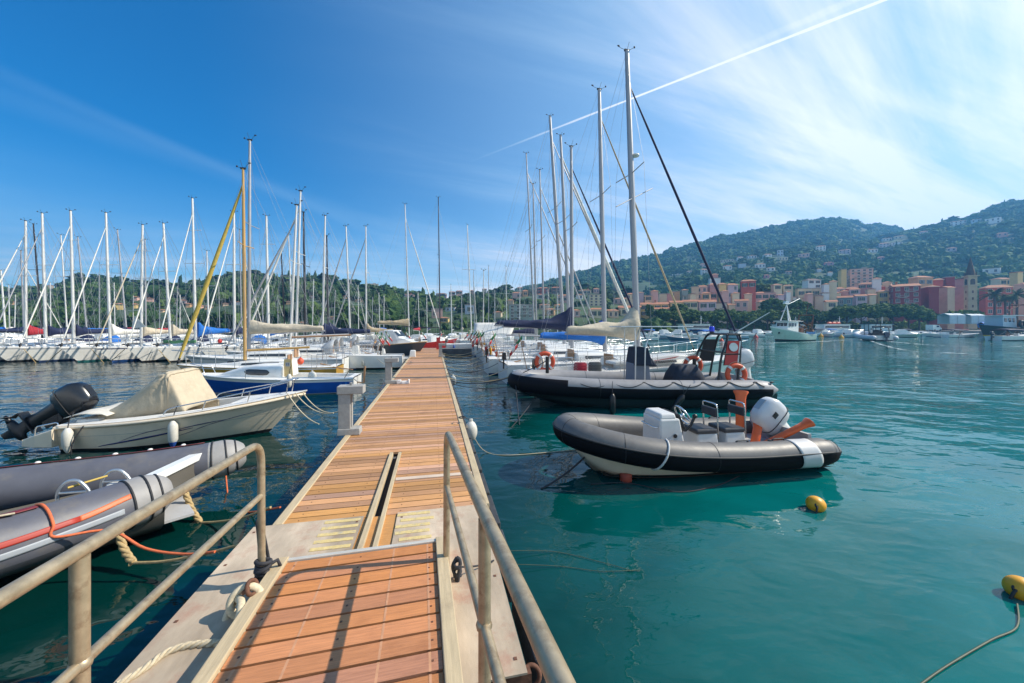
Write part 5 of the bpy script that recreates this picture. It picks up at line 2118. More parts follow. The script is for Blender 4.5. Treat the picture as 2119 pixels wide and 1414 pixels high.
orange_ring(PX(1018, 735, 21.2), .30, .075, Matrix.Rotation(pi / 2, 3, 'X') @ Matrix.Rotation(-.35, 3, 'Y'), 'faded orange lifebuoy on the stern rail of the next sailboat along')
for c_, m_, lab in ((V((1.55, -1.12, 1.02)), mat('crate_red', (.4, .02, .04), .6, var=.2), 'round red fender bag behind the netting at right'), (V((2.15, -1.12, 1.02)), mat('crate_black', (.015, .02, .02), .6, var=.3), 'round black fender bag behind the netting beside the red one')):
    mb = MB()
    mb.rings([[V((cos(2 * pi * j / 16) * r * .25, sin(2 * pi * j / 16) * r * .12, z)) for j in range(16)] for z, r in ((-.2, .8), (-.14, 1), (.14, 1), (.2, .85))])
    for z in (-.1, 0, .1):
        mb.tube([V((cos(2 * pi * j / 16) * .256, sin(2 * pi * j / 16) * .126, z)) for j in range(16)], .012, 5, loop=True)
    o = mb.build('fender_bag', m_)
    o.location = M45 @ c_
    tag(o, lab, 'bag')
# radar dome on the big mast
q = PX(1315, 322, 15.6)
mb = MB()
mb.rings([[V((cos(2 * pi * j / 16) * r, sin(2 * pi * j / 16) * r, z)) for j in range(16)] for z, r in ((-.05, .1), (-.04, .15), (.02, .16), (.05, .12), (.06, .03))])
mb.tube([(-.2, 0, -.05), (0, 0, -.05)], .03, 6)
mb.v = [tuple(V(q_) + (M45.inverted() @ q)) for q_ in mb.v]
mb.build('radar_dome', M_WHITE, t45)
# second spreader boom seen on the tall mast
mb = MB()
a_, c_ = M45.inverted() @ PX(1275, 428, 15.0), M45.inverted() @ PX(1350, 390, 16.2)
mb.tube([a_, c_], .022, 6)
mb.build('spreader', M_MASTG, t45)
# white awning
mb = MB()
cs = [PX(982, 668, 33.0), PX(1066, 668, 32.0), PX(1058, 692, 30.6), PX(978, 694, 31.4)]
o0 = cs[0].copy()
P = []
for i in range(11):
    row = []
    for j in range(7):
        a, b_ = cs[0].lerp(cs[1], i / 10), cs[3].lerp(cs[2], i / 10)
        row.append(a.lerp(b_, j / 6) + V((0, 0, .05 * sin(i * 1.9) * (j / 6) - .12 * sin(pi * j / 6))) - o0)
    P.append(row)
mb.grid(P)
o = mb.build('awning', M_SAILW, solid=.01)
o.location = o0
tag(o, 'white awning stretched over a small sailboat right of the pier end', 'awning')


# ---------------------------------------------------------------- motor boats
def motorboat(label, q, heading, Ln, hullm=None, B=None, cabin=1, boot=None, top=None, group=None, engine=True, name='motorboat', zs=.6, zb=.95, stripe=None, winm=None, canopy=None):
    M = Matrix.Translation(V((q[0], q[1], 0))) @ Matrix.Rotation(heading, 4, 'Z') @ Matrix.Translation((-Ln / 2, 0, 0))
    t = thing(name, label, 'motorboat', M=M, group=group)
    B = B or Ln * .36
    S = hull_fn(Ln, B, zs, zb, Ln * .15, .3, .38, .2, 2.1, .86, 1.6)
    mb = hull_mesh(S, [-.5, 0, .12, .16, .55, .9, 1.0], [1, 1, 2, 0, 0, 0], 14)
    mb.build('hull', [hullm or M_WHITE, boot or M_BOOTN, stripe or M_WHITE], t)
    mb = MB()
    P = []
    for i in range(15):
        tt = i / 14
        e = S(tt, 1)
        b, z, x = e.y, e.z, e.x
        w_ = b * .8
        zf = z - .3 if .06 < tt < .45 else z + .04
        P.append([V((x, b, z)), V((x, w_, z + .03)), V((x, w_ * .97, zf)), V((x, -w_ * .97, zf)), V((x, -w_, z + .03)), V((x, -b, z))])
    mb.grid(P, 0, smooth=False, flip=True)
    mb.build('deck', M_WHITE2, t)
    if cabin:
        mb = MB()
        h1 = .55 if cabin == 1 else 1.15
        zz = S(.5, 1).z
        rs = []
        for x, h_, w_ in ((.42, h1, .62), (.46, h1 * 1.03, .64), (.60, h1 * .98, .62), (.68, h1 * .5 if cabin == 1 else h1 * .45, .6), (.86, .05, .3)):
            e = S(x, 1)
            wv = B / 2 * w_
            rs.append([V((e.x, wv, e.z)), V((e.x, wv * .86, e.z + h_)), V((e.x, 0, e.z + h_ * 1.04)), V((e.x, -wv * .86, e.z + h_)), V((e.x, -wv, e.z))])
        mb.rings(rs, 0, closed=False, smooth=False)
        mb.add(rs[0], [tuple(range(5))])
        cb = mb.build('cabin', top or M_WHITE, t)
        for sg in (1, -1):
            mb = MB()
            z0 = S(.5, 1).z
            mb.add([V((Ln * .44, sg * (B / 2 * .545 + .03), z0 + h1 * .45)), V((Ln * .60, sg * (B / 2 * .54 + .03), z0 + h1 * .5)), V((Ln * .59, sg * (B / 2 * .53 + .01), z0 + h1 * .85)), V((Ln * .44, sg * (B / 2 * .535 + .01), z0 + h1 * .85))], [(0, 1, 2, 3)])
            mb.build('cabin_window', winm or M_GLASS, cb, solid=.012)
        mb = MB()
        a, b_ = rs[2], rs[3]
        mb.add([a[1].lerp(b_[1], .12) + V((.01, 0, .012)), a[3].lerp(b_[3], .12) + V((.01, 0, .012)), a[3].lerp(b_[3], .85) + V((.01, 0, .012)), a[1].lerp(b_[1], .85) + V((.01, 0, .012))], [(0, 1, 2, 3)])
        mb.build('windscreen', winm or M_GLASS, cb, solid=.01)
    else:
        mb = MB()
        mb.box((Ln * .5, 0, zs + .25), (.5, .6, .7), top=(.6, .9))
        cb = mb.build('console', M_WHITE, t)
        mb = MB()
        mb.add([(Ln * .5 + .2, .35, zs + .55), (Ln * .5 + .2, -.35, zs + .55), (Ln * .5, -.3, zs + .95), (Ln * .5, .3, zs + .95)], [(0, 1, 2, 3)])
        mb.build('windscreen', M_GLASS, cb, solid=.01)
    if canopy:
        mb = MB()
        P = [[V((Ln * (.12 + .36 * i / 6), B * .42 * cos(pi * j / 8), zs + 1.0 + .35 * sin(pi * j / 8) ** .5 + .1 * sin(pi * i / 6))) for j in range(9)] for i in range(7)]
        mb.grid(P)
        cn = mb.build('canopy', canopy, t, solid=.02)
        mb = MB()
        for x in (.12, .48):
            for sg in (1, -1):
                mb.tube([(Ln * x, sg * B * .42, zs + 1.0), (Ln * .3, sg * B * .42, zs)], .018, 5)
        mb.build('canopy_frame', M_STEEL, cn)
    if engine:
        mb = MB()
        mb.box((-.15, 0, zs + .25), (.42, .34, .5), top=(.8, .8), shift=(-.03, 0))
        mb.box((-.15, 0, zs - .25), (.16, .12, .7))
        mb.build('outboard', M_BLACK if rnd.random() < .7 else M_WHITE, t, bevel=.05)
    mb = MB()
    for sg in (1, -1):
        mb.tube([S(tt, 1, sg) + V((0, -sg * .05, hh)) for tt, hh in ((.5, .03), (.56, .3), (.75, .36), (.97, .40))], .016, 5)
    mb.build('bow_rail', M_STEEL, t)
    return t, M, S


def at_water(px, py, L_=0):
    q = PZ(px, py, 0)
    return q


# dark hulled motorboat at the left of the pier
M_DKHULL = mat('hull_slate_grey', (.07, .085, .10), .4, var=.12, scale=3)
t_, M_, S_ = motorboat('grey hulled wheelhouse boat with tan gunwale left of the pier end', (-10.2, 30.6), PA + .12 - .5, 6.6, M_DKHULL, 2.6, 2, M_BOOTK, M_WHITE, engine=False, name='wheelhouse_boat', zs=.95, zb=1.35)
mb = MB()
mb.tube([S_(k / 20, 1, 1) + V((0, 0, .02)) for k in range(21)] + [S_(k / 20, 1, -1) + V((0, 0, .02)) for k in range(19, -1, -1)], .05, 6)
mb.build('gunwale', mat('gunwale_tan', (.45, .33, .2), .6, var=.2), t_)
motorboat('red hulled boat with white cabin moored beyond the pier end', (-8.9, 41.5), PA + .35, 6.0, M_REDP, 2.2, 1, M_BOOTK, M_WHITE, name='motorboat', engine=False, zs=.8, zb=1.25)
motorboat('small grey dinghy with black outboard tied left of the pier', (-8.6, 24.3), HL, 3.6, mat('dinghy_grey', (.38, .39, .37), .5), 1.5, 0, M_BOOTK, zs=.5, zb=.65, name='dinghy')
motorboat('white motor cruiser with a tall cabin beyond the pier end at right', (-4.2, 46.), HR, 8.0, M_WHITE, 2.9, 2, M_BOOTN, zs=.9, zb=1.3, engine=False)
motorboat('white runabout with blue bow cover in the third berth right of the pier', (2.2, 29.2), HL, 5.0, M_WHITE, 1.9, 1, M_BOOTB, zs=.6, zb=.9)
motorboat('pale motorboat close to the right side of the pier end', (-1.3, 35.6), HL, 5.6, M_WHITE, 2.0, 1, M_BOOTK, zs=.75, zb=1.2)
motorboat('low open white boat with wooden spar in the fourth berth left of the pier', (-9.6, 22.6), HL, 5.6, M_WHITE, 1.9, 0, M_BOOTK, zs=.8, zb=1.0, engine=False, name='motorboat')
# raised black engine bracket/outboard is on the dinghy; loose gear on the near boats
for q, lab, m_ in ((PX(622, 748, 18.2), 'orange ball fender on the deck of the ochre sailboat', M_ORANGE), (PX(646, 778, 14.2), 'cream ball fender between the blue and ochre boats', M_FEND), (PX(505, 700, 29.), 'blue rolled cover tied on a rail behind the varnished mast', M_BLUE), (PX(455, 706, 27.6), 'red lifebelt case on a front row yacht', M_REDP), (PX(655, 735, 22.6), 'orange fuel can on the deck of a boat in the fourth berth', M_ORANGE)):
    mb = MB()
    mb.ball((0, 0, 0), (.15, .15, .17), 0, 12, 8)
    mb.tube([(0, 0, .15), (0, 0, .21)], .035, 8)
    o = mb.build('ball_fender' if 'fender' in lab else ('gear_bag' if 'cover' in lab else ('lifebelt_case' if 'case' in lab else 'fuel_can')), m_)
    o.location = q
    tag(o, lab, 'fender' if 'fender' in lab else 'boat gear')

# ---------------------------------------------------------------- floating buoys near by
for q, s, lab, rz in ((PZ(1690, 1044, .06), .15, 'small yellow buoy floating behind the white engined inflatable', .4), (PZ(2121, 1222, .06), .15, 'large yellow buoy half out of frame at the right edge', -.3)):
    t = thing('mooring_buoy', lab, 'buoy', q, rz, 'yellow pear shaped buoys')
    mb = MB()
    mb.ball((0, 0, 0), (s * .92, s * .74, s * .72), 0, 24, 16, rot=Matrix.Rotation(.25, 3, 'Y'), fn=lambda v_: V((v_.x, v_.y * (1 - .22 * v_.x / s), v_.z * (1 - .22 * v_.x / s))))
    mb.build('float', M_YELB, t)
    mb = MB()
    mb.torus((-s * .62, -s * .34, s * .18), s * .18, s * .08, 0, 16, 8, rot=Matrix.Rotation(1.2, 3, 'X'))
    mb.tube(spline([(-s * .65, -s * .4, s * .2), (-s * .9, -s * .5, 0), (-s * 1.1, -s * .5, -.09)], 5), .012, 6)
    mb.build('eyelet', M_BLACKM, t)
mb = MB()
mb.rings([[V((cos(2 * pi * j / 16) * r * .10, sin(2 * pi * j / 16) * r * .10, z)) for j in range(16)] for z, r in ((-.1, .8), (-.07, 1), (.07, 1), (.1, .8))])
o = mb.build('mooring_float', mat('float_brick', (.3, .05, .025), .6, var=.2))
o.location = PZ(1295, 990, .03)
tag(o, 'small brick red drum float at the bow waterline of the near inflatable', 'float')

# ---------------------------------------------------------------- lines
M_ROPEU = mat('rope_wet', (.07, .085, .05), .6, var=.4, scale=9)
oq = [M3 @ on3(1.02, a_, .016) for a_ in (2.0, 1.5, 1.0, .5, .1, -.3)]
rope('orange line from the grey inflatable drooping to the pier', spline(oq[:-1] + [PX(226, 1098, 3.72), PX(300, 1135, 3.72), PX(380, 1147, 3.7), PX(445, 1142, 3.6)], 6), .013, M_ROPEO)
rope('thick tan mooring line from the near tube of the grey inflatable', spline([PX(243, 1092, 3.95), PX(256, 1135, 3.9), PX(275, 1165, 3.82)], 5), .034, M_ROPET, twist=True)
rope('thin tan line running from the thick mooring line to the pier', spline([PX(275, 1165, 3.82), PX(340, 1162, 3.75), PX(430, 1145, 3.65), PX(520, 1120, 3.5)], 5), .014, M_ROPET)
rope('thick tan mooring line from the far tube of the grey inflatable', spline([PX(383, 1020, 4.9), PX(398, 1055, 4.85), PX(415, 1082, 4.8)], 5), .034, M_ROPET, twist=True)
rope('thin tan line from the far tube of the inflatable to the pier', spline([PX(415, 1082, 4.8), PX(450, 1080, 4.7), PX(500, 1072, 4.5), PX(560, 1050, 4.25)], 5), .014, M_ROPET)
rope('orange line hanging from the far tube of the grey inflatable', spline([PX(467, 980, 5.9), PX(472, 1030, 5.6), PX(480, 1056, 5.4), PX(520, 1060, 5.0), PX(580, 1050, 4.4)], 5), .011, M_ROPEO)
bw = MS @ V((LS - .35, -.25, .96))
for k, (q, r_) in enumerate(((PX(660, 878, 8.2), .014), (PX(690, 855, 8.4), .013), (PX(705, 850, 8.6), .013))):
    rope(f'{("beige", "pale", "double")[k]} bow line number {("one", "two", "three")[k]} from the cream speedboat to the pier', sag(bw + V((.12 * k, .1 * k, 0)), q, .12 + .05 * k), r_, M_ROPE)
rope('dark line down the side of the speedboat stern', spline([MS @ (S_(.0, 0) * 0 + V((.55, -.92, .55))), MS @ V((.42, -.98, .25)), MS @ V((.36, -.95, -.02))], 5), .012, M_ROPED)
rope('chain and rope from the near inflatable bow into the water', sag(M1 @ V((L1 - .55, .1, .38)), PZ(1120, 1012, .0), .06), .016, M_ROPED)
rope('slack dark line trailing along the near inflatable at the waterline', spline([PZ(1222, 1002, .02), PZ(1300, 1000, .015), PZ(1400, 1018, .015), PZ(1480, 1006, .015), PZ(1530, 985, .02)], 6), .008, M_ROPED)
rope('thin line from the white fender along the water', spline([pier(.8, 7.6, .3), PZ(1005, 935, .02), PZ(1060, 942, .012), PZ(1200, 930, .012)], 6), .008, M_ROPE)
rope('yellowed line floating out from the right of the landing', spline([PZ(1055, 1140, .05), PZ(1150, 1142, .012), PZ(1250, 1165, .012), PZ(1310, 1182, .012)], 6), .003, M_ROPEU)
rope('second yellowed line floating near the landing', spline([PZ(1065, 1168, .05), PZ(1160, 1172, .012), PZ(1240, 1182, .012), PZ(1325, 1180, .012)], 6), .003, M_ROPEU)
rope('tan rope floating from the right edge buoy towards us', spline([PZ(2105, 1250, .02), PZ(2104, 1298, .012), PZ(2050, 1325, .012), PZ(1960, 1378, .012), PZ(1900, 1420, .012)], 6), .007, M_ROPEU)
b2 = M2 @ V((L2 - .15, .05, .95))
rope('black line from the large inflatable post over its bow', sag(M2 @ V((7.05, .62, 1.5)), pier(.6, 14.2, .5), .35), .015, M_ROPED)
rope('dark stern line hanging from the large inflatable bow', sag(b2, PZ(1075, 880, .0), .1), .014, M_ROPED)
rope('chain from the large inflatable bow down into the water', sag(M2 @ V((L2 - .9, .15, .4)), PZ(1058, 885, .0), .05), .012, M_ROPED)
cols = [M_ROPE, M_ROPET, M_ROPED]
RL = ['netted sailboat', 'bright blue covered sailboat', 'steep navy covered sailboat', 'thick jibbed sailboat', 'big navy boomed sailboat', 'sailboat beside the mast pair']
for k, bx in enumerate((1320, 1252, 1184, 1180, 1168, 1127)):
    t_, M_, S_ = RS[bx]
    for sg in (1, -1):
        st = M_ @ (S_(0.02, 1, sg))
        vv = (PM.inverted() @ st).y - sg * .4
        rope(f'{"far" if sg > 0 else "near"} stern line of the {RL[k]} at right', sag(st, pier(.62, vv, .52), .28 + .1 * rnd.random()), .014, cols[(k + sg) % 3])
for nm, q0, v_ in (('blue cabin boat', MB_ @ V((0, .6, .54)), 13.5), ('ochre sailboat', V((-9.0, 17.6, .8)), 17.2), ('open transom sailboat', V((-7.4, 20.2, .8)), 19.8)):
    rope(f'pale stern line of the {nm} to the left pier edge', sag(q0, pier(-1.56, v_, .52), .22), .013, M_ROPE)
for k, (bx, mx) in enumerate(((45, 60), (125, 130), (185, 190), (255, 262), (323, 330))):
    q = PX(bx + 4, 722, 25.7)
    rope(f'bow line of the {ORD[k]} visible white bow from the left', [q, PZ(bx + (-30 if k % 2 else 30), 752, -.02)], .022, M_ROPET, n=5)
# ---------------------------------------------------------------- land
import numpy as np


def interp(prof, x):
    if x <= prof[0][0]:
        return prof[0][1]
    for (a, ya), (b, yb) in zip(prof[:-1], prof[1:]):
        if x <= b:
            t = (x - a) / (b - a)
            return lerp(ya, yb, t * t * (3 - 2 * t) * .5 + t * .5)
    return prof[-1][1]


class Hill:
    def __init__(s, prof, Y0, Y1, Y2, p, tree, z0=1.0, rough=2.5, seed=0, foot=None):
        s.prof, s.Y0, s.Y1, s.Y2, s.p, s.tree, s.z0, s.rough, s.seed = prof, Y0, Y1, Y2, p, tree, z0, rough, seed
        s.foot = foot

    def pt(s, px, t):
        """t 0 foot .. 1 ridge .. 2 back"""
        y0 = s.foot(px) if s.foot else s.Y0
        zr = H + (HY - interp(s.prof, px)) * s.Y1 / F - s.tree
        if t <= 1:
            Y = lerp(y0, s.Y1, t)
            z = lerp(s.z0, zr, t ** s.p)
        else:
            Y = lerp(s.Y1, s.Y2, t - 1)
            z = lerp(zr, zr * .35, (t - 1) ** 1.3)
        X = (px - CX) * Y / F
        k = min(1, t * 5) * min(1, abs(1.0 - t) * 5 + .25)
        z += s.rough * k * (noise.noise(V((X * .018, Y * .018, s.seed))) + .5 * noise.noise(V((X * .05, Y * .05, s.seed + 5))))
        return V((X, Y, z))

    def py(s, q):
        return HY + (H - q.z) * F / q.y

    def find(s, px, py):
        """the point of the slope seen at this picture height"""
        lo, hi = 0., 1.
        for _ in range(26):
            m_ = (lo + hi) / 2
            if s.py(s.pt(px, m_)) > py:
                lo = m_
            else:
                hi = m_
        return s.pt(px, lo), lo


HILLS = {
    'left': Hill([(-700, 640), (-200, 615), (0, 602), (60, 596), (120, 588), (165, 577), (210, 578), (260, 584), (330, 588), (390, 592), (440, 578), (490, 567), (540, 570), (600, 577), (655, 574), (700, 580), (740, 592), (800, 597), (850, 606), (900, 611), (960, 606), (1010, 603), (1060, 600), (1110, 596), (1160, 594), (1220, 596), (1280, 606), (1340, 622), (1420, 655), (1500, 672)],
                 118, 330, 420, .86, 3.5, seed=1),
    'far': Hill([(700, 640), (900, 625), (1050, 603), (1110, 590), (1150, 578), (1200, 563), (1250, 548), (1300, 537), (1350, 527), (1400, 514), (1450, 501), (1500, 486), (1550, 475), (1600, 466), (1650, 458), (1700, 453), (1740, 453), (1790, 460), (1840, 468), (1880, 479), (1940, 500), (2040, 540), (2300, 600)],
                300, 680, 900, .95, 4.0, seed=2, rough=7),
    'right': Hill([(1000, 655), (1150, 640), (1250, 622), (1320, 604), (1400, 572), (1470, 545), (1540, 527), (1600, 516), (1680, 508), (1760, 505), (1820, 493), (1870, 481), (1900, 474), (1960, 458), (2000, 447), (2040, 430), (2080, 418), (2119, 411), (2200, 396), (2500, 350), (2900, 360)],
                  178, 470, 640, .98, 4.0, seed=3, rough=5),
}
M_HILL = mat('hill_ground', (.04, .075, .025), .95, var=.5, scale=.08, stain=(.09, .10, .05), stain_amt=.5, stain_scale=.03)
for nm, h in HILLS.items():
    mb = MB()
    pr_ = np.linspace(h.prof[0][0], h.prof[-1][0], 110)
    tt = [i / 22 for i in range(23)] + [1.1, 1.25, 1.5, 1.75, 2.0]
    P = [[h.pt(px, t) for t in tt] for px in pr_]
    if nm != 'far':
        for row in P:
            row.insert(0, V((row[0].x, row[0].y, -2)))
    mb.grid(P, 0, flip=True)
    o = mb.build('hillside', M_HILL)
    tag(o, {'left': 'low wooded hill behind the left yachts', 'far': 'high blue green ridge at right', 'right': 'green slope with villas above the town'}[nm], None, kind='structure')

mb = MB()      # quay of the town
mb.add([(q[0], q[1], 1.15) for q in ((60, 134), (96, 131), (150, 137), (190, 112), (420, 105), (420, 300), (40, 300), (45, 150))], [tuple(range(8))])
mb.add([(q[0], q[1], z) for q in ((60, 134), (96, 131), (150, 137), (190, 112), (420, 105)) for z in (1.15, -1)], [(2 * i, 2 * i + 1, 2 * i + 3, 2 * i + 2) for i in range(4)], 1)
o = mb.build('quay_ground', [mat('quay_stone', (.30, .28, .25), .85, var=.15, scale=.4), mat('quay_wall', (.22, .20, .18), .9, var=.25, scale=.8)])
tag(o, 'stone quay in front of the town', None, kind='structure')

# ---------------------------------------------------------------- buildings
RECTS = []      # picture rectangles of the houses, so that no tree is planted right in front of one
WALLC = dict(white=(.74, .72, .68), cream=(.70, .58, .38), yellow=(.70, .50, .20), orange=(.58, .34, .18), peach=(.64, .46, .31), pink=(.64, .39, .33), lilac=(.55, .43, .46), red=(.46, .10, .065),
             darkred=(.28, .042, .040), grey=(.45, .44, .42), beige=(.56, .47, .34), brown=(.26, .17, .12), teal=(.13, .21, .22), green=(.32, .38, .34), bluewhite=(.48, .54, .6), magenta=(.58, .22, .28), rose=(.56, .27, .23))
M_ROOF = {k: mat('roof_' + k, c, .85, var=.25, scale=1.2, stain=(.16, .10, .07), stain_amt=.6, stain_scale=.6) for k, c in dict(tile=(.42, .17, .085), dark=(.16, .10, .08), flat=(.34, .30, .26), white=(.6, .58, .55), bright=(.52, .2, .09)).items()}
M_WFRAME = mat('window_surround', (.55, .52, .46), .7, var=.1)
M_WPANE = mat('window_glass', (.018, .022, .026), .12, var=.3)
SHUT = [mat('shutter_green', (.025, .075, .05), .6, var=.2), mat('shutter_grey', (.15, .17, .18), .6, var=.2), mat('shutter_brown', (.12, .06, .035), .6, var=.2)]


def wallmat(c):
    return mat('wall_' + c, WALLC[c], .9, var=.09, scale=.5, stain=tuple(x * .62 for x in WALLC[c]), stain_amt=.5, stain_scale=.35)


def window_mesh(w_, h_, sh, arch=False):
    mb = MB()
    mb.box((0, -.03, 0), (w_ + .2, .10, h_ + .2), 0)
    mb.box((0, -.085, 0), (w_, .02, h_), 1)
    mb.box((0, -.10, 0), (.06, .02, h_), 0)
    mb.box((0, -.12, -h_ / 2 - .14), (w_ + .4, .22, .08), 0)
    if sh is not None:
        for sg in (-1, 1):
            mb.box((sg * (w_ / 2 + .34), -.09, 0), (w_ * .5, .05, h_ + .1), 2)
    me = bpy.data.meshes.new('window')
    me.from_pydata([tuple(v) for v in mb.v], [], mb.f)
    for m_ in (M_WFRAME, M_WPANE, sh or M_WFRAME):
        me.materials.append(m_)
    me.polygons.foreach_set('material_index', mb.m)
    return me


WM = {}


def house(label, x0, x1, yt, yb, Y=None, hill=None, col='cream', roof='hip', rm='tile', floors=None, cols=None, yaw=0., depth=None, group=None, shut=0, balcony=False, sidecol=None, down=7., name='house', cat='house', win=True, winsize=None, side=True, chim=False, awning=None):
    px = (x0 + x1) / 2
    if hill:
        q, t = HILLS[hill].find(px, yb)
        Y = q.y
    base = PX(px, yb, Y)
    h_ = (yb - yt) * Y / F
    ca_, sa_ = cos(yaw), sin(yaw)
    lo, hi = .5, 90.
    for _ in range(30):
        w_ = (lo + hi) / 2
        d_ = depth or max(3., min(11., w_ * .6))
        xs = []
        for lx, ly in ((-w_ / 2, 0), (w_ / 2, 0), (w_ / 2, d_), (-w_ / 2, d_)):
            X_, Y_ = base.x + ca_ * lx - sa_ * ly, base.y + sa_ * lx + ca_ * ly
            xs.append(CX + F * X_ / max(1., Y_))
        if max(xs) - min(xs) > x1 - x0:
            hi = w_
        else:
            lo = w_
    # slide along the shore so that the whole block, sides included, sits where it is seen
    base.x += (px - (max(xs) + min(xs)) / 2) * base.y / F
    RECTS.append((x0 - 2, x1 + 2, yt - 1, yb + (1 if h_ < 9 else -2), Y))
    t = thing(name, label, cat, (base.x, base.y, base.z), yaw, group)
    rh = 0
    if roof in ('hip', 'gable'):
        rh = min(h_ * .17, w_ * .12 + .3)
    hw = h_ - rh
    mb = MB()
    mb.box((0, d_ / 2, (hw - down) / 2), (w_, d_, hw + down))
    if w_ > 9:
        mb.box((0, -.04, hw * .02 + .2), (w_ + .05, .1, .5))
    wall = mb.build('wall', wallmat(col), t)
    ov = .35
    mb = MB()
    a, b, e, f_ = -w_ / 2 - ov, w_ / 2 + ov, -ov, d_ + ov
    if roof == 'hip':
        ins = min(w_, d_) * .45
        r0, r1 = (V((a + ins, d_ / 2, hw + rh)), V((b - ins, d_ / 2, hw + rh))) if w_ >= d_ else (V((0, e + w_ * .45, hw + rh)), V((0, f_ - w_ * .45, hw + rh)))
        q = [V((a, e, hw)), V((b, e, hw)), V((b, f_, hw)), V((a, f_, hw)), r0, r1]
        if w_ >= d_:
            mb.add(q, [(0, 1, 5, 4), (1, 2, 5), (2, 3, 4, 5), (3, 0, 4), (3, 2, 1, 0)])
        else:
            mb.add(q, [(0, 1, 4), (1, 2, 5, 4), (2, 3, 5), (3, 0, 4, 5), (3, 2, 1, 0)])
        mb.box((0, d_ / 2, hw - .07), (w_ + ov * 1.6, d_ + ov * 1.6, .14), 1)
    elif roof == 'gable':
        mb.add([V((a, e, hw)), V((b, e, hw)), V((b, f_, hw)), V((a, f_, hw)), V((a, d_ / 2, hw + rh)), V((b, d_ / 2, hw + rh))], [(0, 1, 5, 4), (2, 3, 4, 5), (1, 2, 5), (3, 0, 4), (3, 2, 1, 0)])
        mb.box((0, d_ / 2, hw - .07), (w_ + ov, d_ + ov, .14), 1)
    else:
        mb.box((0, d_ / 2, hw + .16), (w_ + .3, d_ + .3, .34))
        mb.box((w_ * .2, d_ / 2, hw + .7), (w_ * .2, d_ * .3, 1.0)) if w_ > 9 else None
    rf = mb.build('roof', [M_ROOF[rm if roof != 'flat' or rm != 'tile' else 'flat'], M_WFRAME], t)
    if chim or (w_ > 7 and roof != 'flat' and rnd.random() < .6):
        mb = MB()
        cx_ = rnd.uniform(-.3, .3) * w_
        mb.box((cx_, d_ * .5, hw + rh + .1), (.6, .6, 1.5))
        mb.box((cx_, d_ * .5, hw + rh + .9), (.8, .8, .15))
        mb.build('chimney', M_ROOF['tile'], rf)
    if not win or w_ < 3.2:
        return t
    fl = floors or max(1, round(hw / 3.0))
    cl = cols or max(2, round(w_ / 3.1))
    cl = max(1, min(cl, int(w_ / 2.0)))
    if w_ / cl < 2.7:
        shut = None
    fh = hw / fl
    ww, wh = winsize or (min(1.1, w_ / cl * .42), min(1.6, fh * .52))
    sh = SHUT[shut] if shut is not None else None
    key = (round(ww, 2), round(wh, 2), shut)
    if key not in WM:
        WM[key] = window_mesh(ww, wh, sh)
    k = 0
    for i in range(fl):
        for j in range(cl):
            if k > 44 or (rnd.random() < .07):
                continue
            o = bpy.data.objects.new('window', WM[key])
            COL.objects.link(o)
            o.parent = t
            o.location = (lerp(-w_ / 2, w_ / 2, (j + .5) / cl), 0, fh * (i + .52))
            k += 1
    if side and d_ > 5:
        sc_ = max(1, round(d_ / 4.))
        for i in range(fl):
            for j in range(sc_):
                if rnd.random() < .2 or k > 70:
                    continue
                o = bpy.data.objects.new('window', WM[key])
                COL.objects.link(o)
                o.parent = t
                sg = 1 if px > 400 and px < 5000 else 1
                if base.x > 0 and yaw < .1:
                    sg = -1
                o.location = (sg * w_ / 2, d_ * (j + .5) / sc_, fh * (i + .52))
                o.rotation_euler = (0, 0, sg * pi / 2)
                k += 1
    if balcony:
        for i in range(1, fl):
            mb = MB()
            bw_ = w_ * .36
            bx_ = w_ * (-.18 if i % 2 else .12)
            mb.box((bx_, -.45, fh * i + .06), (bw_, .9, .14))
            mb.box((bx_, -.88, fh * i + 1.0), (bw_, .05, .07))
            for s in range(int(bw_ / .5)):
                mb.box((bx_ - bw_ / 2 + .2 + s * .5, -.88, fh * i + .55), (.035, .035, .9))
            mb.build('balcony', M_WFRAME, t)
    if awning:
        mb = MB()
        mb.prism([(-w_ * .35, -.1, 3.0), (w_ * .3, -.1, 3.0), (w_ * .3, -1.6, 2.5), (-w_ * .35, -1.6, 2.5)], (0, .3, 1), .06)
        mb.build('awning', awning, t)
    return t


def zone(group, place, items, **base):
    """items: (x0,x1,ytop,ybase,colour,{options}); labels count from the left inside the zone"""
    items = sorted(items, key=lambda q: q[0] + q[1])
    word = dict(darkred='dark red', bluewhite='pale blue', lilac='greyish pink')
    for k, it in enumerate(items):
        kw = dict(base)
        if len(it) > 5:
            kw.update(it[5])
        r = kw.get('roof', 'hip')
        rw = {'hip': 'tiled', 'gable': 'gabled', 'flat': 'flat-roofed'}[r]
        lab = kw.pop('lab', None) or f'{word.get(it[4], it[4])} {rw} house, {ORD[k]} from the left {place}'
        kw.setdefault('yaw', -.62 * ((it[0] + it[1]) / 2 - CX) / F + rnd.uniform(-.25, .25))
        house(lab, it[0], it[1], it[2], it[3], col=it[4], group=group, **kw)


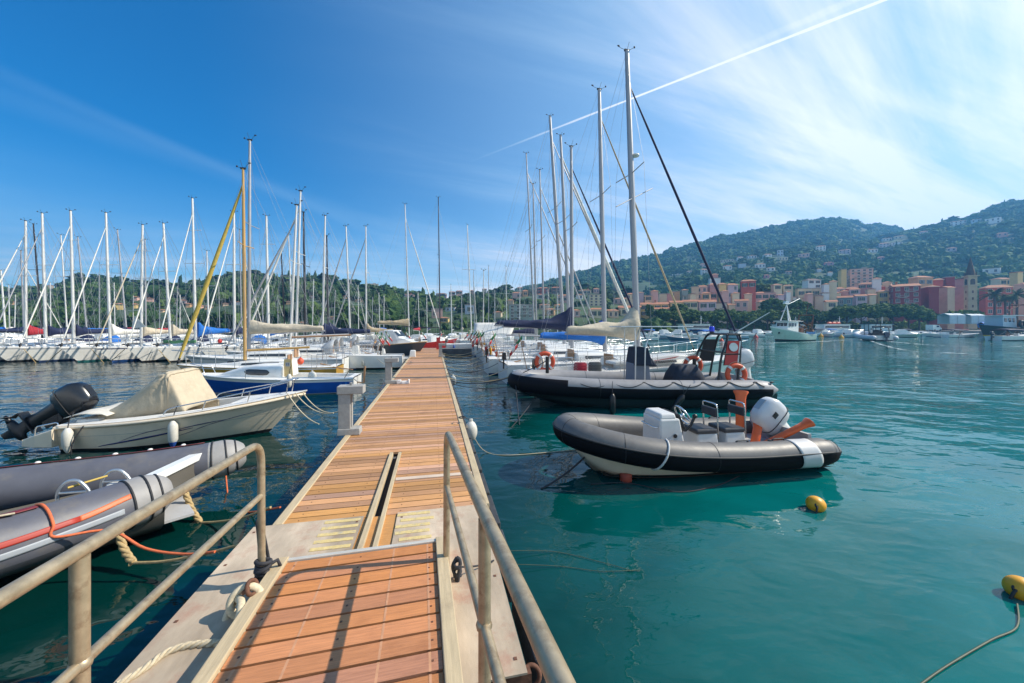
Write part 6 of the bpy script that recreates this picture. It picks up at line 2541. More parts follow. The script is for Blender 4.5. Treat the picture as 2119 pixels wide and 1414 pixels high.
zone('villas on the middle slope', 'on the slope above the town', [
    (1686, 1709, 508, 518, 'white', {}), (1545, 1566, 528, 535, 'white', {}), (1524, 1538, 531, 539, 'white', {}), (1578, 1597, 525, 535, 'white', {}), (1608, 1621, 518, 531, 'bluewhite', dict(roof='flat')), (1609, 1630, 533, 539, 'cream', dict(roof='flat', rm='white')),
    (1651, 1675, 524, 532, 'pink', {}), (1735, 1760, 516, 526, 'lilac', {}), (1703, 1725, 542, 550, 'magenta', {}), (1527, 1544, 546, 554, 'bluewhite', dict(roof='flat')), (1562, 1584, 545, 555, 'white', {}), (1496, 1515, 549, 559, 'white', {}),
    (1449, 1464, 556, 568, 'white', {}), (1586, 1604, 553, 561, 'white', {}), (1579, 1592, 568, 576, 'magenta', {}), (1625, 1640, 561, 567, 'grey', {}), (1687, 1700, 556, 563, 'bluewhite', {}), (1710, 1723, 562, 571, 'white', {}), (1491, 1518, 536, 543, 'beige', dict(rm='white')),
    (1448, 1462, 545, 553, 'pink', {}), (1420, 1432, 561, 566, 'white', {}), (1391, 1408, 568, 573, 'white', dict(roof='flat')),
    (1303, 1313, 582, 590, 'white', {}), (1331, 1341, 590, 598, 'pink', {})], hill='right', shut=None)
zone('villas on the upper right slope', 'on the upper right slope', [
    (1823, 1846, 492, 499, 'white', {}), (1848, 1875, 487, 495, 'cream', {}), (1815, 1841, 502, 513, 'lilac', {}), (1843, 1868, 502, 507, 'white', dict(roof='flat')), (1790, 1817, 515, 523, 'white', {}), (1813, 1830, 531, 539, 'magenta', {}), (1962, 2002, 456, 466, 'white', {}),
    (2009, 2031, 453, 460, 'bluewhite', {}), (2038, 2072, 452, 464, 'white', dict(rm='white', roof='flat')), (2059, 2086, 481, 489, 'rose', {}), (2033, 2072, 556, 566, 'white', dict(roof='flat')), (1958, 1980, 512, 520, 'lilac', {}), (2080, 2098, 492, 497, 'beige', {}), (1902, 1920, 478, 486, 'lilac', {})], hill='right', shut=None)
zone('houses along the ridge behind the pier', 'on the ridge behind the pier end', [
    (902, 925, 606, 615, 'lilac', {}), (929, 942, 603, 611, 'pink', {}), (943, 957, 601, 610, 'pink', {}), (972, 980, 600, 608, 'brown', {}), (998, 1007, 597, 605, 'beige', {}), (1060, 1079, 604, 618, 'pink', {}), (1080, 1093, 600, 614, 'orange', {}), (1070, 1081, 594, 602, 'beige', {}),
    (1111, 1136, 594, 608, 'red', {}), (1141, 1162, 593, 608, 'brown', {}), (1112, 1124, 608, 619, 'white', {}), (1153, 1179, 609, 627, 'pink', dict(balcony=True)), (1192, 1206, 609, 619, 'white', {}), (1197, 1223, 599, 610, 'beige', {}), (1051, 1063, 619, 642, 'peach', {}), (1226, 1240, 596, 607, 'pink', {})], hill='left')
zone('houses low behind the pier end', 'just above the masts behind the pier end', [
    (922, 944, 637, 644, 'bluewhite', dict(roof='flat')), (962, 982, 632, 649, 'bluewhite', dict(roof='flat')), (893, 916, 640, 659, 'pink', dict(roof='flat', balcony=True)), (908, 930, 656, 668, 'yellow', {}), (1116, 1138, 629, 640, 'peach', {}), (1128, 1149, 638, 653, 'orange', {}),
    (1147, 1166, 629, 644, 'yellow', {}), (1217, 1252, 637, 658, 'cream', {}), (1176, 1200, 640, 656, 'pink', {}), (1256, 1280, 640, 658, 'peach', {}), (1284, 1304, 634, 654, 'cream', {}), (1270, 1300, 616, 630, 'pink', {}), (1022, 1040, 644, 657, 'beige', {})], hill='left')
house('big pale green terraced building with pink bands behind the right mast group', 1054, 1104, 632, 664, hill='left', col='green', roof='flat', floors=5, cols=9, shut=None, balcony=True, group='buildings behind the pier end')
house('cream apartment block with rows of dark windows behind the second tallest mast', 1216, 1248, 610, 634, hill='left', col='cream', roof='flat', floors=4, cols=7, shut=None, group='buildings behind the pier end')
zone('villas on the left hill', 'on the wooded hill at left', [
    (238, 258, 627, 640, 'yellow', dict(rm='bright')), (275, 286, 628, 638, 'yellow', dict(rm='bright')), (54, 70, 614, 623, 'pink', {}), (272, 290, 613, 622, 'pink', {}), (300, 320, 616, 625, 'pink', {}), (360, 388, 620, 630, 'lilac', {}), (374, 388, 614, 622, 'peach', {}), (384, 398, 627, 637, 'orange', {}),
    (409, 422, 631, 640, 'pink', {}), (424, 440, 632, 640, 'orange', {}), (461, 473, 627, 634, 'peach', {}), (487, 499, 624, 631, 'white', {}), (709, 721, 612, 618, 'peach', {}), (735, 751, 620, 626, 'orange', {}), (758, 783, 588, 594, 'beige', dict(roof='flat')), (621, 633, 666, 676, 'peach', {}),
    (681, 695, 655, 662, 'pink', {}), (833, 858, 608, 615, 'pink', {}), (553, 562, 571, 577, 'white', dict(roof='flat')), (592, 604, 623, 629, 'orange', {}), (330, 345, 640, 648, 'peach', {}), (98, 112, 590, 596, 'beige', {}), (20, 32, 624, 632, 'orange', {}), (640, 652, 612, 618, 'pink', {})], hill='left', shut=None)
YT = 158.
zone('houses in the waterfront row', 'in the waterfront row', [
    (1326, 1383, 625, 655, 'yellow', dict(roof='gable')), (1350, 1384, 636, 658, 'cream', dict(roof='gable', Y=152)), (1384, 1412, 622, 656, 'yellow', dict(roof='gable')), (1412, 1443, 620, 654, 'cream', dict(roof='gable')), (1444, 1482, 620, 656, 'lilac', dict(roof='gable')), (1476, 1504, 628, 657, 'beige', dict(roof='flat', rm='dark')),
    (1504, 1521, 628, 657, 'peach', dict(roof='gable')), (1521, 1548, 619, 655, 'pink', dict(roof='gable')), (1565, 1592, 621, 652, 'beige', {}), (1592, 1616, 625, 650, 'peach', {}), (1705, 1733, 621, 652, 'cream', dict(roof='gable')), (1733, 1764, 612, 652, 'teal', dict(roof='gable')), (1765, 1794, 609, 652, 'lilac', dict(roof='gable')),
    (1794, 1813, 608, 652, 'cream', dict(roof='gable')), (1813, 1839, 600, 652, 'yellow', dict(balcony=True)), (1280, 1326, 632, 656, 'peach', dict(roof='gable')), (1252, 1280, 640, 660, 'cream', {})], Y=YT, down=8)
zone('houses behind the waterfront row', 'in the second row of the town', [
    (1362, 1381, 609, 627, 'cream', dict(roof='flat', win=False)), (1388, 1407, 604, 618, 'orange', dict(roof='flat')), (1408, 1424, 598, 612, 'green', {}), (1409, 1430, 611, 621, 'white', {}), (1441, 1464, 590, 621, 'pink', dict(balcony=True)), (1464, 1484, 586, 621, 'rose', dict(balcony=True)), (1484, 1503, 585, 618, 'yellow', {}),
    (1500, 1527, 586, 618, 'lilac', {}), (1466, 1491, 576, 588, 'white', dict(roof='flat', Y=200)), (1472, 1486, 566, 579, 'rose', dict(Y=205)), (1531, 1564, 578, 599, 'red', {}), (1555, 1606, 603, 622, 'pink', {}), (1595, 1618, 587, 601, 'cream', {}), (1617, 1641, 589, 601, 'beige', {}),
    (1630, 1648, 613, 628, 'white', {}), (1649, 1676, 613, 630, 'peach', {}), (1645, 1680, 598, 616, 'cream', dict(roof='flat')), (1680, 1715, 597, 616, 'beige', dict(roof='flat')), (1715, 1749, 594, 618, 'lilac', {}), (1748, 1776, 594, 616, 'red', {}), (1776, 1811, 584, 608, 'rose', {}), (1318, 1332, 604, 614, 'lilac', {})], Y=176., down=14)
zone('houses crowding the old town', 'among the old town roofs', [
    (1296, 1316, 606, 622, 'cream', {}), (1334, 1350, 610, 624, 'peach', {}), (1346, 1362, 600, 616, 'pink', {}), (1380, 1392, 608, 622, 'rose', dict(roof='flat')), (1424, 1440, 606, 622, 'cream', {}), (1430, 1446, 594, 612, 'peach', dict(roof='flat')), (1452, 1470, 604, 622, 'orange', {}), (1490, 1508, 600, 620, 'pink', {}),
    (1512, 1530, 604, 622, 'cream', {}), (1540, 1556, 606, 622, 'peach', {}), (1604, 1622, 608, 628, 'lilac', {}), (1622, 1636, 602, 618, 'white', {}), (1664, 1682, 606, 624, 'pink', {}), (1684, 1704, 610, 630, 'peach', {}), (1696, 1716, 604, 620, 'white', {}), (1722, 1740, 604, 624, 'cream', {}),
    (1738, 1756, 600, 622, 'rose', {}), (1758, 1780, 596, 620, 'lilac', {}), (1790, 1812, 596, 618, 'cream', {}), (1812, 1832, 590, 612, 'red', {}), (1826, 1846, 582, 604, 'peach', {}), (1700, 1716, 586, 600, 'white', {}), (1716, 1732, 580, 596, 'cream', {}), (1804, 1824, 574, 592, 'white', {}), (1930, 1952, 576, 596, 'red', {}), (1950, 1976, 574, 592, 'darkred', dict(roof='flat'))], Y=168., down=14, win=True)
GT = 'large buildings of the town'
house('white house with dark framed windows and low red roof above the town', 1660, 1699, 576, 597, Y=200, col='white', rm='dark', shut=2, group=GT, down=14)
house('pink five storey apartment block with balconies above the rooftops', 1752, 1807, 557, 592, Y=196, col='pink', roof='flat', floors=6, cols=6, balcony=True, shut=None, group=GT, yaw=-.5, down=18, depth=6)
house('pale yellow five storey apartment block joined to the pink one', 1734, 1752, 558, 592, Y=195.5, col='yellow', roof='flat', floors=6, cols=3, shut=1, group=GT, yaw=-.5, down=18, depth=6)
house('large dark red waterfront house with white framed windows and balconies', 1839, 1905, 586, 652, Y=150, col='darkred', floors=5, cols=4, balcony=True, shut=0, group=GT, yaw=-.62, down=6, depth=8, roof='gable')
house('dark red gabled wing with few windows right of the balconied house', 1905, 1943, 590, 655, Y=148.5, col='darkred', floors=5, cols=2, shut=0, group=GT, yaw=-.5, down=6, depth=7, awning=M_GREYP)
house('bright orange attic house rising behind the dark red roofs', 1880, 1931, 570, 594, Y=166, col='orange', shut=1, group=GT, down=14, roof='hip')
house('peach house with balconies between the dark red wing and the pink palace', 1943, 1976, 592, 655, Y=150, col='peach', floors=5, cols=4, balcony=True, shut=0, group=GT, yaw=.02, down=6, depth=3, roof='gable')
house('tall pink palace with close rows of arched windows left of the bell tower', 1976, 2005, 577, 655, Y=152, col='rose', floors=5, cols=7, shut=None, group=GT, yaw=.02, down=6, depth=3, roof='flat', rm='dark')
house('brick red house behind the palms right of the bell tower', 2026, 2096, 589, 652, Y=156, col='red', floors=4, cols=6, shut=0, group=GT, yaw=-.5, down=6, roof='hip')
house('cream house with tiled roof behind the brick red one', 2050, 2096, 574, 592, Y=185, col='cream', group=GT, down=14)
house('cream yellow turret house at the right edge above the palms', 2089, 2117, 564, 592, Y=180, col='yellow', group=GT, down=14, roof='flat', rm='bright', floors=2, cols=2)
house('orange house at the right edge above the quay', 2098, 2150, 584, 650, Y=158, col='peach', group=GT, down=6)

# bell tower
Yt = 147.
bt_ = thing('bell_tower', 'square stone bell tower with dark octagonal spire beside the pink palace', 'bell tower', tuple(PX(2013.0, 650, Yt)), -.42)
M_STONE = mat('tower_plaster', (.50, .40, .26), .9, var=.12, scale=.5, stain=(.3, .24, .16), stain_amt=.5, stain_scale=.4)
M_STONED = mat('tower_stone', (.085, .06, .05), .9, var=.3, scale=1.2)
wt = 2.55
zt = lambda y: (650 - y) * Yt / F
mb = MB()
mb.box((0, wt / 2, zt(570) / 2 - 3), (wt, wt, zt(570) + 6))
mb.build('shaft', M_STONE, bt_)
for y, e in ((591, .3), (571, .5)):
    mb = MB()
    mb.box((0, wt / 2, zt(y)), (wt + e * 2, wt + e * 2, .45))
    mb.build('cornice', M_STONE, bt_)
for a in range(4):
    M_ = Matrix.Translation((0, wt / 2, 0)) @ Matrix.Rotation(a * pi / 2, 4, 'Z')
    mb = MB()
    ring = [(-.7, zt(589)), (.7, zt(589)), (.7, zt(581))] + [(.7 * cos(t * pi / 8), zt(581) + .8 * sin(t * pi / 8)) for t in range(1, 8)] + [(-.7, zt(581))]
    mb.prism([M_ @ V((x, -wt / 2 - .01, z)) for x, z in ring], M_.to_3x3() @ V((0, 1, 0)), .06)
    mb.build('belfry_opening', M_WPANE, bt_)
    for zz in (zt(604), zt(618), zt(634)):
        mb = MB()
        mb.box(M_ @ V((0, -wt / 2 - .02, zz)), (.5, .08, 1.0), 0, rot=M_.to_3x3())
        mb.build('slit_window', SHUT[2], bt_)
mb = MB()
n8 = lambda r, z: [V((r * cos(2 * pi * (j + .5) / 8), wt / 2 + r * sin(2 * pi * (j + .5) / 8), z)) for j in range(8)]
mb.rings([n8(wt * .50, zt(570)), n8(wt * .47, zt(562)), n8(wt * .37, zt(556)), n8(wt * .02, zt(531))], smooth=False)
mb.build('spire', M_STONED, bt_)
for sx in (-1, 1):
    for sy in (0, 1):
        mb = MB()
        mb.box((sx * wt * .42, wt * .06 + sy * wt * .88, zt(567)), (.4, .4, 1.8), top=(.4, .4))
        mb.build('pinnacle', M_STONED, bt_)

# ---------------------------------------------------------------- forest
FRND = np.random.RandomState(4)


def ico():
    import bmesh
    bm = bmesh.new()
    bmesh.ops.create_icosphere(bm, subdivisions=2, radius=1)
    v = np.array([q.co[:] for q in bm.verts])
    f = np.array([[w_.index for w_ in q.verts] for q in bm.faces])
    bm.free()
    return v, f


IV, IF = ico()


def foliage_mat(name, dark, light, tip):
    m_ = bpy.data.materials.new(name)
    m_.use_nodes = True
    nt_ = m_.node_tree
    N_, L_ = nt_.nodes, nt_.links
    p_ = N_['Principled BSDF']
    p_.inputs['Roughness'].default_value = .85
    p_.inputs['Specular IOR Level'].default_value = .15
    tc_ = N_.new('ShaderNodeTexCoord')
    nz_ = N_.new('ShaderNodeTexNoise')
    nz_.inputs['Scale'].default_value = 1.1
    nz_.inputs['Detail'].default_value = 4
    L_.new(tc_.outputs['Object'], nz_.inputs['Vector'])
    n2 = N_.new('ShaderNodeTexNoise')
    n2.inputs['Scale'].default_value = .035
    n2.inputs['Detail'].default_value = 3
    L_.new(tc_.outputs['Object'], n2.inputs['Vector'])
    g_ = N_.new('ShaderNodeNewGeometry')
    a = N_.new('ShaderNodeMath')
    a.operation = 'MULTIPLY_ADD'
    a.inputs[1].default_value = .34
    L_.new(g_.outputs['Random Per Island'], a.inputs[0])
    b = N_.new('ShaderNodeMath')
    b.operation = 'MULTIPLY_ADD'
    b.inputs[1].default_value = .95
    b.inputs[2].default_value = -.17
    L_.new(n2.outputs['Fac'], b.inputs[0])
    L_.new(b.outputs[0], a.inputs[2])
    c = N_.new('ShaderNodeMath')
    c.operation = 'MULTIPLY_ADD'
    c.inputs[1].default_value = .35
    L_.new(nz_.outputs['Fac'], c.inputs[0])
    L_.new(a.outputs[0], c.inputs[2])
    r_ = N_.new('ShaderNodeValToRGB')
    e = r_.color_ramp.elements
    e[0].position, e[0].color = .2, (*dark, 1)
    e[1].position, e[1].color = .62, (*light, 1)
    q = e.new(.95)
    q.color = (*tip, 1)
    L_.new(c.outputs[0], r_.inputs['Fac'])
    L_.new(r_.outputs['Color'], p_.inputs['Base Color'])
    bp = N_.new('ShaderNodeBump')
    bp.inputs['Distance'].default_value = .6
    bp.inputs['Strength'].default_value = 1.
    n3 = N_.new('ShaderNodeTexNoise')
    n3.inputs['Scale'].default_value = 1.8
    n3.inputs['Detail'].default_value = 5
    L_.new(tc_.outputs['Object'], n3.inputs['Vector'])
    L_.new(n3.outputs['Fac'], bp.inputs['Height'])
    L_.new(bp.outputs['Normal'], p_.inputs['Normal'])
    return m_


M_FOREST = foliage_mat('forest_foliage', (.012, .032, .013), (.052, .110, .030), (.13, .20, .05))


M_FORESTD = foliage_mat('low_hill_foliage', (.008, .020, .009), (.032, .070, .020), (.095, .145, .034))


def np_mesh(name, verts, faces, m_, smooth=False):
    me = bpy.data.meshes.new(name)
    nv, nf = len(verts), len(faces)
    me.vertices.add(nv)
    me.vertices.foreach_set('co', np.asarray(verts, dtype=np.float32).ravel())
    k = faces.shape[1]
    me.loops.add(nf * k)
    me.loops.foreach_set('vertex_index', faces.astype(np.int32).ravel())
    me.polygons.add(nf)
    me.polygons.foreach_set('loop_start', np.arange(0, nf * k, k, dtype=np.int32))
    me.polygons.foreach_set('loop_total', np.full(nf, k, dtype=np.int32))
    me.polygons.foreach_set('use_smooth', np.full(nf, smooth))
    me.materials.append(m_)
    me.update(calc_edges=True)
    me.validate()
    return me


def clumps(centres, radii, seed=0, flat=.8):
    """uneven leafy masses, one displaced blob per centre"""
    R = np.random.RandomState(seed)
    var = []
    for i in range(14):
        d = 1 + .30 * R.randn(len(IV))
        var.append(IV * np.clip(d, .55, 1.6)[:, None])
    vs, fs = [], []
    for i, (c, r) in enumerate(zip(centres, radii)):
        a = R.rand() * 6.28
        ca, sa = math.cos(a), math.sin(a)
        q = var[R.randint(14)] * np.array(r)
        q = np.stack([q[:, 0] * ca - q[:, 1] * sa, q[:, 0] * sa + q[:, 1] * ca, q[:, 2]], 1) + np.array(c)
        vs.append(q)
        fs.append(IF + i * len(IV))
    return np.concatenate(vs), np.concatenate(fs)


for nm, h, n_, r0, r1, xr in (('left', HILLS['left'], 5200, 1.5, 3.4, (-150, 1420)), ('right', HILLS['right'], 9500, 1.5, 3.7, (1150, 2330)), ('far', HILLS['far'], 8500, 2.1, 4.4, (1000, 2100))):
    cs, rs_ = [], []
    tries = 0
    while len(cs) < n_ and tries < n_ * 4:
        tries += 1
        px = rnd.uniform(*xr)
        t = rnd.random() ** .9
        if nm == 'far' and t < .35:
            continue
        q = h.pt(px, min(1.04, t * 1.05))
        if rnd.random() > (q.y / h.Y1) ** .9 + .1:
            continue
        r = rnd.uniform(r0, r1) * (.75 + .5 * rnd.random())
        if noise.noise(V((q.x * .02, q.y * .02, 30.))) < -.42 and nm != 'left':
            r *= .5
        ppy = h.py(q + V((0, 0, r * 1.5)))
        pyb = h.py(q)
        bad = False
        for x0, x1, ya, yb_, Yh in RECTS:
            m_ = r * F / q.y
            if q.y < Yh + 6 and x0 - m_ < px < x1 + m_ and ppy < yb_ and pyb > ya - 2:
                bad = True
                break
        if bad:
            continue
        kind = rnd.random() if nm != 'far' else .5 + rnd.random() * .1
        if kind < .03:      # cypress
            cs.append((q.x, q.y, q.z + r * 1.3))
            rs_.append((r * .34, r * .34, r * 1.7))
        elif kind < .16 and t > .5:   # umbrella pine
            cs.append((q.x, q.y, q.z + r * 1.9))
            rs_.append((r * 1.0, r * 1.0, r * .42))
        else:
            cs.append((q.x, q.y, q.z + r * .55))
            rs_.append((r, r * rnd.uniform(.8, 1.1), r * rnd.uniform(.75, 1.1)))
            if r > 2.2:
                a = rnd.random() * 6.28
                cs.append((q.x + cos(a) * r * .7, q.y + sin(a) * r * .7, q.z + r * .85))
                rs_.append((r * .6, r * .6, r * .55))
    v_, f_ = clumps(cs, rs_, 5)
    o = bpy.data.objects.new('hillside_woodland', np_mesh('hillside_woodland', v_, f_, M_FORESTD if nm == 'left' else M_FOREST))
    COL.objects.link(o)
    tag(o, {'left': 'dense woodland covering the low left hill', 'right': 'woodland and gardens on the villa slope', 'far': 'woodland covering the high far ridge'}[nm], None, kind='stuff')

# ---------------------------------------------------------------- trees along the quay
M_PINE = foliage_mat('pine_foliage', (.012, .030, .010), (.065, .11, .022), (.15, .20, .04))
M_BARK = mat('bark', (.09, .06, .04), .9, var=.4, scale=3)


def tree(label, px, yb, Y, hgt, wd, kind='pine', group='trees along the waterfront', m_=None, name=None):
    base = PX(px, yb, Y)
    nm = name or {'pine': 'pine_tree', 'round': 'broadleaf_tree'}[kind]
    t = thing(nm, label, 'tree', tuple(base), 0, group)
    R = random.Random(int(px * 7 + Y))
    cs, rs_ = [], []
    n_ = 190
    zc, rz = (hgt * .68, hgt * .31) if kind == 'pine' else (hgt * .58, hgt * .42)
    for i in range(n_):
        u, ph = R.random(), R.random() * 6.283
        th = math.acos(1 - 1.5 * R.random()) if kind == 'pine' else math.acos(1 - 1.9 * R.random())
        k = .72 + .3 * R.random()
        x, y, z = sin(th) * cos(ph) * wd * k, sin(th) * sin(ph) * wd * .8 * k, cos(th) * rz * k
        nn = 1 + .3 * noise.noise(V((x * .5, y * .5, z * .5 + px)))
        s = R.uniform(.30, .62) * (wd / 3.4) ** .5
        cs.append((x * nn, y * nn, zc + z * nn))
        rs_.append((s * 1.15, s * 1.15, s * .8))
    v_, f_ = clumps(cs, rs_, int(px))
    o = bpy.data.objects.new('crown', np_mesh('crown', v_, f_, m_ or M_PINE))
    COL.objects.link(o)
    o.parent = t
    mb = MB()
    mb.tube([(0, 0, -1), (.1, 0, hgt * .3), (.0, .1, zc)], [.32, .25, .14], 8)
    for a in range(4):
        an = a * 1.6 + px
        mb.tube([(.05, 0, hgt * .38), (cos(an) * wd * .3, sin(an) * wd * .3, hgt * .55), (cos(an) * wd * .6, sin(an) * wd * .6, zc)], [.14, .1, .05], 6)
    mb.build('trunk', M_BARK, t)
    return t


PN = [(1396, 664, 4.0), (1424, 664, 3.6), (1452, 663, 3.8), (1478, 663, 4.0), (1505, 663, 3.7), (1533, 662, 4.0), (1560, 662, 3.6), (1588, 662, 4.0), (1614, 661, 3.8), (1640, 661, 3.4), (1668, 661, 3.8), (1694, 661, 3.6), (1720, 662, 3.8)]
for k, (px, yb, wd) in enumerate(PN):
    tree(f'umbrella pine in the low clipped row on the quay, {ORD[k]} from the left', px, 684, 141, 7.5 + .6 * sin(k * 2.1), wd + .9, group='low pines along the quay')
for k, (px, yt_, wd) in enumerate(((1752, 634, 4.8), (1782, 631, 5.2), (1815, 630, 5.4), (1848, 630, 5.4), (1880, 631, 5.2), (1902, 638, 3.6))):
    tree(f'dark umbrella pine in front of the red houses, {ORD[k]} from the left', px, 684, 136, (684 - yt_) * 136 / F, wd + .3, group='dark pines before the red houses')
for px, yt_, yb, wd, lab in ((1600, 620, 650, 4.6, 'large dark tree in front of the beige waterfront house'), (1650, 622, 652, 5.0, 'dark spreading tree in front of the peach waterfront house'), (1345, 630, 662, 1.6, 'slim tall tree before the yellow waterfront house'), (1372, 640, 664, 3.0, 'small tree under the yellow waterfront row'), (1405, 630, 660, 3.2, 'bushy tree below the cream waterfront house'),
                             (1510, 598, 626, 5.0, 'bright green tree left of the brick red hillside house'), (1538, 598, 622, 5.4, 'bright tree on the knoll below the brick red house'), (1575, 588, 612, 5.2, 'round tree on the knoll right of the brick red house'), (1600, 596, 612, 4.6, 'low tree on the knoll above the pink house'), (1910, 646, 668, 4.2, 'small pale tree at the corner of the quay')):
    Y_ = 150 if yb > 640 else 185
    tree(lab, px, yb, Y_, (yb - yt_) * Y_ / F, wd, 'round')


def palm(label, px, yt_, yb, Y):
    base = PX(px, yb, Y)
    hh = (yb - yt_) * Y / F
    t = thing('palm_tree', label, 'palm tree', tuple(base), 0, 'palms on the quay at right')
    mb = MB()
    mb.tube([(0, 0, -1), (.1, 0, hh * .4), (0, 0, hh * .78)], [.4, .32, .36], 10)
    mb.build('trunk', M_BARK, t)
    R = random.Random(int(px))
    for k in range(26):
        a = R.random() * 6.283
        el = R.uniform(-.35, 1.25)
        L_ = hh * R.uniform(.30, .40)
        top = V((0, 0, hh * .78))
        d = V((cos(a), sin(a), 0))
        mid = []
        for i in range(9):
            s = i / 8
            mid.append(top + d * (L_ * s * cos(el * (1 - s * .6))) + V((0, 0, L_ * (s * sin(el) - .75 * s * s * (.6 + .3 * (1 - el))))))
        mb = MB()
        sdv = d.cross(V((0, 0, 1)))
        for i in range(8):
            for sg in (-1, 1):
                for j in range(3):
                    p0 = mid[i].lerp(mid[i + 1], j / 3)
                    ln = L_ * .30 * sin(pi * min(1, (i + j / 3) / 8 * .85 + .15))
                    e = p0 + sdv * (sg * ln * .75) + (mid[i + 1] - mid[i]).normalized() * ln * .55 - V((0, 0, ln * .35))
                    n_ = (mid[i + 1] - mid[i]).normalized() * .10
                    mb.add([p0 - n_, p0 + n_, e], [(0, 1, 2)])
        mb.tube(mid, .05, 4)
        mb.build('frond', M_PALM, t)
    return t


M_PALM = foliage_mat('palm_foliage', (.03, .055, .018), (.085, .11, .03), (.17, .17, .055))
palm('tall date palm on the quay nearest the bell tower', 2058, 594, 662, 140)
palm('date palm at the right edge of the quay', 2104, 596, 662, 138)
palm('shorter date palm between the two taller ones', 2080, 606, 664, 144)
palm('small palm in the row below the pale waterfront house', 1484, 636, 664, 145)

# hedge on the quay
v_, f_ = clumps([(PX(x, 652, 139).x, 139 + rnd.uniform(-1, 1), PX(x, 652, 139).z + rnd.uniform(-1.2, 1.0)) for x in np.linspace(1958, 2032, 60)], [(.8, .7, .8)] * 60, 3)
v_ -= np.array((PX(1995, 652, 139)))
o = bpy.data.objects.new('hedge', np_mesh('hedge', v_, f_, foliage_mat('hedge_foliage', (.03, .06, .012), (.09, .14, .02), (.2, .24, .04))))
COL.objects.link(o)
o.location = PX(1995, 652, 139)
tag(o, 'bright green hedge at the foot of the bell tower', 'hedge')

v_, f_ = clumps([(PX(x, 674, 143).x, 143 + rnd.uniform(-1.5, 1.5), rnd.uniform(1.4, 4.0)) for x in np.linspace(1385, 1905, 330)], [(1.1, .9, 1.1)] * 330, 8)
v_ -= np.array((PX(1640, 684, 143)))
o = bpy.data.objects.new('shrubbery', np_mesh('shrubbery', v_, f_, M_PINE))
COL.objects.link(o)
o.location = PX(1640, 684, 143)
tag(o, 'dark undergrowth below the pines along the quay', None, kind='stuff')
# ---------------------------------------------------------------- boats far across the harbour
GM_ = 'motorboats moored across the harbour'
LB_ = (.60, .66, .70)
M_PBLUE = mat('gelcoat_pale_blue', (.42, .52, .6), .35, var=.06)
M_MINT = mat('hull_mint', (.42, .54, .47), .45, var=.08, scale=2, stain=(.3, .22, .12), stain_amt=.5, stain_scale=1.2)


def wat(px, Y):
    return ((px - CX) * Y / F, Y)


far_mb = [  # px, Y, L, heading, hull, cabin, canopy, label
    (1405, 92, 8, 2.6, M_WHITE, 2, None), (1428, 88, 7, 2.9, M_WHITE, 1, M_NAVY), (1452, 98, 7, .3, M_PBLUE, 1, None), (1388, 78, 7, 2.8, M_PBLUE, 1, None), (1372, 90, 7.5, .2, M_WHITE, 2, None),
    (1500, 84, 9, 2.7, M_PBLUE, 2, None), (1470, 72, 6, .2, M_WHITE, 1, M_BLUE), (1525, 104, 8, .3, M_WHITE, 1, M_NAVY), (1548, 96, 7, 2.8, M_WHITE, 1, None), (1566, 110, 8, .3, M_WHITE, 2, None), (1410, 64, 5, 2.9, mat('hull_bluegrey', (.05, .13, .2), .5), 0, None),
    (1440, 118, 9, .2, M_WHITE, 2, M_BLUE), (1350, 104, 8, .3, M_WHITE, 1, None), (1330, 88, 7, 2.9, M_WHITE, 1, M_BLUE), (1480, 116, 8, 3.0, M_WHITE, 1, M_NAVY), (1590, 118, 7, .1, M_WHITE, 1, None),
    (1712, 96, 7, -1.9, M_WHITE, 1, None), (1738, 108, 8, -1.3, M_WHITE, 1, None), (1755, 96, 9, -1.5, M_PBLUE, 2, None), (1775, 90, 7.5, -1.6, M_WHITE, 2, None), (1725, 120, 8, .2, M_WHITE, 1, M_BLUE), (1862, 92, 8.5, -.5, M_MINT, 2, None), (1842, 106, 7, .1, M_WHITE, 1, None),
    (1880, 108, 7, .1, M_PBLUE, 1, M_NAVY), (1900, 114, 7.5, .0, M_WHITE, 1, None), (1940, 98, 7, 2.9, M_WHITE, 0, None), (1955, 92, 6, 2.8, M_WHITE, 1, None), (1988, 92, 10, .05, M_WHITE, 0, M_NAVY), (1700, 118, 9, .1, M_WHITE, 2, M_NAVY), (1320, 70, 7, 2.9, M_WHITE, 1, M_NAVY),
    (1820, 118, 7, .1, M_WHITE, 1, None), (1925, 112, 6, .1, M_WHITE, 0, None)]
far_mb.sort(key=lambda q: q[0])
split = 1620
ca = cb_ = 0
for px, Y, Ln, hd, hm, cbn, cnp in far_mb:
    if px < split:
        ca += 1
        pl_ = f'{ORD[ca - 1]} from the left before the fishing boat'
    else:
        cb_ += 1
        pl_ = f'{ORD[cb_ - 1]} from the left beyond the fishing boat'
    ad = {0: 'open motorboat', 1: 'low cabin motorboat', 2: 'tall cabin motorboat'}[cbn]
    cw = {id(M_WHITE): 'white', id(M_PBLUE): 'pale blue', id(M_MINT): 'pale green'}.get(id(hm), 'dark blue')
    motorboat(f'{cw} {ad} across the harbour, {pl_}', wat(px, Y), hd, Ln, hm, None, cbn, rnd.choice([M_BOOTN, M_BOOTK, M_BOOTB]), None, GM_, rnd.random() < .5, canopy=cnp)


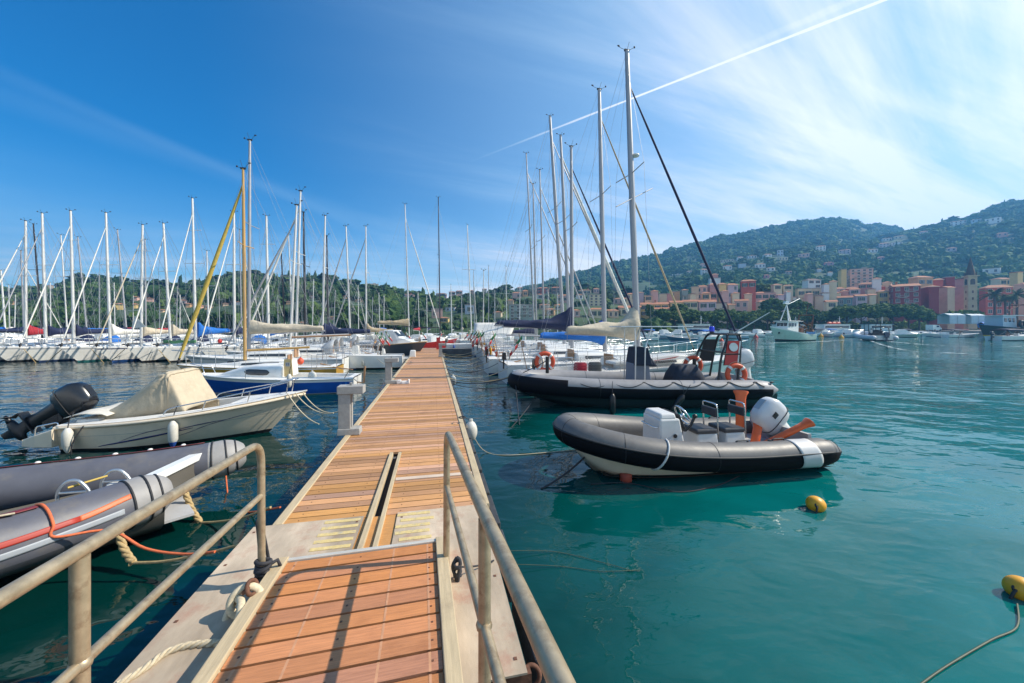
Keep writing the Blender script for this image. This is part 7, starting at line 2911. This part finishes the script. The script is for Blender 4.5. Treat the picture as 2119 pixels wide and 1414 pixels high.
def ferry(label, px0, px1, yw, Y, decks, hullc, roofc, extra=None, name='ferry'):
    a = PX(px0, HY, Y)
    w_ = (px1 - px0) * Y / F
    t = thing(name, label, 'passenger boat', (PX((px0 + px1) / 2, HY, Y).x, Y, 0), .03, 'passenger boats at the quay')
    S = hull_fn(w_, 4.2, 1.3, 2.0, w_ * .08, .2, .5, .3, 2.4, .9, 1.6)
    S2 = lambda t_, k, sd_=1: S(t_, k, sd_) - V((w_ / 2, 0, 0))
    mb = hull_mesh(S2, [-.5, 0, .12, .5, 1.0], [1, 1, 0, 0], 16)
    mb.grid([[S2(i / 16, 1, 1), S2(i / 16, 1, -1)] for i in range(17)], 0, flip=True)
    mb.build('hull', [hullc, M_BOOTN], t)
    z = 1.4
    for d in range(decks):
        ln = w_ * (.78 - .16 * d)
        mb = MB()
        mb.box((-w_ * .06, 0, z + 1.0), (ln, 3.4, 2.0))
        cb = mb.build('cabin', M_WHITE, t)
        for sg in (-1, 1):
            mb = MB()
            mb.box((-w_ * .06, sg * 1.71, z + 1.2), (ln * .92, .03, .75))
            mb.build('cabin_window', M_GLASS, cb)
        mb = MB()
        mb.box((-w_ * .06, 0, z + 2.06), (ln + .8, 3.9, .12))
        mb.build('roof', roofc, t)
        z += 2.1
    mb = MB()
    mb.tube([(w_ * .15, 0, z), (w_ * .15, 0, z + 2.6)], .08, 6)
    mb.tube([(w_ * .15, -.7, z + 1.8), (w_ * .15, .7, z + 1.8)], .05, 6)
    mb.build('mast', M_WHITE, t)
    mb = MB()
    for sg in (-1, 1):
        mb.tube([S2(u, 1, sg) + V((0, 0, .9)) for u in (.02, .2, .5, .8, .97)], .03, 5)
        for u in (.1, .3, .6, .75, .9):
            mb.tube([S2(u, 1, sg), S2(u, 1, sg) + V((0, 0, .9))], .025, 4)
    mb.build('guard_rail', M_STEEL, t)
    if extra:
        for k in range(extra):
            mb = MB()
            mb.tube([(w_ * (-.30 + .13 * k), -1.3, z + .3), (w_ * (-.22 + .13 * k), -1.3, z + .3)], .45, 10)
            mb.build('life_raft', M_ORP, t)
    return t


ferry('long white and dark blue passenger boat behind the big grey mast', 1404, 1476, 688, 118, 1, mat('hull_midnight', (.02, .05, .12), .4), M_WHITE)
ferry('white ferry with orange rafts on its roof beyond the fishing boat', 1692, 1762, 684, 124, 1, M_PBLUE, M_WHITE, 3)
ferry('long pale blue houseboat right of the ferry with the orange rafts', 1788, 1846, 684, 128, 1, M_PBLUE, M_PBLUE)
ferry('low white passenger boat under the pines left of the ferry', 1600, 1672, 684, 128, 1, M_WHITE, M_GREYP)

# fishing boat
FBM = Matrix.Translation((PX(1634, HY, 68).x, 68, 0)) @ Matrix.Rotation(pi + .42, 4, 'Z')
fb = thing('fishing_boat', 'pale green fishing boat with white wheelhouse, tripod mast and rusty stern gear', 'fishing boat', M=FBM)
LF = 11.6
S = hull_fn(LF, 3.6, 1.2, 2.75, 1.5, .30, .45, .4, 2.2, .85, 2.0)
S2 = lambda t_, k, sd_=1: S(t_, k, sd_) - V((LF / 2, 0, 0))
mb = hull_mesh(S2, [-.5, 0, .14, .5, .9, 1.0], [1, 1, 0, 0, 2], 24)
mb.grid([[S2(i / 20, .80, 1), S2(i / 20, .80, -1)] for i in range(21)], 0, flip=True)
mb.build('hull', [M_MINT, M_BOOTK, M_WHITE], fb)
mb = MB()
mb.rings([[V((x, y, z)) for x, y, z in ((-.6, -1.15, zz), (2.4 + dx, -1.0, zz), (2.4 + dx, 1.0, zz), (-.6, 1.15, zz))] for zz, dx in ((1.1, 0), (2.4, 0), (3.55, -.15))], smooth=False)
wh = mb.build('wheelhouse', M_WHITE, fb)
mb = MB()
mb.box((.9, 0, 3.64), (3.5, 2.7, .14))
mb.box((-1.2, 0, 3.60), (1.4, 2.5, .08))
mb.build('roof', M_WHITE2, wh)
for x in (.2, 1.0, 1.8):
    for sg in (-1, 1):
        mb = MB()
        mb.box((x, sg * 1.10, 2.95), (.55, .04, .6))
        mb.build('window', M_GLASS, wh)
for y in (-.6, 0, .6):
    mb = MB()
    mb.box((2.35, y, 3.0), (.06, .5, .6))
    mb.build('window', M_GLASS, wh)
mb = MB()
for sx, sy in ((1.6, .7), (1.6, -.7), (-.3, 0)):
    mb.tube([(sx, sy, 3.6), (.9, 0, 6.7)], [.10, .07], 6)
mb.tube([(.9, 0, 6.5), (.9, 0, 9.2)], .04, 5)
mb.tube([(.9, 0, 6.6), (-3.2, 0, 7.9)], .06, 5)
mb.box((1.0, 0, 6.9), (1.5, .35, .2))
mb.build('tripod_mast', M_WHITE, fb)
mb = MB()
mb.box((1.0, 0, 7.15), (1.1, .4, .28))
mb.build('radar', M_PBLUE, fb)
mb = MB()
for sy in (-1.2, 1.2):
    mb.tube([(-4.4, sy, 1.0), (-5.2, sy, 4.8)], .11, 6)
    mb.tube([(-3.2, sy, 1.0), (-5.1, sy, 4.3)], .07, 6)
mb.tube([(-5.2, -1.2, 4.8), (-5.2, 1.2, 4.8)], .10, 6)
mb.tube([(-5.1, 0, 4.6), (-5.9, 0, 6.9)], .06, 6)
mb.build('stern_gantry', M_RUST, fb)
mb = MB()
for k in range(26):
    mb.box((rnd.uniform(-5.6, -3.0), rnd.uniform(-1.3, 1.3), rnd.uniform(1.4, 3.4)), (rnd.uniform(.2, .7), rnd.uniform(.1, .5), rnd.uniform(.15, .5)), 0, rot=Matrix.Rotation(rnd.random() * 3, 3, V((rnd.random(), rnd.random(), 1)).normalized()))
o_ = mb.build('trawl_gear', mat('gear_brown', (.16, .09, .045), .8, var=.5, scale=2), fb)
o_['kind'] = 'stuff'
mb = MB()
mb.tube([(-2.2, -1.0, 1.9), (-2.2, 1.0, 1.9)], .5, 14)
mb.build('net_winch', M_RUST, fb)
mb = MB()
for sg in (-1, 1):
    mb.box((-3.4, sg * 1.68, 1.45), (2.8, .05, .42))
mb.build('bulwark_band', mat('paint_blue', (.02, .12, .3), .5), fb)
for sg in (-1, 1):
    mb = MB()
    q = S2(.90, .62, sg)
    mb.ball(q, (.22, .12, .2), 0, 8, 6)
    mb.build('hawse_pipe', M_BLACKM, fb)

# dark trawler at the right edge
TM = Matrix.Translation((PX(2078, HY, 90).x, 90, 0)) @ Matrix.Rotation(pi + .15, 4, 'Z') @ Matrix.Scale(1.25, 4)
tr = thing('trawler', 'dark green trawler with a yellow waterline stripe at the right edge', 'trawler', M=TM)
LT = 12.5
S = hull_fn(LT, 4.0, 1.7, 2.5, 1.3, .25, .45, .4, 2.2, .9, 2.)
S3 = lambda t_, k, sd_=1: S(t_, k, sd_) - V((LT / 2, 0, 0))
mb = hull_mesh(S3, [-.5, 0, .11, .2, .5, .95, 1.0], [1, 1, 2, 0, 0, 0], 20)
mb.grid([[S3(i / 18, .8, 1), S3(i / 18, .8, -1)] for i in range(19)], 0, flip=True)
mb.build('hull', [mat('hull_dark_green', (.012, .022, .022), .5, var=.25, scale=1.5), M_BOOTK, mat('stripe_yellow', (.5, .36, .02), .5)], tr)
mb = MB()
mb.box((1.0, 0, 3.0), (3.4, 2.6, 2.4), top=(.94, .95))
wh = mb.build('wheelhouse', M_PBLUE, tr)
mb = MB()
mb.box((.6, 0, 4.27), (5.2, 3.0, .14))
mb.build('roof', M_WHITE2, wh)
for x in (.0, 1.0, 2.0):
    for sg in (1, -1):
        mb = MB()
        mb.box((x, sg * 1.29, 3.4), (.6, .05, .75))
        mb.build('window', M_GLASS, wh)
mb = MB()
for sy in (-1.5, 1.5):
    mb.tube([(-4.0, sy, 1.5), (-4.2, sy, 6.4)], .12, 6)
mb.tube([(-4.2, -1.5, 6.4), (-4.2, 1.5, 6.4)], .12, 6)
mb.tube([(-4.2, 0, 6.4), (-1.0, 0, 5.2)], .09, 6)
mb.build('stern_gantry', M_RUST, tr)
mb = MB()
mb.torus((-.6, 2.02, 2.6), .55, .2, 0, 20, 8, rot=Matrix.Rotation(pi / 2, 3, 'X'))
mb.build('tyre_fender', M_BLACKM, tr)
mb = MB()
for k in range(18):
    mb.box((rnd.uniform(-5.5, -1.5), rnd.uniform(-1.4, 1.4), rnd.uniform(1.9, 3.4)), (rnd.uniform(.2, .8), rnd.uniform(.2, .6), rnd.uniform(.2, .6)), 0, rot=Matrix.Rotation(rnd.random() * 3, 3, 'Z'))
o_ = mb.build('deck_gear', MATS['gear_brown'], tr)
o_['kind'] = 'stuff'
for x, m_, nm_ in ((-1.6, M_YELB, 'yellow'), (-2.6, M_ORANGE, 'orange')):
    mb = MB()
    mb.ball((x, 2.05, 2.2), (.34, .28, .36), 0, 10, 8)
    mb.build('net_float', m_, tr)


def person(label, q, rz, shirt, skin=(.42, .24, .16), pose='sit', parent=None, s=1.):
    """a small distant figure grown as one skinned body"""
    import bmesh
    J = dict(stand=[((0, 0, .95), .15), ((0, 0, 1.2), .16), ((0, 0, 1.42), .13), ((0, 0, 1.52), .06), ((0, 0, 1.66), .10), ((0, .20, 1.40), .06), ((.08, .27, 1.15), .045), ((.2, .22, .98), .04), ((0, -.20, 1.40), .06), ((.1, -.27, 1.15), .045), ((.25, -.18, 1.05), .04), ((.02, .10, .9), .09), ((.05, .11, .5), .065), ((0, .11, .06), .05), ((0, -.10, .9), .09), ((.03, -.11, .5), .065), ((0, -.11, .06), .05)],
             sit=[((0, 0, .50), .16), ((.02, 0, .76), .16), ((.05, 0, .98), .13), ((.06, 0, 1.08), .06), ((.08, 0, 1.22), .10), ((.05, .20, .96), .06), ((.15, .25, .72), .045), ((.34, .18, .68), .04), ((.05, -.20, .96), .06), ((.15, -.25, .72), .045), ((.34, -.18, .68), .04), ((.1, .10, .48), .09), ((.46, .12, .48), .065), ((.48, .12, .08), .05), ((.1, -.10, .48), .09), ((.46, -.12, .48), .065), ((.48, -.12, .08), .05)])[pose]
    E = [(0, 1), (1, 2), (2, 3), (3, 4), (2, 5), (5, 6), (6, 7), (2, 8), (8, 9), (9, 10), (0, 11), (11, 12), (12, 13), (0, 14), (14, 15), (15, 16)]
    me = bpy.data.meshes.new('person')
    me.from_pydata([V(j[0]) * s for j in J], E, [])
    o = bpy.data.objects.new('tmp_body', me)
    COL.objects.link(o)
    md = o.modifiers.new('skin', 'SKIN')
    for k, sv in enumerate(me.skin_vertices[0].data):
        r = J[k][1] * s
        sv.radius = (r, r)
        sv.use_root = k == 0
    sb = o.modifiers.new('sub', 'SUBSURF')
    sb.levels = sb.render_levels = 1
    dg = bpy.context.evaluated_depsgraph_get()
    m2 = bpy.data.meshes.new_from_object(o.evaluated_get(dg))
    bpy.data.objects.remove(o)
    m2.materials.clear()
    m2.materials.append(mat('skin_' + str(skin), skin, .6))
    m2.materials.append(shirt)
    m2.materials.append(M_NAVY)
    hz = J[2][0][2] * s
    pz = J[0][0][2] * s
    for p_ in m2.polygons:
        c = p_.center
        p_.use_smooth = True
        p_.material_index = 1 if pz - .02 < c.z < hz + .06 and abs(c.y) < .27 * s else (2 if c.z <= pz and c.z > pz - .5 * s and pose == 'stand' else (2 if pose == 'sit' and c.z <= pz and c.x < .4 * s and c.z > .3 * s else 0))
    ob = bpy.data.objects.new('person', m2)
    COL.objects.link(ob)
    ob.location = q
    ob.rotation_euler = (0, 0, rz)
    tag(ob, label, 'person')
    mb = MB()
    hd = V(J[4][0]) * s
    mb.ball(hd + V((-.02, 0, .035)) * s, (.115 * s, .105 * s, .105 * s), 0, 10, 8)
    mb.build('hair', mat('hair_dark', (.02, .014, .01), .7), ob)
    return ob


# inflatable under way, seen from astern
RM = Matrix.Translation((PX(1806, HY, 70).x, 70, 0)) @ Matrix.Rotation(pi / 2 - .42, 4, 'Z') @ Matrix.Scale(1.35, 4)
ru = thing('rigid_inflatable_boat', 'grey tubed motor inflatable under way, seen from astern with wake', 'inflatable boat', M=RM)
pth = rib_path(7.2, 1.15, .34, .42, .95, .7)
mb = MB()
mb.tube([V((q.x - 3.6, q.y, q.z)) for q in pth], tube_radii(pth, .34, 7.2, .5, .4), 14, up=(0, 0, 1))
mb.build('tube', mat('tube_white_grey', (.5, .51, .53), .5, var=.08), ru)
mb = MB()
mb.rings([[V((q.x - 3.5, q.y, q.z)) for q in r_] for r_ in vhull(7.0, 1.05, .4, .2, .5)], closed=False)
mb.box((-.2, 0, .35), (6.4, 1.9, .05))
mb.box((-3.3, 0, .45), (.1, 1.9, .6))
mb.build('hull', M_WHITE, ru)
mb = MB()
mb.box((-.4, 0, .95), (.7, 1.1, 1.1), top=(.7, .9))
mb.box((-1.6, 0, .75), (.6, 1.2, .7), top=(.9, .95))
mb.build('console', M_BLACKM, ru)
mb = MB()
for sg in (-1, 1):
    mb.tube(fillet([(-2.4, sg * .85, .7), (-2.2, sg * .8, 1.9), (-1.9, 0, 2.0)], .3), .05, 6)
mb.box((.2, 0, 2.35), (1.7, 1.6, .07))
for sx in (-.5, .8):
    for sg in (-1, 1):
        mb.tube([(sx, sg * .6, .6), (sx, sg * .65, 2.35)], .04, 6)
mb.build('arch', M_BLACKM, ru)
mb = MB()
mb.box((-3.75, 0, .85), (.5, .48, .75), top=(.8, .85), shift=(.05, 0))
mb.box((-3.75, 0, .2), (.25, .22, .8))
mb.build('outboard', mat('cowl_navy', (.012, .02, .045), .25, coat=.4), ru, bevel=.08)
person('person in a dark top seated at the helm of the moving inflatable', RM @ V((-1.6, -.30, .62)), pi / 2 - .35, M_BLACKM)
person('person in a pale top standing in the moving inflatable', RM @ V((-.9, .5, .38)), pi / 2 - .35, M_WHITE2, pose='stand')
# its wake
m_ = bpy.data.materials.new('foam')
m_.use_nodes = True
nt_ = m_.node_tree
N_, L_ = nt_.nodes, nt_.links
p_ = N_['Principled BSDF']
p_.inputs['Base Color'].default_value = (.75, .8, .8, 1)
p_.inputs['Roughness'].default_value = .7
tc_ = N_.new('ShaderNodeTexCoord')
mp_ = N_.new('ShaderNodeMapping')
mp_.inputs['Scale'].default_value = (.5, 1.6, 1)
L_.new(tc_.outputs['Object'], mp_.inputs['Vector'])
nz_ = N_.new('ShaderNodeTexNoise')
nz_.inputs['Scale'].default_value = 1.1
nz_.inputs['Detail'].default_value = 6
L_.new(mp_.outputs[0], nz_.inputs['Vector'])
mr_ = N_.new('ShaderNodeMapRange')
mr_.inputs['From Min'].default_value = .50
mr_.inputs['From Max'].default_value = .60
L_.new(nz_.outputs['Fac'], mr_.inputs['Value'])
L_.new(mr_.outputs[0], p_.inputs['Alpha'])
mb = MB()


def streak(pts, w0, w1):
    pts = spline([V((*wat(px, F * H / (py - HY)), .012)) for px, py in pts], 6)
    P = []
    for i, q in enumerate(pts):
        t = i / (len(pts) - 1)
        w_ = lerp(w0, w1, t) * (.7 + .5 * noise.noise(V((i * .7, w0 * 9, 0))))
        P.append([q - V((0, w_, 0)), q, q + V((0, w_, 0))])
    mb.grid(P)


streak([(1800, 702.5), (1740, 704.5), (1690, 707.5), (1560, 711)], .9, .5)
streak([(1812, 702.5), (1880, 704.2), (1960, 707), (2060, 712)], 1.0, .8)
streak([(1806, 703.5), (1850, 708), (1920, 714), (2010, 719)], 1.2, .7)
streak([(1800, 705), (1840, 718), (1900, 728), (2000, 732)], .4, .6)
streak([(2040, 715), (2080, 717), (2119, 717)], .3, .4)
o = mb.build('wake_foam', m_)
tag(o, 'white foam streaks of the wake on the harbour water', None, kind='stuff')

# sport boat at the right edge
t_, M_, S_ = motorboat('white sport boat with blue stripes and black outboard at the right edge', wat(2104, 70), .08, 10.0, M_WHITE, 3.0, 0, M_BOOTK, canopy=M_NAVY, name='motorboat', zs=.8, zb=1.2, stripe=M_NAVY)
person('person with bare arms bending over the seats of the white sport boat', M_ @ V((3.2, .2, .5)), .2, mat('shirt_tan', (.35, .2, .14), .8))
outboard(t_, (-.1, 0, .75), (MATS['cowl_black'], M_BLACK, M_BLACK), 1.15, .15)

# buoys out in the harbour
bu = [(1384, 694, M_YELB, 'yellow'), (1392, 699, M_YELB, 'yellow'), (1741, 696, M_YELB, 'yellow'), (1746, 684, M_YELB, 'yellow'), (1764, 687, M_FEND, 'white'), (1856, 683, M_YELB, 'yellow'), (1699, 688, M_YELB, 'yellow'), (1564, 695, M_REDP, 'red'), (1985, 684, M_REDP, 'red'), (1493, 703, M_ORANGE, 'orange')]
bu.sort()
for k, (px, py, m_, cw) in enumerate(bu):
    Y = min(95, F * H / (py + 4 - HY))
    t = thing('mooring_buoy', f'conical {cw} mooring buoy afloat in the harbour, {ORD[k]} from the left', 'buoy', (*wat(px, Y), 0), 0, 'conical mooring buoys in the harbour')
    s = Y / 60
    mb = MB()
    mb.rings([[V((cos(2 * pi * j / 14) * r * s, sin(2 * pi * j / 14) * r * s, z * s)) for j in range(14)] for z, r in ((-.2, .30), (.05, .36), (.18, .32), (.42, .14), (.55, .06))])
    mb.build('float', m_, t)
    mb = MB()
    mb.torus((0, 0, .62 * s), .08 * s, .025 * s, 0, 12, 6, rot=Matrix.Rotation(pi / 2, 3, 'X'))
    mb.build('ring', M_BLACKM, t)
for q0, q1, lab in (((1553, 711), (1566, 690), 'dark pole slanting up from the water by the fishing boat bow'), ((1983, 700), (1988, 686), 'thin dark pole slanting from the water left of the trawler')):
    a = PZ(q0[0], q0[1], -.05)
    rope(lab, [a, PX(q1[0], q1[1], a.y + .6)], .05, M_RUST, name='mooring_pole', group='slanting poles in the harbour', cat='pole')

# ---------------------------------------------------------------- things on the quay
M_TARP = mat('tarp_pale', (.50, .55, .60), .7, var=.1, scale=1)
for px0, px1, yt_, yb, lab, m2 in ((1952, 1986, 649, 664, 'pale blue tarpaulin shed on the quay, left one of the pair', M_TARP), (1996, 2028, 650, 664, 'pale tarpaulin shed on the quay, right one of the pair', M_TARP)):
    Y = 118
    c0 = PX((px0 + px1) / 2, yb, Y)
    w_ = (px1 - px0) * Y / F
    h_ = (yb - yt_) * Y / F
    t = thing('tarpaulin_shed', lab, 'shed', tuple(c0), 0, 'sheds on the quay')
    mb = MB()
    mb.rings([[V((x, -1.6, -1)), V((x, -1.6, h_ * .75)), V((x, 0, h_)), V((x, 1.6, h_ * .75)), V((x, 1.6, -1))] for x in np.linspace(-w_ / 2, w_ / 2, 7)], closed=False, smooth=False)
    mb.build('cover', m2, t, solid=.05)
    mb = MB()
    for x in (-w_ / 2 + .1, 0, w_ / 2 - .1):
        mb.tube([(x, -1.66, -1), (x, -1.66, h_ * .75), (x, 0, h_ + .04), (x, 1.66, h_ * .75), (x, 1.66, -1)], .05, 5)
    mb.build('frame', M_GREYP, t)
for px, Y, lab, m2, rz in ((1932, 118, 'white van parked at the quay corner', M_WHITE, .3), (2050, 116, 'blue covered boat hull standing on the quay under the palms', M_BLUE, .1), (2070, 117, 'white boat hull laid up on the quay beside the blue cover', M_WHITE, .1)):
    if 'van' in lab:
        t = thing('parked_van', lab, 'van', (*wat(px, Y), 1.2), rz)
        mb = MB()
        mb.rings([[V((x, y, z)) for x, z in ((-2.2, .35), (2.2, .35), (2.25, 1.0), (1.5, 1.2), (1.0, 2.0), (-2.2, 2.05))] for y in (-.9, .9)], smooth=False)
        mb.build('body', m2, t, bevel=.06)
        for x in (-1.4, 1.4):
            for sg in (-1, 1):
                mb = MB()
                mb.tube([(x, sg * .80, .33), (x, sg * .93, .33)], .33, 14)
                mb.build('wheel', M_BLACKM, t)
        for sg in (-1, 1):
            mb = MB()
            mb.box((.2, sg * .905, 1.55), (1.3, .03, .5))
            mb.build('window', M_GLASS, t)
    else:
        t = thing('laid_up_boat', lab, 'boat', (*wat(px, Y), 2.6), rz, 'boats laid up on the quay')
        S = hull_fn(7, 2.2, .8, 1.3, 1., .3, .4, .5)
        mb = hull_mesh(lambda a, k, sd_=1: S(a, k, sd_) - V((3.5, 0, 0)), [-.5, 0, .5, 1], [0, 0, 0], 12)
        mb.grid([[S(i / 12, 1, 1) - V((3.5, 0, 0)), V((7 * i / 12 - 3.5, 0, 1.5)), S(i / 12, 1, -1) - V((3.5, 0, 0))] for i in range(13)], flip=True)
        mb.build('hull', m2, t)
        mb = MB()
        for x in (-2, 1.5):
            mb.box((x, 0, -.75), (.3, 1.6, 1.4))
        mb.build('cradle', M_RUST, t)
# umbrellas of a cafe
for k, px in enumerate((2034, 2046, 2060)):
    t = thing('sunshade', f'blue sunshade on the quay below the palms, {ORD[k]} from the left', 'sunshade', (*wat(px, 122), 1.2), 0, 'blue sunshades on the quay')
    mb = MB()
    mb.rings([[V((cos(2 * pi * j / 8) * r, sin(2 * pi * j / 8) * r, z)) for j in range(8)] for z, r in ((2.3, 1.5), (2.9, .1))], smooth=False, cap0=False)
    mb.build('canopy', M_BLUE, t)
    mb = MB()
    mb.tube([(0, 0, 0), (0, 0, 2.9)], .04, 6)
    mb.build('pole', M_ALU, t)

# ---------------------------------------------------------------- harbour air
mv = bpy.data.materials.new('air')
mv.use_nodes = True
nt_ = mv.node_tree
for n_ in list(nt_.nodes):
    nt_.nodes.remove(n_)
out = nt_.nodes.new('ShaderNodeOutputMaterial')
pv = nt_.nodes.new('ShaderNodeVolumePrincipled')
pv.inputs['Color'].default_value = (.16, .50, 1.0, 1)
pv.inputs['Density'].default_value = .00052
pv.inputs['Anisotropy'].default_value = .35
nt_.links.new(pv.outputs[0], out.inputs['Volume'])
mb = MB()
mb.box((0, 420, 118.5), (3600, 1060, 243))
o = mb.build('haze', mv)
tag(o, 'thin blue summer haze over the harbour', None, kind='stuff')
